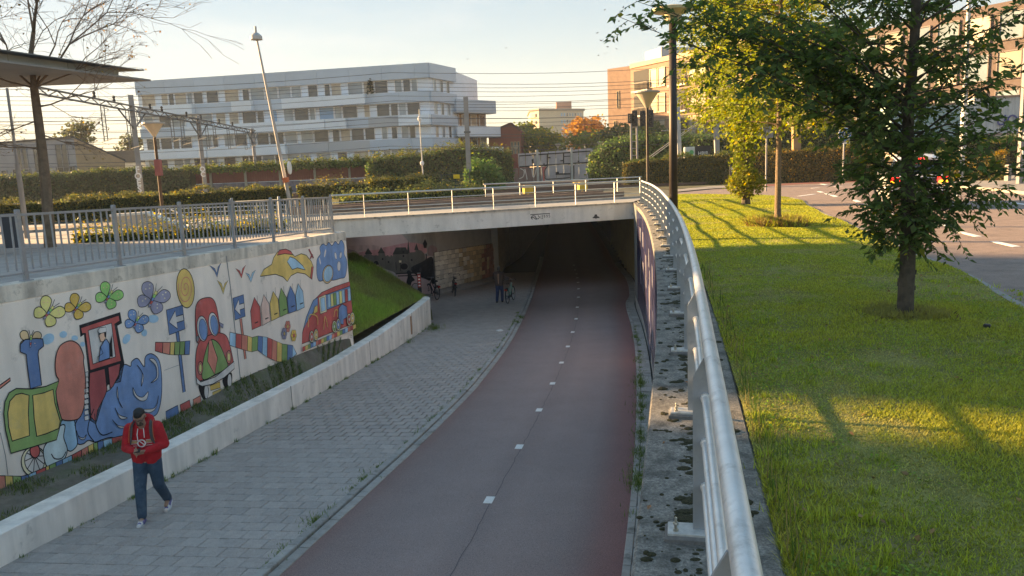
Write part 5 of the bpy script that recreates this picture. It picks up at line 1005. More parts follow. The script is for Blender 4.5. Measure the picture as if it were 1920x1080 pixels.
# ---- person pushing the mint bicycle, seen from behind
def pusher():
    e = empty('person', label='person in brown jacket and blue trousers pushing a mint bicycle', cat='person')       # faces +Y
    HR, HL = (0.09, 0, 0.93), (-0.09, 0, 0.93); kR, aR = (0.11, 0.10, 0.5), (0.11, 0.10, 0.09); kL, aL = (-0.10, 0.0, 0.5), (-0.11, -0.12, 0.10); sR, sL = (0.19, 0, 1.43), (-0.19, 0, 1.43)
    eR, wR = (0.34, 0.13, 1.20), (0.45, 0.33, 1.10); eL, wL = (-0.26, 0.08, 1.18), (-0.12, 0.26, 1.08); b = MB()
    capsule(b, (0, 0, 0.95), (0, 0, 1.35), 0.13, 0.12); capsule(b, sR, sL, 0.055, 0.055); capsule(b, (0, 0, 1.4), (0, 0.02, 1.56), 0.06, 0.055)
    for h, k, a_ in ((HR, kR, aR), (HL, kL, aL)): capsule(b, h, k, 0.085, 0.055); capsule(b, k, a_, 0.055, 0.037); capsule(b, a_, (a_[0], a_[1] + 0.14, a_[2] - 0.05), 0.035, 0.03)
    for s_, e_, w_ in ((sR, eR, wR), (sL, eL, wL)): capsule(b, s_, e_, 0.05, 0.04); capsule(b, e_, w_, 0.04, 0.028)
    capsule(b, (0, 0.0, 1.66), (0, 0.03, 1.67), 0.085, 0.08); capsule(b, (0, 0.04, 1.62), (0, 0.06, 1.59), 0.055, 0.045); capsule(b, (0, 0.105, 1.65), (0, 0.115, 1.63), 0.012, 0.015, 8)
    for sx in (-1, 1): capsule(b, (0.085 * sx, 0.02, 1.66), (0.087 * sx, 0.02, 1.63), 0.014, 0.011, 8); capsule(b, (0.03 * sx, 0.095, 1.668), (0.045 * sx, 0.088, 1.668), 0.012, 0.01, 8)
    capsule(b, (-0.018, 0.10, 1.60), (0.018, 0.10, 1.60), 0.012, 0.012, 8)
    hand(b, wR, (0.2, 0.9, -0.1), (-0.9, 0.2, 0), 1, 0.8); hand(b, wL, (0.5, 0.8, 0), (0.3, -0.2, 0.9), -1, 0.6); fuse(b, 'body', SKIN, e, 0.011, 3)
    c = MB(); capsule(c, (-0.07, 0, 0.92), (-0.09, 0, 1.36), 0.14, 0.125); capsule(c, (0.07, 0, 0.92), (0.09, 0, 1.36), 0.14, 0.125); capsule(c, sR, sL, 0.085, 0.085); capsule(c, (-0.03, 0.0, 1.5), (0.03, 0.0, 1.5), 0.08, 0.08)
    for s_, e_, w_ in ((sR, eR, wR), (sL, eL, wL)): s_ = np.array(s_); e_ = np.array(e_); w_ = np.array(w_); capsule(c, s_, e_, 0.085, 0.07); capsule(c, e_, e_ + (w_ - e_) * 0.92, 0.07, 0.05)
    fuse(c, 'jacket', mat('jacket_brown', (0.085, 0.06, 0.055), 0.85, var=0.2, scale=14), e, 0.016, 3)
    j = MB(); capsule(j, (-0.06, 0, 0.9), (-0.06, 0, 1.0), 0.125, 0.12); capsule(j, (0.06, 0, 0.9), (0.06, 0, 1.0), 0.125, 0.12)
    for h, k, a_ in ((HR, kR, aR), (HL, kL, aL)): capsule(j, h, k, 0.11, 0.085); capsule(j, k, a_, 0.085, 0.068)
    fuse(j, 'trousers', mat('trousers_blue', (0.045, 0.07, 0.16), 0.9, var=0.2, scale=9), e, 0.016, 3)
    h = MB(); capsule(h, (0, -0.02, 1.69), (0, 0.01, 1.71), 0.088, 0.082); capsule(h, (0, -0.035, 1.62), (0, -0.03, 1.68), 0.075, 0.085); fuse(h, 'hair', mat('hair_grey', (0.10, 0.095, 0.085), 0.8, var=0.3, scale=60), e, 0.012, 2)
    for a_ in (aR, aL): s = MB(); q = np.array(a_) - [0, 0, 0.05]; capsule(s, q - [0, 0.05, 0], q + [0, 0.05, 0], 0.046, 0.045); capsule(s, q + [0, 0.05, -0.006], q + [0, 0.16, -0.012], 0.044, 0.034); fuse(s, 'shoe', BLK, e, 0.011, 2)
    s = MB(); capsule(s, (-0.17, -0.10, 1.12), (0.14, -0.13, 1.02), 0.07, 0.07); return e
pu = pusher(); pu.location = (-0.62, 37.0, zp(37.0)); pu.rotation_euler = (0, 0, R_(-12))
# ================================================================== BACKGROUND: BUILDINGS
GLS = [mat('pane_dark', (0.05, 0.06, 0.07), 0.12, var=0.3, scale=0.5, spec=0.8), mat('pane_sky', (0.22, 0.27, 0.30), 0.12, var=0.25, scale=0.4, spec=0.8), mat('pane_curtain', (0.42, 0.36, 0.28), 0.35, var=0.25, scale=0.8), mat('pane_blue', (0.20, 0.36, 0.52), 0.3, var=0.1)]
WFR = mat('window_frame_white', (0.72, 0.73, 0.74), 0.5, var=0.05)
_wm = {}
def window(par, p, ux, n, w, h, k, fr=WFR, dep=0.06):        # p centre on the wall face, ux along the wall, n outward
    key = (round(w, 1), round(h, 1), fr.name); w, h = key[0], key[1]
    if key not in _wm:
        f = 0.09; b = MB(); b.box((0, 0, h / 2 - f / 2), (w, dep * 2, f)); b.box((0, 0, -h / 2 + f / 2), (w, dep * 2.6, f)); b.box((-w / 2 + f / 2, 0, 0), (f, dep * 2, h - 2 * f)); b.box((w / 2 - f / 2, 0, 0), (f, dep * 2, h - 2 * f))
        _wm[key] = (b.mesh('window', fr), [MB().box((0, 0, 0), (w - 0.16, 0.03, h - 0.16)).mesh('pane', g_) for g_ in GLS])
    rz = math.atan2(ux[1], ux[0]); q = np.array(p) + np.array(n) * 0.02
    o = link('window', _wm[key][0], par, tuple(q), (0, 0, rz)); link('pane', _wm[key][1][k], o, tuple(q - np.array(n) * 0.0), (0, 0, rz)); return o
def boxwall(b, p, q, n, th, z0, z1):                       # slab along p->q, face at n side
    p = np.array(p[:2]); q = np.array(q[:2]); n = np.array(n[:2]); poly = [tuple(p), tuple(q), tuple(q - n * th), tuple(p - n * th)]
    a = sum(poly[i][0] * poly[(i + 1) % 4][1] - poly[(i + 1) % 4][0] * poly[i][1] for i in range(4)); b.prism(poly if a > 0 else poly[::-1], z0, z1)
# ---- white apartment block across the tracks
C0 = at_y(803, 124, 105); C1 = at_y(255, 172, 113); C0[2] = C1[2] = 0; wd = (C0 - C1); wL = float(np.linalg.norm(wd)); wd /= wL; wn = np.array([wd[1], -wd[0], 0.0])
wb = empty('apartment_building', tuple(C0), label='long pale blue-grey apartment block with banded balconies across the tracks', cat='building')
PAN = [mat('panel_blue_grey', (0.42, 0.52, 0.61), 0.5, var=0.06, scale=0.3, objvar=0.05), mat('panel_light', (0.64, 0.73, 0.80), 0.5, var=0.06, scale=0.3, objvar=0.04), mat('panel_grey', (0.38, 0.42, 0.45), 0.55, var=0.06, scale=0.3, objvar=0.05)]
WALLB = mat('render_white', (0.68, 0.76, 0.83), 0.7, var=0.06, scale=0.4)
ZT = 15.6; rw_ = random.Random(3)
b = MB(); S = lambda s, o=0.0: C1 + wd * s + wn * o
D1 = at_y(853, 139, 112); D1[2] = 0; D1 = C0 + (D1 - C0) * 1.0; sd = (D1 - C0); sL = float(np.linalg.norm(sd)); sd /= sL; sn = np.array([sd[1], -sd[0], 0.0])
poly = [tuple(S(0, -0.3)[:2]), tuple(S(wL - 0.2, -0.3)[:2]), tuple((D1 - sn * 0.3)[:2]), tuple((D1 - wn * 14)[:2]), tuple(S(0, -16)[:2])]
b.prism(poly, -0.5, ZT - 0.3); b.build('wall', WALLB, wb)
rows_z = [(12.0, 13.7), (8.95, 10.65), (5.9, 7.6), (2.75, 4.55)]
bands = [(13.7, ZT), (10.65, 12.0), (7.6, 8.95), (4.55, 5.9), (0.6, 2.75)]
for bi, (z0, z1) in enumerate(bands):
    s = 0.0
    while s < wL - 0.05:
        w = 4.6 if bi == 0 else rw_.choice([3.0, 4.5, 6.0]); e_ = min(wL, s + w)
        if wL - e_ < 1.5: e_ = wL
        out = 0.15 if bi == 0 else rw_.choice([0.1, 0.15, 0.75, 0.9]); m = PAN[0] if bi == 0 else (PAN[1] if out > 0.5 else rw_.choice([PAN[0], PAN[2], PAN[0]]))
        q = MB(); boxwall(q, S(s + 0.012, out), S(e_ - 0.012, out), wn, out + 0.32, z0, z1)
        pn = q.build('balcony_panel' if bi else 'parapet_panel', m, wb)
        s = e_
    q = MB(); boxwall(q, C0 + sn * 0.15 + sd * 0.0, D1 + sn * 0.15, sn, 0.5, z0, z1); q.build('side_band', PAN[0], wb)
for ri, (z0, z1) in enumerate(rows_z):
    s = 0.6
    while s < wL - 2.2:
        w = rw_.choice([0.9, 1.1, 1.5, 1.9, 2.2]); k = rw_.choice([0, 0, 1, 1, 2, 1, 0, 3 if rw_.random() < 0.3 else 0]); c = S(s + w / 2, -0.26); c[2] = (z0 + z1) / 2
        window(wb, c, wd, wn, w, z1 - z0, k); s += w + rw_.choice([0.05, 0.05, 0.08, 0.5, 0.9])
    for t in (0.25, 0.5, 0.75): c = C0 + sd * sL * t - sn * 0.26; c[2] = (z0 + z1) / 2; window(wb, c, sd, sn, 0.9, z1 - z0, rw_.choice([0, 1, 2]))
# lower wing to the right, with open galleries
W0 = at_y(856, 200, 111); W1 = at_y(930, 200, 117); W0[2] = W1[2] = 0; vd = (W1 - W0); vL = float(np.linalg.norm(vd)); vd /= vL; vn = np.array([vd[1], -vd[0], 0.0])
b = MB(); boxwall(b, W0 - vn * 1.6, W1 - vd * 0.6 - vn * 1.6, vn, 7, -0.5, 10.6); b.build('wing_wall', mat('gallery_wood', (0.34, 0.20, 0.11), 0.8, var=0.25, scale=0.8), wb)
for z0, z1, m, ex in ((9.6, 11.3, PAN[0], 0.0), (6.2, 7.6, PAN[1], 0.8), (3.1, 4.6, PAN[1], 1.3), (0.3, 1.6, PAN[1], 1.3)):
    b = MB(); boxwall(b, W0, W1 + vd * ex, vn, 0.2, z0, z1); b.build('gallery_front', m, wb); b = MB(); boxwall(b, W0, W1 + vd * ex, vn, 1.8, z0 - 0.15, z0 + 0.02); b.build('gallery_floor', PAN[2], wb)
for z in (8.5, 5.4, 2.4):
    for t in (0.15, 0.38, 0.6, 0.82): c = W0 + vd * vL * t - vn * 1.58; c[2] = z; window(wb, c, vd, vn, 1.3, 1.7, rw_.choice([0, 1, 2]))
# small conifer on the top balcony
pt = empty('potted_conifer', tuple(S(wL - 8.2, 0.3)), label='tiny dark conifer standing on the top floor balcony of the apartment block', cat='plant'); p = S(wL - 8.2, -0.05)
P = np.array([[p[0], p[1], 12.05 + 1.9 * t] for t in np.random.default_rng(1).random(160)]); rr = (14.0 - P[:, 2]) * 0.28; an = rng.random(160) * 6.28; P[:, 0] += rr * np.cos(an); P[:, 1] += rr * np.sin(an)
quads_mesh('crown', leaf_quads(P, 0.4), LEAF, pt, leaf_tint(160, (0.03, 0.05, 0.03))); b = MB(); b.tube([(p[0], p[1], 11.9), (p[0], p[1], 13.6)], 0.05, 6); b.build('trunk', DARKM, pt)
# ---- brick flats at the right, their long side catching the sun
K = at_y(1182, 128, 118); K[2] = 0; E0 = at_y(1139, 140, 121); E0[2] = 0; fd = np.array([0.47, -0.883, 0.0]); fnn = np.array([-0.883, -0.47, 0.0])
bb = empty('apartment_building', tuple(K), label='brown brick apartment block with dark balconies, sun glinting in its windows', cat='building'); BRK = mat('brick_brown', (0.28, 0.175, 0.12), 0.85, var=0.15, scale=1.5, bump=0.3, bscale=12)
FL = 34.0; poly = [tuple(E0[:2]), tuple(K[:2]), tuple((K + fd * FL)[:2]), tuple((K + fd * FL - fnn * 14)[:2]), tuple((E0 - fnn * 14 + [4, 6, 0])[:2])]
b = MB(); b.prism(poly, -0.5, 15.7); b.build('wall', BRK, bb); b = MB(); boxwall(b, K + fd * 0.1 + fnn * 0.2, K + fd * FL + fnn * 0.2, fnn, 0.6, 15.3, 15.95); b.build('cornice', mat('cornice_warm', (0.5, 0.34, 0.2), 0.7), bb)
b = MB(); q = K + fd * 4 - fnn * 5; b.box((q[0], q[1], 16.6), (7, 5, 2.0), 0.3); b.build('roof_box', PAN[2], bb)
BFR = mat('frame_bronze', (0.30, 0.22, 0.13), 0.5, 0.3); DKV = mat('loggia_dark', (0.035, 0.033, 0.03), 0.8); SLB = mat('balcony_slab', (0.62, 0.56, 0.46), 0.7); BAL = mat('balcony_infill', (0.22, 0.17, 0.12), 0.6)
ed = (K - E0) / np.linalg.norm(K - E0); en = np.array([ed[1], -ed[0], 0])
for t, z in ((0.45, 11.0), (0.3, 6.6)): c = E0 + (K - E0) * t; c[2] = z; window(bb, c, ed, en, 0.5, 2.6, 0, BFR)
sun_glass = mat('pane_gold', (0.35, 0.30, 0.22), 0.16, 0.0, var=0.1, scale=0.3, spec=1.0); GLS.append(sun_glass); _wm.clear()
for fl in range(4):
    z = 13.4 - fl * 3.55
    for bay in range(4):
        s = 0.8 + bay * 8.2; q = MB(); boxwall(q, K + fd * s + fnn * 0.03, K + fd * (s + 3.6) + fnn * 0.03, fnn, 0.05, z - 1.5, z + 1.35); q.build('loggia', DKV, bb)
        q = MB(); boxwall(q, K + fd * (s - 0.1) + fnn * 0.5, K + fd * (s + 3.7) + fnn * 0.5, fnn, 0.6, z - 1.75, z - 1.5); q.build('balcony_slab', SLB, bb)
        q = MB()
        for k in range(13): p = K + fd * (s + k * 0.3) + fnn * 0.46; q.bar((p[0], p[1], z - 1.5), (p[0], p[1], z - 0.45), 0.16, 0.03)
        p0, p1 = K + fd * s + fnn * 0.46, K + fd * (s + 3.6) + fnn * 0.46; q.bar((p0[0], p0[1], z - 0.42), (p1[0], p1[1], z - 0.42), 0.06); q.build('balcony_railing', BAL, bb)
        for k in (4.6, 6.4): c = K + fd * (s + k) + fnn * 0.02; c[2] = z - 0.1; window(bb, c, fd, fnn, 1.6, 2.6, 4 if fl < 3 else 1, BFR, 0.1)
# ---- glazed block further right
G0 = K + fd * 38 + fnn * -1.0; gbk = empty('office_building', tuple(G0), label='grid-windowed office block half hidden behind the roadside trees', cat='building')
b = MB(); boxwall(b, G0, G0 + fd * 24, fnn, 12, -0.5, 14.5); b.build('wall', mat('brick_dark', (0.12, 0.085, 0.075), 0.85, var=0.15, scale=1.5), gbk)
for fl in range(4):
    for k in range(8): c = G0 + fd * (1.6 + k * 2.9) + fnn * 0.02; c[2] = 12.4 - fl * 3.4; window(gbk, c, fd, fnn, 2.2, 2.5, [1, 4, 1, 1, 2, 1, 4, 1][(k + fl) % 8], mat('frame_brown', (0.13, 0.09, 0.08), 0.5), 0.12)
# ---- far grey-brown building at the right edge
FRB = at_y(1800, 262, 95); rbld = empty('warehouse', tuple(FRB * [1, 1, 0]), label='low grey-brown panelled building at the far right edge', cat='building'); b = MB(); b.box((FRB[0] + 14, 100, 5.0), (34, 12, 11)); b.build('wall', mat('panel_taupe', (0.20, 0.165, 0.15), 0.8, var=0.12, scale=0.8), rbld)
b = MB(); [b.box((FRB[0] + 14, 93.97, z), (34, 0.08, 0.06)) for z in (6.2, 8.3)]; b.build('panel_seams', DKV, rbld)
for k in range(5): window(rbld, (FRB[0] + 4 + k * 6, 93.95, 5.0), (1, 0, 0), (0, -1, 0), 2.0, 1.6, [1, 4, 2, 1, 0][k], BFR)
b = MB(); b.box((FRB[0] + 12, 96, 11.4), (7, 3, 1.8)); b.build('roof_box', PAN[0], rbld)
# ---- tower block on the skyline
T0 = at_y(1010, 210, 330); tw_ = empty('tower_block', (T0[0], 330, 0), label='distant tower block glowing orange on its left side above the trees', cat='building')
L_, M_, N_ = at_y(994, 207, 334), at_y(1010, 206, 328), at_y(1094, 206, 340); zt = T0[2] + 0.5
b = MB(); b.prism([tuple(L_[:2]), tuple(M_[:2]), tuple(N_[:2]), (N_[0], 365), (L_[0], 365)], -1, zt); b.build('wall', mat('tower_wall', (0.50, 0.40, 0.28), 0.8, var=0.08, scale=0.1), tw_)
b = MB(); b.prism([(L_[0] - .6, L_[1]), (M_[0], M_[1] - .8), (N_[0] + .6, N_[1] - .6), (N_[0] + .6, 365.5), (L_[0] - .6, 365.5)], zt, zt + 0.8); b.build('roof', mat('tower_roof', (0.3, 0.24, 0.2), 0.8), tw_)
b = MB(); c = (M_ + N_) / 2; b.box((c[0] + 1.5, c[1] + 8, zt + 2.2), (6.5, 5, 3.6)); b.build('lift_house', mat('tower_red', (0.42, 0.18, 0.12), 0.8), tw_)
td = (N_ - M_) * [1, 1, 0]; tl = float(np.linalg.norm(td)); td /= tl; tn = np.array([td[1], -td[0], 0]); tfr = mat('tower_frame', (0.45, 0.42, 0.4), 0.6)
for r in range(6):
    for k in range(8):
        c = M_ + td * tl * (0.50 + 0.062 * k) + tn * 0.05; c[2] = zt - 1.7 - r * 2.9; window(tw_, c, td, tn, 1.0, 1.5, [3, 3, 0, 1, 1, 0, 1, 1][k], tfr)
    c = (L_ + M_) / 2 + np.array([-0.3, -0.4, 0]); c[2] = zt - 1.7 - r * 2.9; window(tw_, c, (M_ - L_) / 6, np.array([-0.8, -0.6, 0]), 2.4, 1.4, 4, tfr)
# ---- red gabled house, tan gabled house and dark roofs at the left
RA, RB_ = at_y(918, 300, 118), at_y(977, 300, 122); rh = empty('gabled_house', (RA[0], RA[1], 0), label='dark red brick gabled house beside the white apartment block', cat='house'); zr = lambda x, y, Y: at_y(x, y, Y)[2]
zz = [-0.5, -0.5, zr(976, 246, 118), zr(958, 232, 118), zr(918, 250, 118)]; xs_ = [RA[0], RB_[0], RB_[0], at_y(958, 232, 118)[0], RA[0]]
b = MB(); b.add([(x, 118, z) for x, z in zip(xs_, zz)] + [(x + 1.5, 130, z) for x, z in zip(xs_, zz)], [(0, 1, 2, 3, 4), (9, 8, 7, 6, 5)] + [(i, 5 + i, 5 + (i + 1) % 5, (i + 1) % 5) for i in range(5)]); b.build('wall', mat('brick_red', (0.23, 0.06, 0.045), 0.85, var=0.12, scale=1.5), rh)
b = MB()
for i, j in ((2, 3), (3, 4)): b.bar((xs_[i], 117.9, zz[i] + 0.08), (xs_[j], 117.9, zz[j] + 0.08), 0.3, 0.18, up=(0, 1, 0))
b.build('roof_edge', mat('roof_tile_red', (0.13, 0.045, 0.04), 0.8), rh)
for k in (0.72, 0.82, 0.92): window(rh, (RA[0] + (RB_[0] - RA[0]) * k, 117.96, 3.6), (1, 0, 0), (0, -1, 0), 0.4, 3.4, 0, BFR)
HA, HB, HC = at_y(-60, 330, 92), at_y(147, 330, 88), at_y(237, 330, 97); th = empty('gabled_house', (HB[0], HB[1], 0), label='grey house with tan brick end wall behind the left-hand hedge', cat='house')
zA_, zB_, zC_ = zr(-60, 274, 92), zr(146, 258, 88), zr(237, 302, 97); F_ = [(HA[0], HA[1], -0.5), (HB[0], HB[1], -0.5), (HB[0], HB[1], zB_), (HA[0], HA[1], zA_)]
b = MB(); b.add(F_, [(0, 1, 2, 3)]); b.build('front_wall', mat('render_grey', (0.30, 0.30, 0.31), 0.85, var=0.08, scale=0.5), th)
b = MB(); b.add([(HB[0], HB[1], -0.5), (HC[0], HC[1], -0.5), (HC[0], HC[1], zC_), (HB[0], HB[1], zB_)], [(0, 1, 2, 3)]); b.build('end_wall', mat('brick_tan', (0.46, 0.31, 0.18), 0.85, var=0.1, scale=1.2), th)
b = MB(); bx = HC - HB; b.add([(HA[0], HA[1] - .15, zA_), (HB[0], HB[1] - .15, zB_), (HC[0], HC[1], zC_), (HA[0] + bx[0], HA[1] + bx[1], zC_), (HA[0], HA[1] - .15, zA_ + .18), (HB[0], HB[1] - .15, zB_ + .18), (HC[0] + .1, HC[1], zC_ + .18), (HA[0] + bx[0], HA[1] + bx[1], zC_ + .18)], [(4, 5, 6, 7), (0, 1, 5, 4), (1, 2, 6, 5), (2, 3, 7, 6), (3, 2, 1, 0)]); b.build('roof', mat('roof_dark', (0.08, 0.075, 0.075), 0.8), th)
hd_ = (HB - HA) * [1, 1, 0]; hl = float(np.linalg.norm(hd_)); hd_ /= hl; hn = np.array([hd_[1], -hd_[0], 0])
for px, py, w, h in ((38, 297, 0.9, 3.2), (47, 298, 0.9, 3.0), (70, 299, 0.9, 3.0), (112, 297, 0.9, 3.2), (123, 296, 0.9, 3.2), (9, 327, 0.9, 1.0), (31, 328, 0.9, 1.4), (48, 326, 1.8, 1.2), (122, 320, 2.4, 0.9), (137, 320, 0.9, 1.2)):
    c = on_plane(px, py, HA, hn); window(th, c, hd_, hn, w, h, 0, mat('frame_grey', (0.25, 0.25, 0.26), 0.6))
dh = empty('dark_house', (at_y(250, 330, 120)[0], 120, 0), label='dark-roofed house half visible between tan house and apartment block', cat='house')
b = MB(); p = at_y(248, 320, 120); b.box((p[0], 124, 2.0), (9, 8, 5.0)); b.build('wall', mat('render_pale', (0.5, 0.48, 0.44), 0.8), dh); b = MB(); b.box((p[0], 124, 5.4), (9.6, 8.6, 1.8)); b.build('roof', mat('roof_dark2', (0.06, 0.06, 0.065), 0.8), dh); window(dh, (p[0] + 1, 119.96, 3.2), (1, 0, 0), (0, -1, 0), 1.6, 1.6, 0)
# ---- containers on a freight wagon
CG = mat('container_grey', (0.46, 0.47, 0.47), 0.6, var=0.1, scale=0.6, dirt=(0.32, 0.24, 0.18), dirtamt=0.2, dirtscale=0.8); CT = mat('container_teal', (0.28, 0.40, 0.40), 0.6, var=0.1, scale=0.6)
def container(x0, x1, Y, z0, z1, m, label):
    e = empty('shipping_container', ((x0 + x1) / 2, Y, z0), label=label, cat='container', group='containers on the freight train'); b = MB(); n = int((x1 - x0) / 0.28); P = []
    for k in range(n + 1):
        x = x0 + (x1 - x0) * k / n; o = 0.06 if k % 2 else 0.0; P.append([(x, Y + o, z0 + 0.15), (x, Y + o, z1 - 0.12)])
        if k < n: P.append([(x + 0.19 * (x1 - x0) / n / 0.28, Y + o, z0 + 0.15), (x + 0.19 * (x1 - x0) / n / 0.28, Y + o, z1 - 0.12)])
    b.grid(P); b.build('side', m, e); b = MB(); b.box(((x0 + x1) / 2, Y + 1.25, (z0 + z1) / 2), (x1 - x0 - 0.02, 2.3, z1 - z0 - 0.05)); b.build('shell', m, e)
    for z in (z0 + 0.07, z1 - 0.06): b = MB(); b.box(((x0 + x1) / 2, Y, z), (x1 - x0, 0.14, 0.15)); b.build('side_rail', mat('rail_rust', (0.33, 0.20, 0.15), 0.7), e)
    for x in (x0, x1): b = MB(); b.box((x, Y, (z0 + z1) / 2), (0.16, 0.16, z1 - z0)); b.build('corner_post', m, e)
    return e
cx0 = at_y(1824, 250, 64)[0]; c1 = container(cx0, cx0 + 12.2, 64, 2.75, 5.9, CG, 'grey corrugated shipping container with blue letters behind the hedge'); c2 = container(cx0 - 6.5, cx0 - 0.5, 64.3, 2.6, 5.5, CT, 'teal shipping container left of the lettered grey one')
text_mesh('UOS', 1.15, mat('letter_blue', (0.05, 0.06, 0.22), 0.6), 'lettering', c1, at_y(1893, 226, 64) * [1, 0, 1] + [0, 63.9, 0], (1, 0, 0), (0, 0, 1), 0.02, 0.02)
wg = empty('freight_wagon', (cx0 + 3, 64, 0), label='dark flat freight wagon under the containers behind the hedge', cat='wagon'); b = MB(); b.box((cx0 + 3, 65.2, 2.2), (26, 2.4, 0.7)); b.build('frame', DARKM, wg)
for k in (-6, -4.2, 8, 9.8): b = MB(); b.lathe([(0.45, -0.07), (0.45, 0.07)], (cx0 + 3 + k, 64.4, 1.5), 16, 'y'); b.build('wheel', DARKM, wg)
b = MB(); b.box((cx0 + 3, 65.2, 0.5), (40, 5, 1.2)); tag(b.build('embankment', BALL), kind='structure')
# ================================================================== TRACKSIDE
# ---- noise barrier: maroon ribbed panels between pale posts
nbY = 82.0; nbr = empty('noise_barrier', (at_y(560, 330, nbY)[0], nbY, 0), label='maroon ribbed noise barrier along the tracks, partly under ivy', cat='barrier'); MAR = mat('barrier_maroon', (0.26, 0.085, 0.08), 0.75, var=0.15, scale=1.0); PST = mat('barrier_post', (0.40, 0.41, 0.38), 0.7)
def ribbed(w, h, m, name):
    b = MB(); n = int(w / 0.24); P = []
    for k in range(n):
        x = -w / 2 + w * k / n
        for dx, o in ((0, 0), (0.12, 0), (0.12, 0.05), (0.2399, 0.05)): P.append([(x + dx * w / n / 0.24, o, 0), (x + dx * w / n / 0.24, o, h)])
    b.grid(P); return b.mesh(name, m)
rp_ = ribbed(3.5, 1.55, MAR, 'barrier_panel'); rp2 = ribbed(3.5, 1.2, mat('barrier_graffiti', (0.20, 0.20, 0.26), 0.7, var=0.4, scale=0.9), 'lower_panel'); bpm = MB().box((0, -0.05, 1.3), (0.22, 0.25, 3.4)).mesh('post', PST)
xw = at_y(330, 330, nbY)[0]
while xw < at_y(800, 330, nbY)[0]:
    link('barrier_panel', rp_, nbr, (xw + 1.8, nbY, 1.15)); link('lower_panel', rp2, nbr, (xw + 1.8, nbY, -0.1)); link('post', bpm, nbr, (xw, nbY, -0.1)); xw += 3.65
# graffiti stretch
gw = empty('graffiti_barrier', (at_y(1045, 320, 84)[0], 84, 0), label='taller barrier stretch covered in silver and black block graffiti', cat='barrier'); GA = at_y(958, 320, 84); GB = at_y(1128, 320, 84)
def gp(px, py): p = at_y(px, py, 84); return p
SIL = mat('graffiti_silver', (0.42, 0.40, 0.42), 0.5, var=0.15, scale=1.2); RIB = mat('barrier_red_rib', (0.20, 0.05, 0.05), 0.75, var=0.15, scale=1)
z0_, z1_, z2_ = gp(1040, 340)[2], gp(1040, 313)[2], gp(1040, 286)[2]; n_ = 12; wq = (GB[0] - GA[0]) / n_
for k in range(n_):
    x = GA[0] + wq * (k + 0.5); P = link('barrier_panel', ribbed(wq - 0.06, z2_ - z1_ - 0.05, SIL if 1 <= k < n_ - 1 else RIB, 'barrier_panel'), gw, (x, 84, z1_ + 0.04 + (x - GA[0]) * 0.035)); link('barrier_panel', ribbed(wq - 0.06, z1_ - z0_, (mat('graffiti_brown', (0.20, 0.135, 0.135), 0.7, var=0.2, scale=1.5) if k < 4 else SIL), 'barrier_panel'), gw, (x, 84, z0_ + (x - GA[0]) * 0.03))
zG = lambda x, y: (910 + x / 6.75, 190 + y / 6.75)
a = Art('graffiti_letters', gw, zG, lambda x, y: (lambda p: (p[0], p[2]))(at_y(x, y, 83.93)), lambda u, z, off: (u, 83.93 - off, z), line=0.14); PC['gwhite'] = (0.6, 0.58, 0.58)
for P in ([(430, 830), (430, 690), (1330, 630), (1330, 770), (430, 830)], [(650, 660), (650, 815)], [(785, 660), (785, 800)], [(990, 655), (990, 790)], [(1090, 640), (1090, 780)]): a.stroke('black', P, lw=0.13)
for P in ([(585, 735), (610, 730), (612, 785), (588, 790)], [(785, 705), (825, 703), (825, 722), (785, 725)], [(735, 785), (750, 783), (750, 810), (735, 812)], [(950, 745), (995, 742), (995, 757), (950, 760)], [(995, 692), (1080, 688), (1080, 698), (995, 702)], [(1168, 750), (1190, 747), (1190, 775), (1168, 778)], [(1075, 815), (1128, 810), (1128, 1010), (1075, 1015)], [(890, 895), (930, 888), (935, 912), (1075, 908), (1075, 925), (890, 930)], [(1290, 862), (1340, 858), (1343, 900), (1290, 903)]): a.fill('black', P, outline=None)
a.fill('dred', [(720, 830), (770, 825), (745, 900), (755, 1040), (735, 1040)], outline=None); a.stroke('black', [(790, 820), (755, 870), (755, 950), (790, 985), (1070, 965)], True, lw=0.1)
for P in ([(500, 855), (520, 940), (530, 990)], [(590, 855), (600, 940), (620, 950), (645, 850)], [(340, 910), (340, 960), (365, 965)], [(440, 850), (490, 880), (480, 950), (430, 980)]): a.stroke('gwhite', P, True, lw=0.09)
a.done('black and silver block graffiti letters')
for px, z in ((1007, 285), (1071, 282)): p = gp(px, z); b = MB(); b.box((p[0], 83.8, (z0_ + p[2] + 0.3) / 2), (0.25, 0.2, p[2] + 0.3 - z0_)); b.build('post', PST, gw)
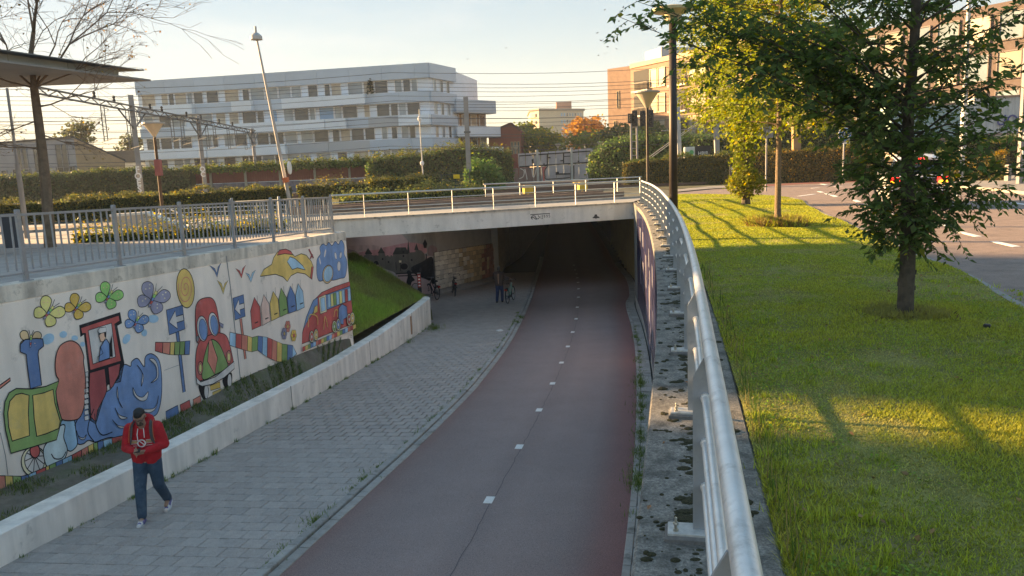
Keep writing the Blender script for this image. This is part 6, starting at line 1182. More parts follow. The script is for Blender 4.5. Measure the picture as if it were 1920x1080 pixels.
# ---- foliage masses
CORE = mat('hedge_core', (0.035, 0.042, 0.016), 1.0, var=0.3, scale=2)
def hedge(name, label, cat, line, th, n, size, base, yellow=0.0, z0=-0.05, rough=0.2, group=None, topcol=None, seed=1):
    # line: list of (x, y, ztop); a clipped mass: dark core and leaves over its skin
    rs = np.random.default_rng(seed); L = np.array(line, float); e = empty(name, tuple(L[0] * [1, 1, 0]), label=label, cat=cat, group=group); b = MB(); rows = []
    for i, p in enumerate(L):
        d = L[min(i + 1, len(L) - 1)] - L[max(i - 1, 0)]; d[2] = 0; d /= np.linalg.norm(d); nn = np.array([d[1], -d[0], 0]); s = th / 2 * 0.86; zt = p[2] - 0.08
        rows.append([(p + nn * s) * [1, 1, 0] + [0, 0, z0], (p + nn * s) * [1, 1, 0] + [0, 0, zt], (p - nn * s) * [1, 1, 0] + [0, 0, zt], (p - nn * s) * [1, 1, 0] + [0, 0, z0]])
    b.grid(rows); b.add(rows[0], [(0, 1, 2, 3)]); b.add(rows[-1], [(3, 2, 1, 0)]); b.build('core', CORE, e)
    seg_ = np.r_[0, np.cumsum(np.linalg.norm(np.diff(L[:, :2], axis=0), axis=1))]; t = rs.random(n) * seg_[-1]; X = np.interp(t, seg_, L[:, 0]); Y = np.interp(t, seg_, L[:, 1]); Z = np.interp(t, seg_, L[:, 2])
    dX = np.interp(t + 0.2, seg_, L[:, 0]) - np.interp(t - 0.2, seg_, L[:, 0]); dY = np.interp(t + 0.2, seg_, L[:, 1]) - np.interp(t - 0.2, seg_, L[:, 1]); nl = np.hypot(dX, dY) + 1e-9; nx, ny = dY / nl, -dX / nl
    Hm = float((L[:, 2] - z0).mean()); ptop = th / (th + 1.25 * Hm); u = rs.random(n); top = u < ptop; back = (u > 1 - 0.15 * (1 - ptop)) & ~top
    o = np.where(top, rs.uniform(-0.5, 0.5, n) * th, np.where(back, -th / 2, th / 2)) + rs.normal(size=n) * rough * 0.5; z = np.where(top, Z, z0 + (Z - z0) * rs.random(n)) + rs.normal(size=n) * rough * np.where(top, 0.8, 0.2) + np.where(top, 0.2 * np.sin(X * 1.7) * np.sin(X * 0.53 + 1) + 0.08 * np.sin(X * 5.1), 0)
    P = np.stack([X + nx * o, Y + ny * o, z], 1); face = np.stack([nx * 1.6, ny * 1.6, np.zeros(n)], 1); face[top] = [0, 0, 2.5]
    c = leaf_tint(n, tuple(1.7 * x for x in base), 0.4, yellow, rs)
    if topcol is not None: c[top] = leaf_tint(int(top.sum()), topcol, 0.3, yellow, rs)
    quads_mesh('leaves', leaf_quads(P, size, 0.1, rs, 0.65, face), LEAF, e, c); return e
def hl(pts, Y0, Y1):                                        # hedge line from photo pixels of its top edge
    n = len(pts); return [at_y(x, y, Y0 + (Y1 - Y0) * i / (n - 1)) for i, (x, y) in enumerate(pts)]
GR1 = (0.055, 0.075, 0.022); GR2 = (0.045, 0.085, 0.025); BRN = (0.085, 0.068, 0.025)
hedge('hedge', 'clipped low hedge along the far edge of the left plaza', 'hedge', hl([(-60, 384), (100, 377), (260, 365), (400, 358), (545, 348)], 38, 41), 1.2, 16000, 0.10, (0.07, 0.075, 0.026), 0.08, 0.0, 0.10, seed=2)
hedge('hedge', 'open brownish hedge on a wire frame beyond the plaza fence', 'hedge', hl([(560, 346), (620, 345), (690, 343)], 45, 45), 0.8, 3500, 0.12, (0.085, 0.085, 0.03), 0.12, 0.0, 0.2, seed=3)
hedge('hedge', 'clipped hedge block in front of the ivy, left of the green gate', 'hedge', hl([(688, 338), (735, 336), (792, 331)], 46, 47), 1.6, 6000, 0.12, (0.075, 0.08, 0.03), 0.10, 0.0, 0.14, seed=4)
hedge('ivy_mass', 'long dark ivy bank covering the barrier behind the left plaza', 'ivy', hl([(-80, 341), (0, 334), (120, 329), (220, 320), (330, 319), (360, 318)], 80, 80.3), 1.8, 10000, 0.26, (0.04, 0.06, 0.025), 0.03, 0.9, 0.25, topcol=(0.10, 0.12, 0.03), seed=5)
for s, (x0, x1, yt, yb) in enumerate(((0, 330, 330, 375), (255, 335, 322, 360))): pass
hedge('ivy_mass', 'dark ivy curtain hanging down the barrier behind the left masts', 'ivy', hl([(-80, 343), (0, 336), (120, 331), (220, 323), (345, 322)], 79.5, 79.8), 1.2, 12000, 0.25, (0.032, 0.052, 0.022), 0.02, -0.2, 0.25, seed=6)
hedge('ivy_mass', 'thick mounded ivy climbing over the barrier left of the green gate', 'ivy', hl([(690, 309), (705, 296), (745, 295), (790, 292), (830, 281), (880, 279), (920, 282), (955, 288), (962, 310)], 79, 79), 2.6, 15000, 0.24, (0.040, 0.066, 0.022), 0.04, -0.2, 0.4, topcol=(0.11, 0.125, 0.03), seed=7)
hedge('shrub', 'leafy green shrub beside the green gate at the bridge end', 'shrub', hl([(872, 330), (885, 315), (905, 318), (925, 325), (945, 340)], 56, 56), 2.2, 4500, 0.22, (0.055, 0.10, 0.03), 0.02, 0.0, 0.5, seed=8)
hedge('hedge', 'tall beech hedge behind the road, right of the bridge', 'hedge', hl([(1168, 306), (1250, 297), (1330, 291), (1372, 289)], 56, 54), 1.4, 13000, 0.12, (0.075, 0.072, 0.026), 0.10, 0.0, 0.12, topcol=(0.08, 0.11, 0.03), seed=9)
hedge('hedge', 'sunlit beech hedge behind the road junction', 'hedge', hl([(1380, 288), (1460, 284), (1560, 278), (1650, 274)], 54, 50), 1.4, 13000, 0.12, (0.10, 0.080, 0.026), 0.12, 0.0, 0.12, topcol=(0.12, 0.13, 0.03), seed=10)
hedge('ivy_mass', 'green ivy bank behind the beech hedge near the rail signals', 'ivy', hl([(1112, 292), (1150, 268), (1215, 262), (1290, 262), (1345, 266)], 74, 70), 2.5, 12000, 0.24, (0.05, 0.085, 0.025), 0.03, -0.2, 0.4, seed=11)
hedge('ivy_mass', 'dark ivy-clad fence behind the two slim roadside trees', 'ivy', hl([(1300, 262), (1400, 252), (1500, 243), (1580, 236), (1660, 232)], 66, 60), 1.6, 12000, 0.22, (0.035, 0.055, 0.022), 0.02, -0.2, 0.25, seed=12)
hedge('hedge', 'tall clipped hedge in front of the shipping containers', 'hedge', hl([(1765, 272), (1840, 267), (1960, 258)], 50, 50), 1.3, 9000, 0.12, (0.06, 0.062, 0.022), 0.05, 0.0, 0.12, topcol=(0.09, 0.12, 0.03), seed=13)
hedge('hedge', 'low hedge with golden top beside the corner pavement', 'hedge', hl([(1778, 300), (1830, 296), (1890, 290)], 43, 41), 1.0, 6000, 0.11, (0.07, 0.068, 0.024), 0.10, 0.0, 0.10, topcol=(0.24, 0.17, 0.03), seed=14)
hedge('shrub', 'low scrubby greenery just beyond the bridge railing on the left', 'shrub', hl([(628, 371), (690, 366), (760, 361), (830, 356), (900, 353)], 42.0, 45.5), 1.8, 7000, 0.13, (0.075, 0.09, 0.03), 0.08, 0.0, 0.3, seed=15)
hedge('ivy_mass', 'yellow-green ivy rim along the top of the maroon barrier', 'ivy', hl([(355, 318), (430, 314), (500, 310), (560, 306), (640, 302), (700, 300)], 80.8, 81.2), 1.2, 8000, 0.24, (0.07, 0.10, 0.028), 0.06, 2.35, 0.3, topcol=(0.12, 0.14, 0.03), seed=16)
# ================================================================== STATION CANOPY (and unseen blocks added beyond the left edge to shade the cutting)
ZC = 5.1; T_ = at_z(270, 131, ZC); N_2 = at_z(0, 92, ZC); nd = (N_2 - T_) * [1, 1, 0]; nd /= np.linalg.norm(nd); F2 = at_z(0, 162, ZC - 0.32); T2_ = at_z(272, 150, ZC - 0.32); ld = (F2 - T2_) * [1, 1, 0]; ld /= np.linalg.norm(ld)
cn_ = empty('station_canopy', tuple(T_ * [1, 1, 0]), label='flat station canopy roof jutting in over the plaza at the left', cat='canopy')
ZINC = mat('canopy_zinc', (0.40, 0.42, 0.40), 0.6, 0.2, var=0.12, scale=1.5, objvar=0.08); SOF = mat('canopy_soffit', (0.27, 0.26, 0.24), 0.85, var=0.1, scale=1.0)
def slab(p, a, la, d, ld_, z0, z1, name, m, par):
    q = [p, p + a * la, p + a * la + d * ld_, p + d * ld_]; b = MB(); poly = [tuple(x[:2]) for x in q]; ar = sum(poly[i][0] * poly[(i + 1) % 4][1] - poly[(i + 1) % 4][0] * poly[i][1] for i in range(4)); b.prism(poly if ar > 0 else poly[::-1], z0, z1); return b.build(name, m, par)
slab(T_, nd, 7, ld, 17, ZC - 0.03, ZC, 'roof_sheet', mat('roof_edge_dark', (0.16, 0.165, 0.16), 0.7), cn_)
slab(T_ - nd * 0.1 - ld * 0.1, nd, 7.2, ld, 17, ZC - 0.32, ZC - 0.27, 'soffit', SOF, cn_)
for k in range(3): slab(T_ + nd * (0.5 + k * 1.8) + ld * 0.4, nd, 1.78, ld, 0.05, ZC - 0.27, ZC - 0.03, 'fascia_panel', ZINC, cn_)
for k in range(6): slab(T_ + nd * 0.5 + ld * (0.46 + k * 2.5), nd, 0.05, ld, 2.48, ZC - 0.27, ZC - 0.03, 'fascia_panel', ZINC, cn_)
for a_, l_ in ((3, 9), (3, 14)): p = T_ + nd * a_ + ld * l_; b = MB(); b.tube([(p[0], p[1], 0.2), (p[0], p[1], ZC - 0.3)], 0.14, 12); b.build('column', ZINC, cn_)
for y0, y1 in ((16.5, 23.8), (25.0, 35.0)): b = MB(); b.box((-40.8, (y0 + y1) / 2, 10.6), (1.6, y1 - y0, 21.4)); b.build('shade_block', mat('shade_block_brown', (0.32, 0.22, 0.17), 0.85, var=0.12, scale=1.0), cn_)  # unseen blocks added to cast shade; the gap lets a sun band through
# ================================================================== OVERHEAD LINE
STL = mat('mast_steel', (0.16, 0.165, 0.17), 0.6, 0.4, var=0.15, scale=1.5); STG = mat('mast_grey', (0.30, 0.29, 0.28), 0.7, 0.3, var=0.15, scale=1.5); ZBM = 7.0
pA, pB = at_z(70, 163, ZBM), at_z(478, 245, ZBM); pt_ = empty('catenary_portal', tuple(pA * [1, 1, 0]), label='steel overhead-line portal with three masts spanning the tracks at left', cat='gantry')
def at_x(px, A, B):                                        # where the line A-B crosses a pixel column (bisection)
    lo, hi = 0.0, 1.0
    for _ in range(40):
        m = (lo + hi) / 2; p = A + (B - A) * m; c = RC.T @ (p - [0, 0, CAMZ]); x = 960 + FPX * c[0] / -c[2]
        if x < px: lo = m
        else: hi = m
    return A + (B - A) * lo
b = MB(); b.bar(pA, pB, 0.22, 0.07); b.bar(pA - [0, 0, 0.35], pB - [0, 0, 0.35], 0.22, 0.07); b.build('beam', STL, pt_)
b = MB(); n = 46
for k in range(n): p = pA + (pB - pA) * (k / n); q = pA + (pB - pA) * ((k + 1) / n); b.bar(p - [0, 0, 0.35 * (k % 2)], q - [0, 0, 0.35 * (1 - k % 2)], 0.05)
b.build('lattice', STL, pt_)
for px, top in ((247, 0.75), (372, 0.3), (473, 0.2)):
    p = at_x(px, pA, pB); b = MB(); w = 0.34
    b.box((p[0], p[1], (ZBM + top) / 2), (w, w * 0.7, ZBM + top), 0.4); m = b.build('mast', STG, pt_)
    for s_ in (-1, 1): q = p + (pB - pA) / np.linalg.norm(pB - pA) * 2.6 * s_; b = MB(); b.bar((p[0], p[1], ZBM - 1.6), (q[0], q[1], ZBM - 0.3), 0.08); b.build('brace', STL, pt_)
    txt = {247: 'FOES', 372: 'OC', 473: ''}[px]
    if txt:
        for k, ch in enumerate(txt): text_mesh(ch, 0.62, LINE, 'painted_letter', m, (p[0] + 0.02, p[1] - 0.28, 2.55 - k * 0.46), (1, 0, 0), (0, 0, 1), 0.01, 0.02)
for t, l in ((0.16, 2.6), (0.24, 3.0), (0.28, 1.4), (0.42, 2.2), (0.47, 2.4), (0.56, 1.8), (0.61, 2.6), (0.66, 1.6), (0.76, 2.4), (0.82, 2.0), (0.9, 2.3), (0.95, 1.9)):
    p = pA + (pB - pA) * t; b = MB()
    for o in (-0.11, 0.11): b.bar(p + [o, 0, -0.35], p + [o, 0, -l], 0.045)
    for k in range(int(l / 0.45)): b.bar(p + [-0.11, 0, -0.5 - k * 0.45], p + [0.11, 0, -0.5 - k * 0.45], 0.035)
    b.bar(p + [-0.1, 0, -l], p + [0.9, -0.6, -l + 0.15], 0.035); b.build('hanger', STL, pt_)
for t in (0.14, 0.2, 0.33, 0.38, 0.5, 0.58, 0.7, 0.8): p = pA + (pB - pA) * t; b = MB(); b.lathe([(0.07, 0), (0.11, 0.1), (0.06, 0.2), (0.11, 0.3), (0.05, 0.4)], tuple(p + [0, 0, 0.04]), 8); b.build('insulator', DARKM, pt_)
WIRE = mat('wire', (0.10, 0.10, 0.11), 0.6, 0.5, var=0); rw2 = random.Random(5)
wires = [(152, 121, 62), (163, 143, 60), (172, 150, 66), (184, 160, 64), (192, 166, 70), (203, 178, 58), (212, 188, 66), (222, 197, 72), (236, 205, 62), (246, 217, 68), (257, 222, 60), (268, 236, 66), (279, 244, 70), (290, 256, 64), (300, 262, 60), (231, 213, 75), (216, 181, 75)]
ORD = ['topmost', 'second highest', 'third highest', 'fourth highest', 'fifth highest', 'sixth highest', 'seventh highest', 'eighth highest', 'ninth', 'eighth lowest', 'seventh lowest', 'sixth lowest', 'fifth lowest', 'fourth lowest', 'third lowest', 'second lowest', 'lowest']
for wi, (yl, yr, Y) in enumerate(sorted(wires, key=lambda w: w[1])):
    a0, a1 = at_y(-150, yl + 14 + rw2.uniform(-3, 3), Y - 7), at_y(1420, yr - 10 + rw2.uniform(-3, 3), Y + 9); b = MB(); pts = [a0 + (a1 - a0) * t - np.array([0, 0, 0.5 * math.sin(math.pi * ((t * 2) % 1))]) for t in np.linspace(0, 1, 25)]
    b.tube(pts, 0.017, 4); o = b.build('overhead_wire', WIRE); tag(o, ORD[wi] + ' of the thin overhead wires where they cross left of the brick flats', 'wire', 'overhead wires above the tracks')
def mast(px0, py0, px1, py1, Y, r, m, label, cat='mast', name='catenary_mast', n=8, sq=False):
    e = empty(name, tuple(at_y(px1, py1, Y)), label=label, cat=cat); t = at_y(px0, py0, Y); g_ = at_y(px1, py1, Y); d = (g_ - t) / (t[2] - g_[2]); g_ = t + d * t[2]; b = MB()
    if sq: b.bar(g_, t, r * 2, r * 1.6, up=(0, 1, 0))
    else: b.tube([g_, t], [r, r * 0.8], n)
    b.build('pole', m, e); return e, t, g_
e, t, g_ = mast(873, 182, 880, 340, 55, 0.16, STG, 'grey wooden-looking overhead-line mast behind the green gate', sq=True); b = MB(); b.box(tuple(t - [0, 0, 2.4]), (0.45, 0.35, 0.12)); b.build('clamp', STL, e)
e, t, g_ = mast(13, 165, 44, 392, 27, 0.055, STG, 'thin bare steel pole at the far left beside the leafless tree', 'pole', 'steel_pole'); b = MB(); b.tube([g_, g_ + (t - g_) * 0.5], 0.085, 8); b.build('sleeve', STG, e)
e, t, g_ = mast(786, 205, 791, 292, 68, 0.06, mat('signal_white', (0.6, 0.58, 0.52), 0.6), 'slim white signal post in front of the apartment block', 'signal', 'signal_post')
for dz in (0.8, 4.6): b = MB(); b.sphere(tuple(t - [0, 0.1, dz]), (0.18, 0.12, 0.22), 8, 6); b.build('signal_lamp', LINE, e)
e, t, g_ = mast(1342, 215, 1345, 300, 60, 0.18, STG, 'square concrete overhead-line mast behind the ivy right of the lamp', sq=True)
e, t, g_ = mast(1270, 178, 1274, 300, 58, 0.2, mat('mast_pale', (0.42, 0.42, 0.42), 0.7), 'pale tubular mast with stay wires near the green cabinet'); b = MB(); b.bar(at_y(1320, 220, 58), at_y(1205, 303, 58), 0.05); b.build('stay_wire', mat('stay_sand', (0.5, 0.46, 0.38), 0.6), e); b = MB(); b.bar(at_y(1322, 222, 58), at_y(1208, 305, 58), 0.05); b.build('stay_wire', mat('stay_sand', (0.5, 0.46, 0.38), 0.6), e)
b = MB(); b.bar(at_y(1240, 245, 58), at_y(1330, 240, 58), 0.06); b.build('arm', STG, e)
e, t, g_ = mast(1493, 185, 1493, 282, 52, 0.25, mat('mast_rust', (0.33, 0.20, 0.10), 0.8, var=0.2, scale=2), 'rust-brown overhead-line mast behind the slim speckled tree', sq=True)
b = MB(); q = at_y(1560, 200, 52); b.bar(t - [0, 0, 0.6], q, 0.08); b.bar(t - [0, 0, 1.6], q - [0, 0, 0.3], 0.06); b.build('cantilever_arm', mat('arm_pale', (0.62, 0.58, 0.5), 0.6), e)
e, t, g_ = mast(1818, -20, 1804, 296, 37, 0.12, mat('pole_white', (0.55, 0.52, 0.48), 0.6, var=0.08), 'tall white lamp column rising behind the nearest tree', 'pole', 'lamp_column'); b = MB(); p = at_y(1804.5, 286, 37); b.tube([p + [0, 0, 0.1], p + [0, 0, 1.9]], 0.15, 10); b.build('sleeve', LINE, e); b = MB(); b.tube([p, p + [0, 0, 0.06]], 0.165, 10); b.build('band', DARKM, e)
e, t, g_ = mast(1925, 90, 1912, 345, 36.5, 0.17, mat('pole_grey', (0.22, 0.21, 0.21), 0.6, 0.3), 'thick dark grey pole on the corner pavement at the right edge', 'pole', 'traffic_pole')
for z_ in (1.6, 2.3): b = MB(); p = g_ * [1, 1, 0]; b.box((p[0] - 0.02, p[1] - 0.2, z_), (0.2, 0.02, 0.3)); b.build('sticker', LINE, e)
# ---- crooked lamp on the plaza
e = empty('street_lamp', tuple(at_y(546, 392, 40)), label='tall leaning lamp column with small dome head and round sign', cat='street lamp'); t = at_y(480, 66, 40); g_ = at_y(546, 392, 40); POL = mat('pole_weathered', (0.40, 0.38, 0.36), 0.6, 0.2, var=0.15, scale=1)
b = MB(); b.tube([g_, (g_ + t) / 2 + [0, 0, 0], t], [0.10, 0.075, 0.045], 10); b.build('pole', POL, e); b = MB(); b.lathe([(0.06, -0.25), (0.30, -0.22), (0.29, -0.05), (0.15, 0.08), (0.06, 0.14), (0.06, 0.42)], tuple(t), 16); b.build('lamp_head', mat('lamp_grey', (0.45, 0.44, 0.42), 0.5), e, smooth=False)
b = MB(); p = at_y(537, 315, 39.8); b.lathe([(0.33, -0.03), (0.33, 0.03)], tuple(p + [0.16, 0, 0]), 20, 'x'); o = b.build('round_sign', LINE, e); b = MB(); b.bar(at_y(535, 333, 39.85), at_y(537, 342, 39.85), 0.27, 0.27); b.build('orange_band', mat('orange_tape', (0.6, 0.16, 0.06), 0.6), e)
# ---- conical lamps
GLAMP = mat('lamp_glass', (0.66, 0.56, 0.42), 0.3, var=0.05, trans=0.3)
def cone_lamp(p, h, s, label, m):
    e = empty('street_lamp', tuple(p), label=label, cat='street lamp'); b = MB(); b.tube([p, p + [0, 0, h - 0.62 * s]], [0.07, 0.05], 10); b.build('pole', m, e); z = p[2] + h
    b = MB(); b.lathe([(0.06 * s, -0.62 * s), (0.13 * s, -0.5 * s), (0.42 * s, -0.06 * s)], (p[0], p[1], z), 20); b.build('glass_cone', GLAMP, e); b = MB(); b.lathe([(0.5 * s, -0.06 * s), (0.48 * s, 0.0), (0.2 * s, 0.03 * s)], (p[0], p[1], z), 20); b.build('cap', mat('lamp_cap', (0.35, 0.32, 0.28), 0.5), e)
    b = MB(); b.tube([(p[0], p[1], z - 0.5 * s), (p[0], p[1], z - 0.1 * s)], 0.09 * s, 8); b.build('bulb', mat('lamp_core', (0.7, 0.5, 0.25), 0.4), e); return e
p = at_y(305, 395, 30); p[2] = 0.0; e = cone_lamp(p, at_y(288, 230, 30)[2], 0.85, 'cone-shaped lamp with red box on its pole, in front of the hedge', mat('pole_brown', (0.10, 0.06, 0.035), 0.6, 0.2))
b = MB(); q = at_y(297, 314, 29.9); b.box(tuple(q), (0.22, 0.2, 0.62), bev=0.03); b.build('red_box', mat('box_red', (0.30, 0.10, 0.09), 0.6), e)
p = rail_pt(34.3, 0.0, 0.62); e = cone_lamp(p, at_y(1200, 172, 34.3)[2], 1.15, 'cone-shaped lamp at the far end of the curved railing', mat('pole_dark_bronze', (0.05, 0.038, 0.03), 0.5, 0.3))
p = rail_pt(18.2, 0.0, 0.50); e = empty('street_lamp', tuple(p), label='tall dark lamp post with a flat disc head beside the curved railing', cat='street lamp'); zt_ = at_y(1251, 18, 18.2)[2]
b = MB(); b.tube([p, p + [0, 0, zt_ - 0.3]], [0.105, 0.085], 12); b.build('pole', mat('pole_dark_bronze', (0.05, 0.038, 0.03), 0.5, 0.3), e, smooth=True); b = MB(); b.lathe([(0.09, -0.32), (0.16, -0.3), (0.20, -0.12), (0.46, -0.06), (0.47, 0.0), (0.2, 0.06)], (p[0], p[1], zt_), 24); b.build('disc_head', mat('disc_ochre', (0.55, 0.46, 0.25), 0.5), e)
for px, py, Y in ((967, 279, 100), (1046, 275, 105), (1125, 271, 100)):
    q = at_y(px, py, Y); cone_lamp(np.array([q[0], q[1], 0.0]), q[2] + 0.35, 0.9, {967: 'small distant cone lamp by the red gabled house', 1046: 'small distant cone lamp below the tower block', 1125: 'small distant cone lamp above the right end of the graffiti'}[px], STG)
# ---- rail signals with ladder
e = empty('rail_signal', tuple(at_y(1190, 305, 62)), label='railway signal with black hooded heads and a caged ladder', cat='signal'); lg = at_y(1184, 303, 62); rg = at_y(1195, 303, 62); lt = at_y(1184, 222, 62)
b = MB()
for q in (lg, rg): b.bar((q[0], 62, 0), (q[0], 62, lt[2]), 0.14)
b.build('post', STG, e); b = MB(); [b.bar((lg[0], 62, 0.6 + k * 0.55), (rg[0], 62, 0.6 + k * 0.55), 0.06) for k in range(9)]; b.build('ladder', STG, e)
for px, h in ((1182, 18), (1190, 30), (1205, 28), (1220, 32)):
    q = at_y(px, 222, 62); b = MB(); b.box(tuple(q), (0.42, 0.2, h / 24), bev=0.04); hd_o = b.build('signal_head', DARKM, e)
    for k in (-0.3, 0, 0.3): b = MB(); b.lathe([(0.1, -0.22), (0.12, 0.0)], tuple(q + [0, -0.1, k * h / 30]), 10, 'y'); b.build('hood', DARKM, hd_o)
b = MB(); b.bar(at_y(1180, 226, 62), at_y(1224, 222, 62), 0.1); b.build('bracket', STG, e)
# ---- tracks and small things on them
for k, (Ya, Yb) in enumerate(((52, 54), (53.5, 55.5), (58, 60), (59.5, 61.5), (64, 66), (65.5, 67.5))): b = MB(); b.bar((-200, Ya - 3, 0.12), (14, Yb, 0.12), 0.07, 0.16); tag(b.build('rail_track', mat('rail_rusty', (0.16, 0.10, 0.075), 0.6, 0.4)), kind='structure')
for px, py, Y, lab in ((990, 359, 46, 'yellow track equipment box seen through the bridge railing'), (1092, 353, 48, 'second yellow equipment box farther right behind the bridge railing')): q = at_y(px, py, Y); b = MB(); b.box((q[0], q[1], 0.42), (0.55, 0.4, 0.5), 0.3, bev=0.04); b.box((q[0] - 0.35, q[1], 0.62), (0.4, 0.3, 0.08), 0.3); b.box((q[0], q[1], 0.12), (0.1, 0.1, 0.3)); tag(b.build('equipment_box', mat('signal_yellow', (0.65, 0.42, 0.04), 0.5)), lab, 'box')
e = empty('mesh_gate', tuple(at_y(850, 365, 52)), label='dark green mesh gate with yellow warning sign before the ivy', cat='gate'); gA, gB = at_y(827, 325, 52), at_y(880, 322, 52); GRN = mat('gate_green', (0.025, 0.055, 0.04), 0.6)
for q in (gA, gB, (gA + gB) / 2): b = MB(); b.bar((q[0], 52, 0), (q[0], 52, gA[2]), 0.08); b.build('post', GRN, e)
for z_ in (0.15, gA[2] - 0.1): b = MB(); b.bar((gA[0], 52, z_), (gB[0], 52, z_), 0.06); b.build('rail', GRN, e)
b = MB(); [b.bar((gA[0] + (gB[0] - gA[0]) * k / 24, 52, 0.1), (gA[0] + (gB[0] - gA[0]) * k / 24, 52, gA[2] - 0.1), 0.012) for k in range(1, 24)]; [b.bar((gA[0], 52.01, 0.2 + 0.2 * k), (gB[0], 52.01, 0.2 + 0.2 * k), 0.012) for k in range(9)]; tag(b.build('mesh_infill', GRN, e), kind='stuff')
q = at_y(856, 331, 51.9); b = MB(); b.box(tuple(q), (0.42, 0.02, 0.27)); b.build('warning_sign', mat('sign_yellow', (0.7, 0.52, 0.02), 0.5), e)
# ---- cabinet, boards and signs by the road
e = empty('utility_cabinet', tuple(at_y(1292, 300, 57.5)), label='white cabinet with green and yellow graffiti above the beech hedge', cat='cabinet'); q = at_y(1292, 291, 57.5); b = MB(); b.box((q[0], 57.5, q[2] / 2 + 0.3), (0.72, 0.5, q[2] + 0.6), bev=0.03); b.build('box', mat('cabinet_white', (0.6, 0.6, 0.55), 0.6), e)
for k, (dx, dz, c) in enumerate(((-0.15, 0.1, (0.25, 0.5, 0.12)), (0.1, -0.05, (0.6, 0.55, 0.08)), (0.12, 0.2, (0.1, 0.4, 0.15)), (-0.12, -0.15, (0.6, 0.45, 0.05)))): b = MB(); b.lathe([(0.17, -0.004), (0.17, 0.004)], (q[0] + dx, 57.235 - 0.004 * k, q[2] + dz), 9, 'y'); b.build('graffiti_blot', mat('blot%d' % k, c, 0.6), e)
e = empty('graffiti_board', tuple(at_y(1318, 300, 57.6)), label='black board scrawled with white letters beside the cabinet', cat='board'); q = at_y(1318, 290, 57.6); b = MB(); b.box((q[0], 57.6, q[2] / 2 + 0.3), (1.15, 0.1, q[2] + 0.7)); b.build('board', DARKM, e); text_mesh('HBJR', 0.36, LINE, 'lettering', e, (q[0], 57.54, q[2] + 0.1), (1, 0, 0), (0, 0, 1), 0.01)
e = empty('hedge_sign', tuple(at_y(1380, 345, 47)), label='dark square sign board reading NH half hidden by the ivy-clad tree', cat='sign'); q = at_y(1380, 322, 47); b = MB(); b.box(tuple(q), (0.75, 0.05, 0.75)); b.build('board', mat('board_dark', (0.05, 0.045, 0.05), 0.6), e); b = MB(); b.bar((q[0], q[1] + 0.05, 0), (q[0], q[1] + 0.05, q[2]), 0.06); b.build('post', STG, e)
text_mesh('NH', 0.34, LINE, 'lettering', e, (q[0] - 0.05, q[1] - 0.03, q[2] + 0.12), (1, 0, 0), (0, 0, 1), 0.005, 0.01); b = MB(); b.add([(q[0] + 0.1, q[1] - 0.035, q[2] - 0.28), (q[0] + 0.22, q[1] - 0.035, q[2] - 0.28), (q[0] + 0.16, q[1] - 0.035, q[2] - 0.14)], [(0, 1, 2)]); b.build('arrow_mark', LINE, e)
e = empty('road_sign', tuple(at_z(1436, 360, 0)), label='back of a grey rectangular road sign with round disc above', cat='sign'); g_ = at_z(1436, 359, 0); Yq = g_[1]; q = at_y(1435, 250, Yq); b = MB(); b.tube([g_, (g_[0], Yq, at_y(1435, 205, Yq)[2])], 0.045, 8); b.build('post', STG, e)
b = MB(); b.box(tuple(q + [0, 0.06, 0]), (0.86, 0.02, 0.45)); b.build('plate', mat('sign_back', (0.25, 0.26, 0.26), 0.6), e); b = MB(); b.box(tuple(q + [0, 0.05, 0]), (0.80, 0.012, 0.39)); b.build('backing', mat('sign_back2', (0.18, 0.19, 0.19), 0.6), e); b = MB(); b.lathe([(0.38, -0.012), (0.38, 0.012)], tuple(at_y(1435, 233, Yq) + [0, 0.09, 0]), 20, 'y'); b.build('disc', mat('sign_back', (0.25, 0.26, 0.26), 0.6), e)
e = empty('road_sign', tuple(at_z(1584, 327, 0)), label='round blue bicycle sign with white plate below, before the hedge', cat='sign'); g_ = at_y(1584, 330, 46); q = at_y(1583, 252, 46); b = MB(); b.tube([(q[0], 46, 0), (q[0], 46, q[2] + 0.2)], 0.05, 8); b.build('post', STG, e)
BLU = mat('sign_blue', (0.02, 0.16, 0.50), 0.5); b = MB(); b.lathe([(0.36, -0.015), (0.36, 0.015)], (q[0], 45.92, q[2]), 24, 'y'); b.build('disc', BLU, e); b = MB(); b.lathe([(0.39, -0.01), (0.39, 0.01)], (q[0], 45.945, q[2]), 24, 'y'); b.build('rim', LINE, e)
b = MB()
for dx in (-0.14, 0.14): b.tube([(q[0] + dx + 0.09 * math.cos(t_), 45.895, q[2] - 0.07 + 0.09 * math.sin(t_)) for t_ in np.linspace(0, 6.283, 16, endpoint=False)], 0.016, 5, closed=True)
b.tube([(q[0] - 0.14, 45.895, q[2] - 0.07), (q[0] - 0.05, 45.895, q[2] + 0.1), (q[0] + 0.1, 45.895, q[2] + 0.1), (q[0] + 0.14, 45.895, q[2] - 0.07)], 0.016, 5); b.tube([(q[0] - 0.05, 45.895, q[2] + 0.1), (q[0], 45.895, q[2] - 0.07), (q[0] + 0.1, 45.895, q[2] + 0.1), (q[0] + 0.07, 45.895, q[2] + 0.18), (q[0] + 0.0, 45.895, q[2] + 0.18)], 0.016, 5); b.build('bicycle_pictogram', LINE, e)
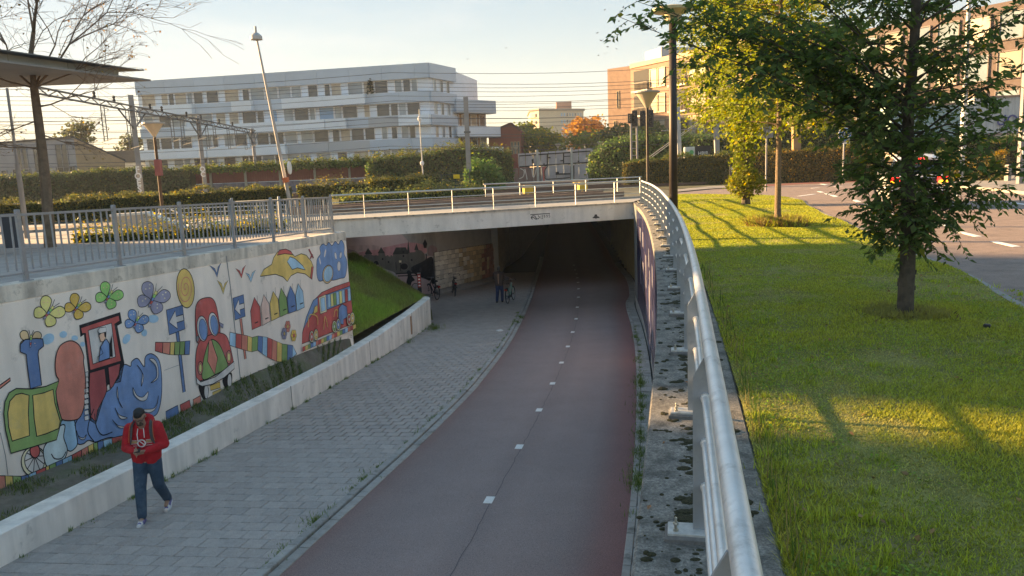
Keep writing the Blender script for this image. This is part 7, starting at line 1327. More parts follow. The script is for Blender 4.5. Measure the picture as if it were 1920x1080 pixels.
q2 = at_y(1584, 266, 46); b = MB(); b.box((q2[0], 45.93, q2[2]), (0.5, 0.02, 0.22)); b.build('plate', LINE, e); b = MB(); b.bar((q2[0] - 0.16, 45.91, q2[2]), (q2[0] + 0.16, 45.91, q2[2]), 0.03, 0.03); b.add([(q2[0] + s_ * x, 45.905, q2[2] + z_) for s_ in (-1, 1) for x, z_ in ((0.2, 0), (0.12, 0.06), (0.12, -0.06))], [(0, 1, 2), (5, 4, 3)]); b.build('arrow_mark', DARKM, e)
# ---- plaza furniture: ramp wall, ramp railing, planting strip
e = empty('ramp_wall', tuple(at_z(215, 440, 0.1)), label='white wedge-shaped concrete ramp wall on the plaza behind the fence', cat='wall'); pp = [at_z(215, 441, 0.1), at_z(352, 437, 0.1)]; n2 = np.array([0.1, 1.0, 0]); Yw = pp[0][1]; top = [at_y(207, 406, Yw), at_y(275, 401, Yw), at_y(352, 433, Yw), at_y(352, 440, Yw), at_y(214, 443, Yw)]
b = MB(); b.plate(top[::-1], (0, 1, 0), -0.3); b.build('wedge', mat('ramp_concrete', (0.55, 0.49, 0.42), 0.85, var=0.1, scale=2), e)
b = MB(); b.bar(top[0] + [0, 0.15, 0.03], top[1] + [0, 0.15, 0.03], 0.42, 0.08); b.bar(top[1] + [0, 0.15, 0.03], top[2] + [0, 0.15, 0.03], 0.42, 0.08); b.build('capping', LINE, e)
e = empty('ramp_railing', tuple(at_z(300, 420, 0.05)), label='pale steel ramp railing with horizontal rails on the plaza', cat='railing'); rA, rB = at_y(297, 392, 29), at_y(536, 384, 31)
for k in range(6): b = MB(); b.tube([rA + [0, 0, -0.17 * k], rB + [0, 0, -0.17 * k]], 0.022, 6); b.build('rail', PALES, e)
for k in range(9): q = rA + (rB - rA) * k / 8; b = MB(); b.bar((q[0], q[1], 0), tuple(q), 0.05); b.build('post', PALES, e)
b = MB(); b.tube([at_y(318, 392, 28.5), at_y(390, 425, 28.5)], 0.03, 6); b.build('sloping_rail', LINE, e)
b = MB(); q0, q1 = at_z(352, 432, 0.1), at_z(545, 418, 0.1); b.bar(q0 + [0, 0, 0.12], q1 + [0, 0, 0.12], 0.3, 0.3); tag(b.build('planter_kerb', WHITEW), 'pale kerb edging the ramp foot on the plaza', 'kerb')
hedge('ground_cover', 'low yellow-green planting strip at the foot of the ramp wall', 'plants', [at_z(x, y, 0.1) + [0, 0, 0.28] for x, y in ((150, 452), (215, 449), (300, 445), (350, 443), (450, 436), (520, 428))], 0.9, 5000, 0.09, (0.09, 0.10, 0.025), 0.25, 0.05, 0.25, seed=21)
b = MB(); q = at_z(26, 462, 0.35); b.box((q[0], q[1], 0.75), (0.36, 0.36, 0.85), 0.3, bev=0.03); tag(b.build('litter_bin', mat('bin_dark', (0.05, 0.05, 0.055), 0.6)), 'dark litter bin behind the fence at the far left', 'litter bin')
# ---- birds
bm = MB(); bm.add([(-0.5, 0.05, 0.18), (-0.22, -0.08, 0.06), (0, 0.12, 0.0), (0.22, -0.08, 0.06), (0.5, 0.05, 0.18), (0, -0.25, 0.0), (0, 0.3, 0.02), (0, 0.0, -0.06)], [(0, 1, 2), (1, 5, 2), (2, 3, 4), (2, 5, 3), (2, 7, 5), (6, 2, 7)]); bme = bm.mesh('bird', mat('bird_dark', (0.05, 0.05, 0.06), 0.9)); rbd = random.Random(2)
for px, py in ((1133, 19), (1168, 14), (1163, 28), (1146, 38), (1160, 40), (1120, 62), (1128, 76), (1140, 88), (1150, 70), (1157, 92), (1135, 100), (1122, 104), (1168, 58), (949, 90), (876, 111), (1143, 78)):
    q = at_y(px, py, 110 + rbd.uniform(-10, 10)); o = link('bird', bme, None, tuple(q), (rbd.uniform(-.4, .4), rbd.uniform(-.4, .4), rbd.uniform(0, 6.3)), (0.75,) * 3); tag(o, 'tiny dark bird, one of the loose flock in the sky left of the tree branches', 'bird', 'birds in the sky')
# ================================================================== CARS
def make_car(label, paint_m, s=1.0):
    e = empty('parked_car', label=label, cat='car')          # front +Y, rear at y=0
    def loft(secs, name, m, smooth=True):
        b = MB(); rows = []
        for y, pts in secs: rows.append([(x, y, z) for x, z in pts] + [(-x, y, z) for x, z in pts[::-1]])
        b.grid(rows); b.add(rows[0], [tuple(range(len(rows[0]) - 1, -1, -1))]); b.add(rows[-1], [tuple(range(len(rows[-1])))]); return b.build(name, m, e, smooth=False)
    B = lambda w, zb, zt: [(0.3, zb), (w * 0.9, zb), (w, zb + 0.18), (w * 1.0, (zb + zt) / 2), (w * 0.97, zt - 0.1), (w * 0.86, zt), (0.3, zt + 0.02)]
    loft([(0.0, B(0.78, 0.42, 0.95)), (0.07, B(0.87, 0.33, 1.02)), (0.4, B(0.91, 0.30, 1.06)), (1.5, B(0.92, 0.28, 1.04)), (3.0, B(0.91, 0.28, 1.02)), (3.9, B(0.88, 0.30, 0.95)), (4.25, B(0.80, 0.36, 0.82)), (4.32, B(0.68, 0.42, 0.70))], 'body', paint_m)
    G = lambda w, z0, zt: [(0.3, z0), (w, z0), (w * 0.93, (z0 + zt) / 2), (w * 0.8, zt - 0.03), (0.3, zt)]
    loft([(0.10, G(0.80, 1.0, 1.06)), (0.28, G(0.80, 1.0, 1.40)), (0.6, G(0.80, 1.0, 1.56)), (1.8, G(0.80, 1.0, 1.60)), (2.6, G(0.80, 1.0, 1.52)), (3.35, G(0.78, 0.98, 1.02))], 'cabin_glass', mat('car_glass', (0.02, 0.025, 0.03), 0.08, spec=0.8))
    Rf = lambda w, z: [(0.3, z - 0.03), (w, z - 0.06), (w * 0.98, z - 0.01), (w * 0.7, z + 0.02), (0.3, z + 0.03)]
    loft([(0.22, Rf(0.62, 1.50)), (0.6, Rf(0.66, 1.585)), (1.8, Rf(0.67, 1.62)), (2.55, Rf(0.64, 1.55))], 'roof', paint_m)
    for x in (-1, 1):
        b = MB(); b.box((0.70 * x, 0.0, 0.90), (0.34, 0.10, 0.13), bev=0.02); b.build('tail_light', mat('tail_red', (0.75, 0.02, 0.015), 0.3, emit=2.2), e); b = MB(); b.box((0.72 * x, -0.012, 0.83), (0.26, 0.09, 0.05)); b.build('indicator', mat('indicator_amber', (0.9, 0.38, 0.02), 0.3, emit=3.0), e)
        for y in (0.78, 3.45):
            b = MB(); b.lathe([(0.20, 0.0), (0.33, 0.01), (0.335, 0.10), (0.335, 0.16), (0.30, 0.22), (0.20, 0.215)], (0.72 * x if x > 0 else -0.93, y, 0.335), 20, 'x'); w = b.build('wheel', RUB, e); b = MB(); b.lathe([(0.19, 0.0), (0.21, 0.225)], (0.715 * x if x > 0 else -0.935, y, 0.335), 14, 'x'); b.build('rim', CHR, w)
        b = MB(); b.box((0.98 * x, 2.75, 1.08), (0.2, 0.12, 0.14), bev=0.03); b.build('mirror', paint_m, e)
    b = MB(); b.box((0, 0.16, 1.505), (0.34, 0.05, 0.03)); b.build('brake_light', mat('tail_red', (0.75, 0.02, 0.015), 0.3, emit=2.2), e)
    b = MB(); b.box((0, -0.02, 0.64), (0.52, 0.03, 0.12)); b.build('number_plate', mat('plate_yellow', (0.70, 0.45, 0.03), 0.5), e); b = MB(); b.tube([(0.065 * math.cos(t_), -0.02, 0.93 + 0.065 * math.sin(t_)) for t_ in np.linspace(0, 6.283, 16, endpoint=False)], 0.008, 5, closed=True); b.tube([(-0.04, -0.02, 0.98), (-0.015, -0.02, 0.89), (0, -0.02, 0.93), (0.015, -0.02, 0.89), (0.04, -0.02, 0.98)], 0.007, 4); b.build('badge', CHR, e)
    b = MB(); b.box((0, -0.01, 0.40), (1.5, 0.10, 0.16), bev=0.02); b.build('bumper', DARKM, e); b = MB(); b.box((0, -0.006, 0.86), (1.1, 0.05, 0.14)); b.build('tailgate_trim', DARKM, e); return e
car = make_car('white car with red tail lights seen from behind through the nearest tree', mat('car_white', (0.72, 0.72, 0.72), 0.25, coat=0.5)); p = at_y(1722, 330, 24.5); car.location = (p[0], 24.5, 0.0); car.rotation_euler = (0, 0, R_(-20)); car.scale = (1.0, 1.0, 1.06)
car2 = make_car('silver car partly cut off by the right edge beside the grey pole', mat('car_silver', (0.45, 0.46, 0.47), 0.3, 0.4, coat=0.5)); p = at_y(1935, 300, 41); car2.location = (p[0], 40.2, 0.10); car2.rotation_euler = (0, 0, R_(-52))
bl = MB(); q = at_z(1889, 339, 0.1); bl.box((q[0], q[1], 0.5), (0.22, 0.22, 0.85), 0.3, bev=0.03); tag(bl.build('bollard', mat('bollard_grey', (0.30, 0.27, 0.25), 0.8)), 'short grey bollard on the corner pavement beside the silver car', 'bollard')
# ================================================================== TREES
BARK = mat('bark', (0.085, 0.068, 0.052), 0.95, var=0.4, scale=12, bump=1.0, bscale=28); BARKS = mat('bark_speckled', (0.17, 0.12, 0.075), 0.9, var=0.5, scale=22, bump=0.8, bscale=40); TWG = mat('twig', (0.055, 0.042, 0.03), 0.9, var=0.2)
def jitter_tube(b, pts, r, n=8): b.tube(pts, r, n)
def trunk_pts(p, h, lean=(0, 0), n=7, w=0.03, rs=random): return [np.array([p[0] + lean[0] * t * h + rs.gauss(0, w) * (0 < t < 1), p[1] + lean[1] * t * h + rs.gauss(0, w) * (0 < t < 1), p[2] + h * t]) for t in np.linspace(0, 1, n)]
def sprays(branches, n_tw, tw_len, n_leaf, rs, vr=0.5):
    # alternate leaves in flat sprays along twigs that leave each branch; returns leaf bases, directions, normals and the twig lines
    B = []; D = []; N = []; T = []
    for pts in branches:
        pts = np.array(pts); m = len(pts) - 1
        for k in range(n_tw):
            t = (0.22 + 0.78 * (k + rs.random()) / n_tw) * m; i = min(int(t), m - 1); p = pts[i] + (pts[i + 1] - pts[i]) * (t - i); d = pts[i + 1] - pts[i]; d /= np.linalg.norm(d) + 1e-9
            sd_ = np.cross(d, (0, 0, 1)); sd_ /= np.linalg.norm(sd_) + 1e-9; s = 1 if k % 2 else -1; td = d * rs.uniform(0.3, 1.0) + sd_ * s * rs.uniform(0.5, 1.1) + np.array([0, 0, rs.uniform(-vr, vr * 0.8)]); td /= np.linalg.norm(td); L = tw_len * rs.uniform(0.6, 1.35)
            dr = np.array([0, 0, -0.18 * L]); P = [p, p + td * L * 0.5 + dr * 0.25, p + td * L + dr]; T.append(P)
            nrm = np.cross(td, np.cross((0, 0, 1), td)); nrm /= np.linalg.norm(nrm) + 1e-9; nrm = nrm + rs.normal(size=3) * 0.25; sdl = np.cross(nrm, td); sdl /= np.linalg.norm(sdl)
            for q in range(n_leaf):
                f = 0.12 + 0.88 * q / (n_leaf - 1); lb = P[0] * (1 - f) ** 2 + 2 * P[1] * f * (1 - f) + P[2] * f * f; ss = 1 if q % 2 else -1
                ld_ = td * 0.55 + sdl * ss * 0.85 + rs.normal(size=3) * 0.22 + np.array([0, 0, -0.25]); B.append(lb); D.append(ld_); N.append(nrm + rs.normal(size=3) * 0.6)
    return np.array(B), np.array(D), np.array(N), T
def leaf_faces(B, D, N, size, rs, asp=0.46):
    n = len(B); D = D / np.linalg.norm(D, axis=1)[:, None]; N = N - D * (N * D).sum(1)[:, None]; N /= np.linalg.norm(N, axis=1)[:, None] + 1e-9; Wd = np.cross(N, D); s = (size * rs.uniform(0.45, 1.4, n))[:, None]
    m1 = B + D * s * 0.38 - N * s * 0.05; tip = B + D * s + N * s * -0.14
    return np.stack([B, m1 + Wd * s * asp * 0.5 + N * s * 0.10, tip, m1 - Wd * s * asp * 0.5 + N * s * 0.10], 1)
# ---- nearest tree: every leaf shows
def near_tree():
    rs = np.random.default_rng(5); base = np.array([4.46, 8.57, -0.02]); e = empty('street_tree', tuple(base), label='nearest tree on the lawn with dark spreading leafy crown', cat='tree', group='trees on the lawn')
    b = MB(); tp = [base + np.array(q) for q in ((0, 0, 0), (-0.005, 0, 0.25), (0.0, 0.0, 0.7), (-0.02, 0, 1.2), (-0.05, 0.02, 2.2), (-0.03, 0, 3.4), (-0.08, 0.05, 5.2), (-0.05, 0, 6.6))]
    P = spline(tp, 40); rad = np.interp(np.linspace(0, 1, 40), [0, 0.05, 0.2, 0.4, 0.7, 1], [0.125, 0.092, 0.085, 0.075, 0.05, 0.015]); b.tube(P, rad, 14); lim = []
    for i in range(92):
        z = 0.92 + (i / 91) ** 1.15 * 4.9; az = i * 2.399 + rs.uniform(-.3, .3); L = float(np.interp(z, [0.9, 1.3, 1.9, 2.6, 3.4, 4.5, 6], [0.30, 0.54, 0.76, 1.05, 1.8, 2.1, 1.1])) * rs.choice([0.35, 0.6, 0.85, 1.0, 1.1]); up = float(np.interp(z, [0.9, 2, 4, 6], [0.30, 0.45, 0.6, 0.9])) * rs.uniform(0.6, 1.3)
        d = np.array([math.cos(az), math.sin(az), 0]); s = base + np.array([-0.03, 0, z]); lim.append([s + d * L * t + np.array([0, 0, L * up * t - 0.22 * L * t * t]) + rs.normal(size=3) * 0.03 * t for t in np.linspace(0, 1, 6)])
    for (sz, ex, ey, ez) in ((2.0, 1.25, 8.7, 3.42), (1.8, 1.75, 8.3, 2.98), (1.9, 2.3, 8.9, 3.15), (1.7, 2.6, 8.1, 2.75), (1.9, 3.1, 8.8, 2.85), (2.3, 2.0, 9.2, 3.75), (2.2, 2.9, 7.9, 3.3), (1.9, 3.4, 8.3, 2.8), (2.4, 3.3, 9.3, 3.4), (2.0, 6.3, 8.4, 3.1), (1.6, 5.9, 8.6, 2.2), (1.3, 5.65, 8.2, 1.62), (2.2, 5.9, 9.0, 3.5), (1.0, 5.55, 8.5, 1.42), (2.4, 3.0, 8.5, 4.0), (2.6, 2.4, 8.4, 4.1), (2.0, 3.6, 8.9, 2.9), (2.3, 1.75, 8.75, 3.5), (2.4, 1.55, 9.0, 3.65), (2.2, 2.05, 8.5, 3.45), (2.5, 1.9, 8.9, 3.75), (2.2, 2.3, 8.6, 3.3), (2.1, 2.55, 8.8, 3.05), (2.0, 2.8, 8.5, 3.0), (2.5, 2.6, 9.0, 3.6)):
        s = base + np.array([-0.03, 0, sz]); q = np.array([ex, ey, ez]); lim.append([s + (q - s) * t + np.array([0, 0, 0.35 * t * (1 - t)]) + rs.normal(size=3) * 0.025 * t for t in np.linspace(0, 1, 7)])
    for l in lim: b.tube(l, list(np.linspace(0.013, 0.003, len(l))), 5)
    for k in range(26):                                     # flaking strips of bark on the trunk
        z = 0.08 + k * 0.045; a = rs.choice([math.pi, 0.0]) + rs.normal() * 0.35; b.box((base[0] + 0.088 * math.cos(a), base[1] + 0.088 * math.sin(a), z), (0.018, 0.03, 0.05), a)
    b.build('trunk', BARK, e)
    B, D, N, T = sprays(lim[:92], 12, 0.34, 12, rs, 1.2); B2, D2, N2, T2 = sprays(lim[92:], 19, 0.36, 12, rs, 1.1); B = np.concatenate([B, B2]); D = np.concatenate([D, D2]); N = np.concatenate([N, N2]); T = T + T2; tb = MB()
    for P in T: tb.tube(P, [0.004, 0.003, 0.0015], 3, cap=False)
    tag(tb.build('twigs', TWG, e), kind='stuff'); tag(quads_mesh('crown', leaf_faces(B, D, N, 0.09, rs), LEAF, e, leaf_tint(len(B), (0.10, 0.155, 0.046), 0.45, 0.015, rs)), kind='stuff')
near_tree()
def mid_tree(base, h, r0, cb, R, n, size, col, yellow, label, bark, seed, zflat=1.0, lean=(0, 0)):
    rs = np.random.default_rng(seed); rr = random.Random(seed); base = np.array(base, float); e = empty('street_tree', tuple(base), label=label, cat='tree', group='trees on the lawn'); b = MB()
    tp = spline([base, base + [lean[0] * 0.3, 0, cb * 0.5], base + [lean[0], lean[1], cb], base + [lean[0] * 1.4, lean[1], h * 0.8], base + [lean[0] * 1.5, 0, h]], 24); b.tube(tp, np.interp(np.linspace(0, 1, 24), [0, 0.08, 0.5, 1], [r0 * 1.25, r0, r0 * 0.75, 0.02]), 12); lim = []
    for i in range(46):
        z = cb * 0.92 + (i / 45) * (h - cb) * 0.95; az = i * 2.399; f = (z - cb) / (h - cb); L = R * float(np.interp(f, [-0.1, 0.05, 0.3, 0.6, 1], [0.55, 0.8, 1.0, 0.85, 0.25])) * rs.uniform(0.8, 1.1); d = np.array([math.cos(az), math.sin(az), 0]); s = base + np.array([lean[0], lean[1], z]); lim.append([s + d * L * t + np.array([0, 0, L * (0.32 * t - 0.22 * t * t)]) for t in np.linspace(0, 1, 5)]); b.tube(lim[-1], list(np.linspace(0.03, 0.006, 5)), 5)
    b.build('trunk', bark, e); B, D, N, T = sprays(lim, 30, 0.66, n, rs, 0.9); B += rs.normal(size=B.shape) * 0.07
    tag(quads_mesh('crown', leaf_faces(B, D, N, size, rs, 0.55), LEAF, e, leaf_tint(len(B), col, 0.35, yellow, rs)), kind='stuff'); return e, rs
e, rs = mid_tree((7.12, 20.43, 0.0), 8.2, 0.085, 2.75, 2.3, 18, 0.10, (0.19, 0.22, 0.03), 0.04, 'slim speckled-trunk tree standing second from the camera on the lawn', BARKS, 31)
e3, rs = mid_tree((9.15, 29.8, 0.0), 9.0, 0.15, 3.3, 2.9, 18, 0.13, (0.17, 0.20, 0.028), 0.04, 'ivy-clad tree farthest along the lawn with a leafy base', BARK, 32)
n = 2600; z = rs.uniform(0.9, 4.0, n); an = rs.uniform(0, 6.283, n); r = 0.2 + np.abs(rs.normal(size=n)) * 0.17 * np.interp(z, [0.9, 2, 3.2, 4], [0.8, 1.0, 1.5, 2.2]); P = np.stack([9.15 + r * np.cos(an) - 0.08, 29.8 + r * np.sin(an), z], 1); tag(quads_mesh('ivy', leaf_quads(P, 0.12, 0.1, rs, 0.8), LEAF, e3, leaf_tint(n, (0.14, 0.17, 0.022), 0.35, 0.05, rs)), kind='stuff')
n = 1500; d = rs.normal(size=(n, 3)); d /= np.linalg.norm(d, axis=1)[:, None]; P = np.array([9.1, 29.7, 0.85]) + d * np.array([0.78, 0.7, 0.55]) * (rs.random(n) ** 0.4)[:, None]; tag(quads_mesh('base_shoots', leaf_quads(P, 0.14, 0.3, rs, 0.55), LEAF, e3, leaf_tint(n, (0.16, 0.17, 0.022), 0.35, 0.06, rs)), kind='stuff')
def far_tree(px, py, Y, w, h, col, yellow, label, seed, n=2600, size=0.55, name='tree'):
    rs = np.random.default_rng(seed); c = at_y(px, py, Y); e = empty(name, (c[0], Y, 0), label=label, cat='tree'); b = MB(); b.tube([(c[0], Y, -0.3), (c[0] + 0.1, Y, c[2] * 0.6), (c[0], Y, c[2] + h * 0.2)], [0.35, 0.25, 0.08], 8)
    cl = rs.normal(size=(16, 3)); cl /= np.linalg.norm(cl, axis=1)[:, None]; cl = cl * np.array([w / 2, w / 2, h / 2]) * rs.uniform(0.35, 0.85, (16, 1)) + c
    for q in cl[:8]: b.tube([(c[0], Y, c[2] - h * 0.35), tuple(q)], [0.12, 0.03], 5)
    b.build('trunk', BARK, e); k = rs.integers(0, 16, n); d = rs.normal(size=(n, 3)); d /= np.linalg.norm(d, axis=1)[:, None]; P = cl[k] + d * (rs.random(n) ** 0.33)[:, None] * np.array([w, w, h]) * 0.21 * rs.uniform(0.7, 1.2, 16)[k][:, None]
    tag(quads_mesh('crown', leaf_quads(P, size, 0.3, rs, 0.7), LEAF, e, leaf_tint(n, tuple(1.7 * x for x in col), 0.35, yellow, rs)), kind='stuff')
far_tree(1022, 268, 122, 8.5, 6.0, (0.10, 0.11, 0.022), 0.10, 'round yellow-green tree in front of the distant tower block', 41); far_tree(1102, 250, 128, 8.0, 7.5, (0.20, 0.105, 0.03), 0.0, 'tree with orange autumn crown right of the tower block', 42); far_tree(1112, 272, 118, 10, 6.5, (0.085, 0.11, 0.025), 0.05, 'green tree standing before the orange autumn tree', 43); far_tree(980, 262, 126, 6.5, 5.5, (0.08, 0.10, 0.025), 0.06, 'green tree behind the red gabled house', 44)
far_tree(1165, 262, 112, 8, 6.5, (0.045, 0.06, 0.022), 0.04, 'dark tree at the foot of the brown brick flats', 45); far_tree(1228, 262, 98, 8, 5.5, (0.040, 0.058, 0.022), 0.02, 'dark bushy tree behind the rail signals', 46); far_tree(152, 252, 110, 5.5, 3.6, (0.045, 0.05, 0.022), 0.05, 'small tree rising over the roof of the tan house', 47, 900, 0.5); far_tree(238, 272, 125, 5, 3.5, (0.04, 0.045, 0.022), 0.03, 'small dark tree behind the dark-roofed house', 48, 700, 0.5)
far_tree(1690, 240, 75, 8, 5.0, (0.07, 0.085, 0.022), 0.06, 'leafy tree behind the junction, hidden mostly by the nearest tree', 49); far_tree(1835, 205, 80, 9, 3.2, (0.11, 0.12, 0.025), 0.06, 'yellow-green tree above the shipping containers', 50)
# ---- leafless tree on the left plaza
def bare_tree():
    rr = random.Random(9); base = at_y(92, 446, 21.5); base[2] = 0.12; e = empty('bare_tree', tuple(base), label='nearly leafless tree rising behind the station canopy on the plaza', cat='tree'); top = at_y(64, 165, 21.5); b = MB(); TP = spline([base, base + (top - base) * 0.5 + [0.05, 0, 0], top], 14); b.tube(TP, np.linspace(0.155, 0.10, 14), 12); ends = []; segs = []
    def grow(p, d, L, r, depth):
        if depth == 0 or r < 0.0028: ends.append(p); return
        d = np.array(d, float); d /= np.linalg.norm(d); q1 = p + d * L * 0.5 + np.array([rr.gauss(0, .06), rr.gauss(0, .06), rr.gauss(0, .04)]) * L; q = p + d * L + np.array([0, 0, -0.03 * L]); segs.append(([p, q1, q], [r, r * 0.85, r * 0.68])); n = 2 if rr.random() < 0.55 else 3
        for k in range(n): nd_ = d + np.array([rr.gauss(0, .42), rr.gauss(0, .38), rr.gauss(0.02, .30)]); grow(q, nd_, L * rr.uniform(0.62, 0.86), r * rr.uniform(0.52, 0.72), depth - 1)
        if depth > 3: grow(q1, d + np.array([rr.gauss(0, .7), rr.gauss(0, .6), rr.gauss(0, .4)]), L * 0.6, r * 0.4, depth - 2)
    t0 = TP[-1]
    for d, L, r in (((0.12, 0.0, 1.0), 1.5, 0.075), ((0.75, -0.05, 0.75), 1.6, 0.05), ((0.95, 0.05, 0.35), 1.15, 0.035), ((-0.5, 0.1, 0.9), 1.4, 0.05), ((0.3, 0.4, 0.9), 1.4, 0.045), ((-0.9, -0.1, 0.35), 1.2, 0.035)): grow(t0, d, L, r, 7)
    grow(TP[8], (-1, 0, 0.1), 0.9, 0.035, 6); grow(TP[9], (0.8, 0.1, -0.3), 0.6, 0.03, 5); grow(TP[11], (0.9, 0, 0.25), 0.9, 0.035, 6); grow(TP[10], (-0.8, 0.1, -0.2), 0.8, 0.03, 6)
    for P, R in segs[:60]: b.tube(P, R, 6)
    b.build('trunk', mat('bark_warm', (0.18, 0.13, 0.09), 0.9, var=0.3, scale=9, bump=0.6, bscale=30), e); b = MB()
    for P, R in segs[60:]: b.tube(P, [max(x * 0.7, 0.0036) for x in R], 4, cap=False)
    tag(b.build('branches', mat('branch_brown', (0.24, 0.17, 0.12), 0.9), e), kind='stuff'); rs = np.random.default_rng(3); E = np.array(ends); E = E[rs.random(len(E)) < 0.10]; tag(quads_mesh('last_leaves', leaf_quads(E, 0.07, 0.0, rs, 0.7), LEAF, e, leaf_tint(len(E), (0.26, 0.17, 0.07), 0.3, 0.0, rs)), kind='stuff')
bare_tree()
# ================================================================== GRASS AND WEEDS
def blades(P, h, w, rs, lean=0.5):                           # one bent triangle per blade
    n = len(P); a = rs.uniform(0, 6.283, n); d = np.stack([np.cos(a), np.sin(a), np.zeros(n)], 1); s = np.stack([-np.sin(a), np.cos(a), np.zeros(n)], 1); k = rs.uniform(0.1, 1.0, n)[:, None] * lean
    return np.stack([P - s * w[:, None], P + s * w[:, None], P + d * k * h[:, None] + np.stack([np.zeros(n), np.zeros(n), h], 1)], 1)
def vnoise(x, y, sc, seed):
    g_ = np.random.default_rng(seed).random((64, 64)); u, v = (x * sc) % 63, (y * sc) % 63; i, j = u.astype(int), v.astype(int); fu, fv = u - i, v - j; fu = fu * fu * (3 - 2 * fu); fv = fv * fv * (3 - 2 * fv)
    return (g_[i, j] * (1 - fu) + g_[i + 1, j] * fu) * (1 - fv) + (g_[i, j + 1] * (1 - fu) + g_[i + 1, j + 1] * fu) * fv
rs = np.random.default_rng(77); N_ = 300000
yy = 2.0 * (40.0 / 2.0) ** (rs.random(N_)) ; lx = np.interp(yy, LAWNROWS[:, 0, 1], LAWNROWS[:, 0, 0]); rx = np.interp(yy, LAWNROWS[:, -1, 1], LAWNROWS[:, -1, 0]); t = rs.random(N_); xx = lx + (rx - lx) * t
keep = (xx < 0.72 * yy + 1.2); xx, yy, t = xx[keep], yy[keep], t[keep]; nz_ = vnoise(xx + 50, yy + 50, 0.9, 1); nz2 = vnoise(xx + 20, yy + 90, 2.3, 2); nz3 = vnoise(xx + 9, yy + 30, 5.0, 3)
zz = 0.05 * np.sin(np.pi * t) + 0.02 * np.sin(yy * 1.3 + 5 * t); hgt = (0.010 + 0.024 * nz2 * nz_ + 0.010 * rs.random(len(xx))) * np.where(nz_ * 0.6 + nz3 * 0.4 < 0.33, 0.8, 1.0) * (1 + 0.012 * yy); edge = (t < 0.04) & (rs.random(len(xx)) < 0.2); hgt = np.where(edge, hgt * 1.9, hgt); wid = 0.0016 + 0.0008 * yy
near_t = np.hypot(xx - 4.46, yy - 8.57) < 0.45; near_t2 = np.hypot(xx - 7.12, yy - 20.43) < 0.8; hgt = np.where(near_t & (rs.random(len(xx)) < .4), hgt * 2.5, hgt); hgt = np.where(near_t2 & (rs.random(len(xx)) < .5), hgt * 6 + 0.12, hgt)
g1 = np.array([0.24, 0.33, 0.050]); g2 = np.array([0.43, 0.40, 0.065]); g3 = np.array([0.44, 0.35, 0.17]); f = (0.5 * nz_ + 0.5 * nz2)[:, None]; dry = (np.clip((0.42 - (0.6 * nz_ + 0.4 * nz3)) * 5, 0, 1) * 0.5)[:, None]
c = (g1 * (1 - f) + g2 * f) * (1 - dry) + g3 * dry; c = c * rs.uniform(0.6, 1.4, (len(xx), 1)); c[near_t2 & (rs.random(len(xx)) < .6)] = [0.24, 0.17, 0.06]; c[near_t] = c[near_t] * 0.5 + np.array([0.10, 0.075, 0.04])
tag(quads_mesh('lawn_grass', blades(np.stack([xx, yy, zz - 0.004], 1), hgt, wid, rs, 1.6), GRASSM, None, c), 'short patchy grass covering the lawn', 'grass', kind='stuff')
# clover-like leaves low in the near lawn
n = 26000; y2 = 2.0 * 5.5 ** rs.random(n); l2 = np.interp(y2, LAWNROWS[:, 0, 1], LAWNROWS[:, 0, 0]); x2 = l2 + 0.1 + (np.minimum(0.72 * y2 + 1.2, 6.5) - l2) * rs.random(n); v2 = vnoise(x2 + 3, y2 + 7, 1.7, 8) > 0.45; x2, y2 = x2[v2], y2[v2]
tag(quads_mesh('lawn_clover', leaf_quads(np.stack([x2, y2, 0.025 + 0.03 * rs.random(len(x2))], 1), 0.022, 0.8, rs, 0.8), GRASSM, None, leaf_tint(len(x2), (0.20, 0.31, 0.05), 0.4, 0.03, rs)), 'small clover leaves scattered through the near lawn', 'clover', kind='stuff')
# straw stems along the coping
n = 420; y3 = 2.2 * 6 ** rs.random(n); x3 = np.array([wallx(v) for v in y3]) * 1 + 0.74 + np.abs(rs.normal(size=n)) * 0.07; hh = rs.uniform(0.06, 0.26, n); tag(quads_mesh('verge_grass', blades(np.stack([x3, y3, np.zeros(n)], 1), hh, 0.002 + 0.0005 * y3, rs, 0.55), GRASSM, None, np.where((rs.random(n) < 0.4)[:, None], [[0.28, 0.22, 0.09]], [[0.09, 0.15, 0.03]]) * rs.uniform(0.7, 1.3, (n, 1))), 'longer grass and straw growing along the coping edge', 'grass', kind='stuff')
# bank
n = 60000; s_, t_ = rs.random(n), rs.random(n); MGa = np.array(MG); i, j = (s_ * 23.999).astype(int), (t_ * 11.999).astype(int); fu, fv = s_ * 24 - i, t_ * 12 - j
P = (MGa[i, j] * ((1 - fu) * (1 - fv))[:, None] + MGa[i + 1, j] * (fu * (1 - fv))[:, None] + MGa[i, j + 1] * ((1 - fu) * fv)[:, None] + MGa[i + 1, j + 1] * (fu * fv)[:, None]); nzb = vnoise(P[:, 0] + 30, P[:, 1], 1.3, 5); tag(quads_mesh('bank_grass', blades(P - [0, 0, 0.01], rs.uniform(0.05, 0.16, n) * (0.6 + nzb), np.full(n, 0.008), rs, 0.8), GRASSM, None, ((np.array([[0.26, 0.38, 0.075]]) * nzb[:, None] + np.array([[0.36, 0.33, 0.12]]) * (1 - nzb[:, None])) * (0.7 + 0.6 * nzb[:, None])) * rs.uniform(0.7, 1.3, (n, 1))), 'long green grass on the bank beside the underpass', 'grass', kind='stuff')
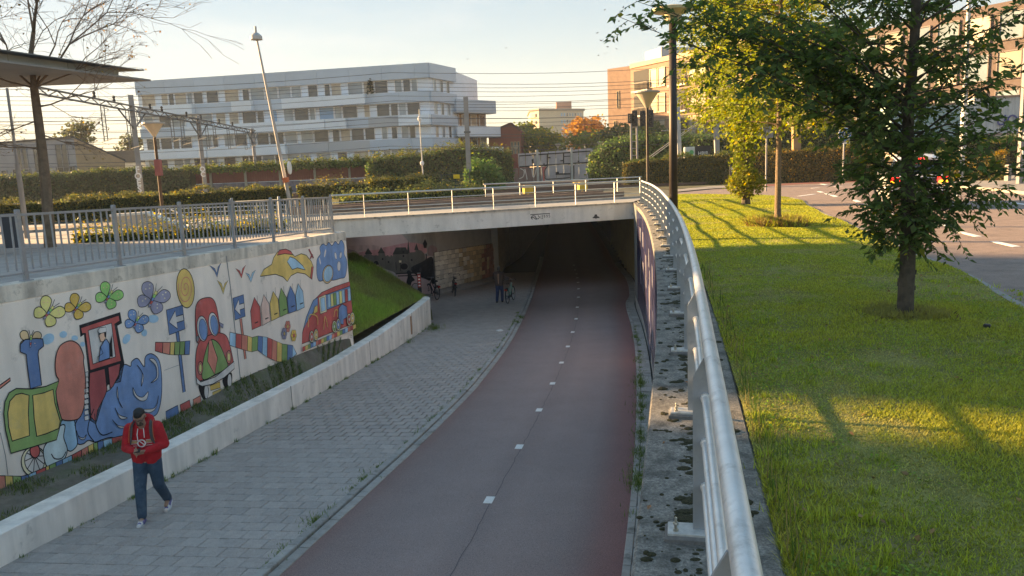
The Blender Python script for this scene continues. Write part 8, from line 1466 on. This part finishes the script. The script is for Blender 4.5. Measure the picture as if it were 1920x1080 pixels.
# sparse weeds on the soil strip
n = 34000; i = rs.integers(20, 88, n); j = rs.random(n); lo = SOILROWS[i, 0]; hi = SOILROWS[i, -1]; P = lo + (hi - lo) * j[:, None] + np.stack([np.zeros(n), rs.uniform(-.2, .2, n), np.zeros(n)], 1); v = vnoise(P[:, 0] + 30, P[:, 1] + 5, 1.6, 6); k = (v > 0.45) | (j < 0.10) & (rs.random(n) < .5); k &= (rs.random(n) < np.clip((v - 0.35) * 2.5, 0.05, 1)); P = P[k]; m = len(P)
tag(quads_mesh('soil_weeds', blades(P, rs.uniform(0.03, 0.10, m), np.full(m, 0.006), rs, 0.9), GRASSM, None, np.array([[0.13, 0.17, 0.05]]) * rs.uniform(0.5, 1.4, (m, 1))), 'sparse weeds on the soil strip below the mural', 'weeds', kind='stuff')
# weeds in the joints: kerb, wall foot, right-hand edge
W3 = []; HH = []
def weed(x, y, n, r, h):
    a = rs.uniform(0, 6.283, n); q = np.abs(rs.normal(size=n)) * r; W3.append(np.stack([x + q * np.cos(a), y + 1.6 * q * np.sin(a), np.full(n, zp(y) + 0.0)], 1)); HH.append(rs.uniform(0.4, 1.0, n) * h)
rw3 = random.Random(12)
for _ in range(120): y = rw3.uniform(8.6, 34); weed(leftx(y) - 0.31 + rw3.gauss(0, .03), y, rw3.choice([12, 20, 40]), rw3.uniform(0.03, 0.10), rw3.uniform(0.03, 0.09))
for _ in range(60): y = rw3.uniform(9, 32); weed(lowx(y) + 0.04, y, rw3.choice([10, 20, 40]), rw3.uniform(0.02, 0.07), rw3.uniform(0.04, 0.14))
for _ in range(140): y = rw3.choice([rw3.uniform(10, 30), rw3.uniform(11, 20)]); weed(wallx(y) - 0.31 + rw3.gauss(0, .03), y, rw3.choice([20, 40, 70]), rw3.uniform(0.04, 0.12), rw3.uniform(0.05, 0.16))
for x, y, n, r, h in ((-3.2, 30.6, 260, 0.22, 0.25), (-3.9, 27.8, 90, 0.12, 0.15), (0.28, 32.5, 240, 0.12, 0.14), (0.15, 31.3, 200, 0.10, 0.12), (-2.6, 12.3, 80, 0.10, 0.10), (-2.95, 10.4, 110, 0.12, 0.10)): weed(x, y, n, r, h)
W3 = np.concatenate(W3); HH = np.concatenate(HH); tag(quads_mesh('joint_weeds', blades(W3, HH, np.full(len(W3), 0.006), rs, 0.9), GRASSM, None, np.array([[0.13, 0.19, 0.045]]) * rs.uniform(0.6, 1.5, (len(W3), 1))), 'weeds and grass sprouting from the kerb and paving joints', 'weeds', kind='stuff')
# leaves at the foot of the nearest tree, litter
n = 500; a = rs.uniform(0, 6.283, n); q = np.abs(rs.normal(size=n)) * 0.28; tag(quads_mesh('leaf_litter', leaf_quads(np.stack([4.46 + q * np.cos(a), 8.5 + 0.8 * q * np.sin(a), np.full(n, 0.05)], 1), 0.07, 0.3, rs, 0.25), GRASSM, None, leaf_tint(n, (0.17, 0.11, 0.06), 0.4, 0, rs)), 'dry brown litter around the foot of the nearest tree', 'litter', kind='stuff')
p = at_z(1850, 620, 0.02); tag(MB().lathe([(0.02, 0), (0.035, 0.01), (0.035, 0.06), (0.028, 0.07)], tuple(p), 10).build('drink_can', DARKM), 'crushed dark can lying in the grass right of the nearest tree', 'can')

# clumps of longer, brighter grass in the near lawn
CP = []; CH = []
for _ in range(420):
    y = 2.4 * 4.6 ** rs.random(); lx_ = float(np.interp(y, LAWNROWS[:, 0, 1], LAWNROWS[:, 0, 0])); x = lx_ + 0.05 + (min(0.72 * y + 1.0, 6.6) - lx_) * rs.random() ** 1.15; k = int(rs.integers(10, 34)); q = np.abs(rs.normal(size=k)) * rs.uniform(0.03, 0.09); a = rs.uniform(0, 6.283, k)
    CP.append(np.stack([x + q * np.cos(a), y + q * np.sin(a), np.full(k, 0.02)], 1)); CH.append(rs.uniform(0.5, 1.0, k) * rs.uniform(0.035, 0.085))
CP = np.concatenate(CP); CH = np.concatenate(CH); tag(quads_mesh('lawn_tufts', blades(CP, CH, 0.0022 + 0.0005 * CP[:, 1], rs, 0.8), GRASSM, None, np.array([[0.36, 0.42, 0.06]]) * rs.uniform(0.55, 1.3, (len(CP), 1))), 'brighter tufts of longer grass dotted over the near lawn', 'grass', kind='stuff')
n = 260; y4 = 2.4 * 5 ** rs.random(n); l4 = np.interp(y4, LAWNROWS[:, 0, 1], LAWNROWS[:, 0, 0]); x4 = l4 + 0.1 + (np.minimum(0.72 * y4 + 1.0, 6.6) - l4) * rs.random(n); tag(quads_mesh('lawn_leaf_litter', leaf_quads(np.stack([x4, y4, np.full(n, 0.05)], 1), 0.045, 0.6, rs, 0.6), GRASSM, None, leaf_tint(n, (0.30, 0.19, 0.09), 0.4, 0, rs)), 'scattered dry fallen leaves on the lawn', 'leaves', kind='stuff')
# ================================================================== AIR
hz = MB(); hz.box((0, 240, 26), (700, 640, 70)); m = bpy.data.materials.new('haze_air'); m.use_nodes = True; t = m.node_tree; t.nodes.clear(); o = t.nodes.new('ShaderNodeOutputMaterial'); v = t.nodes.new('ShaderNodeVolumePrincipled')
v.inputs['Density'].default_value = 0.0004; v.inputs['Color'].default_value = (0.82, 0.92, 1.0, 1); v.inputs['Anisotropy'].default_value = 0.1; t.links.new(v.outputs[0], o.inputs['Volume'])
tag(hz.build('haze', m), kind='stuff')
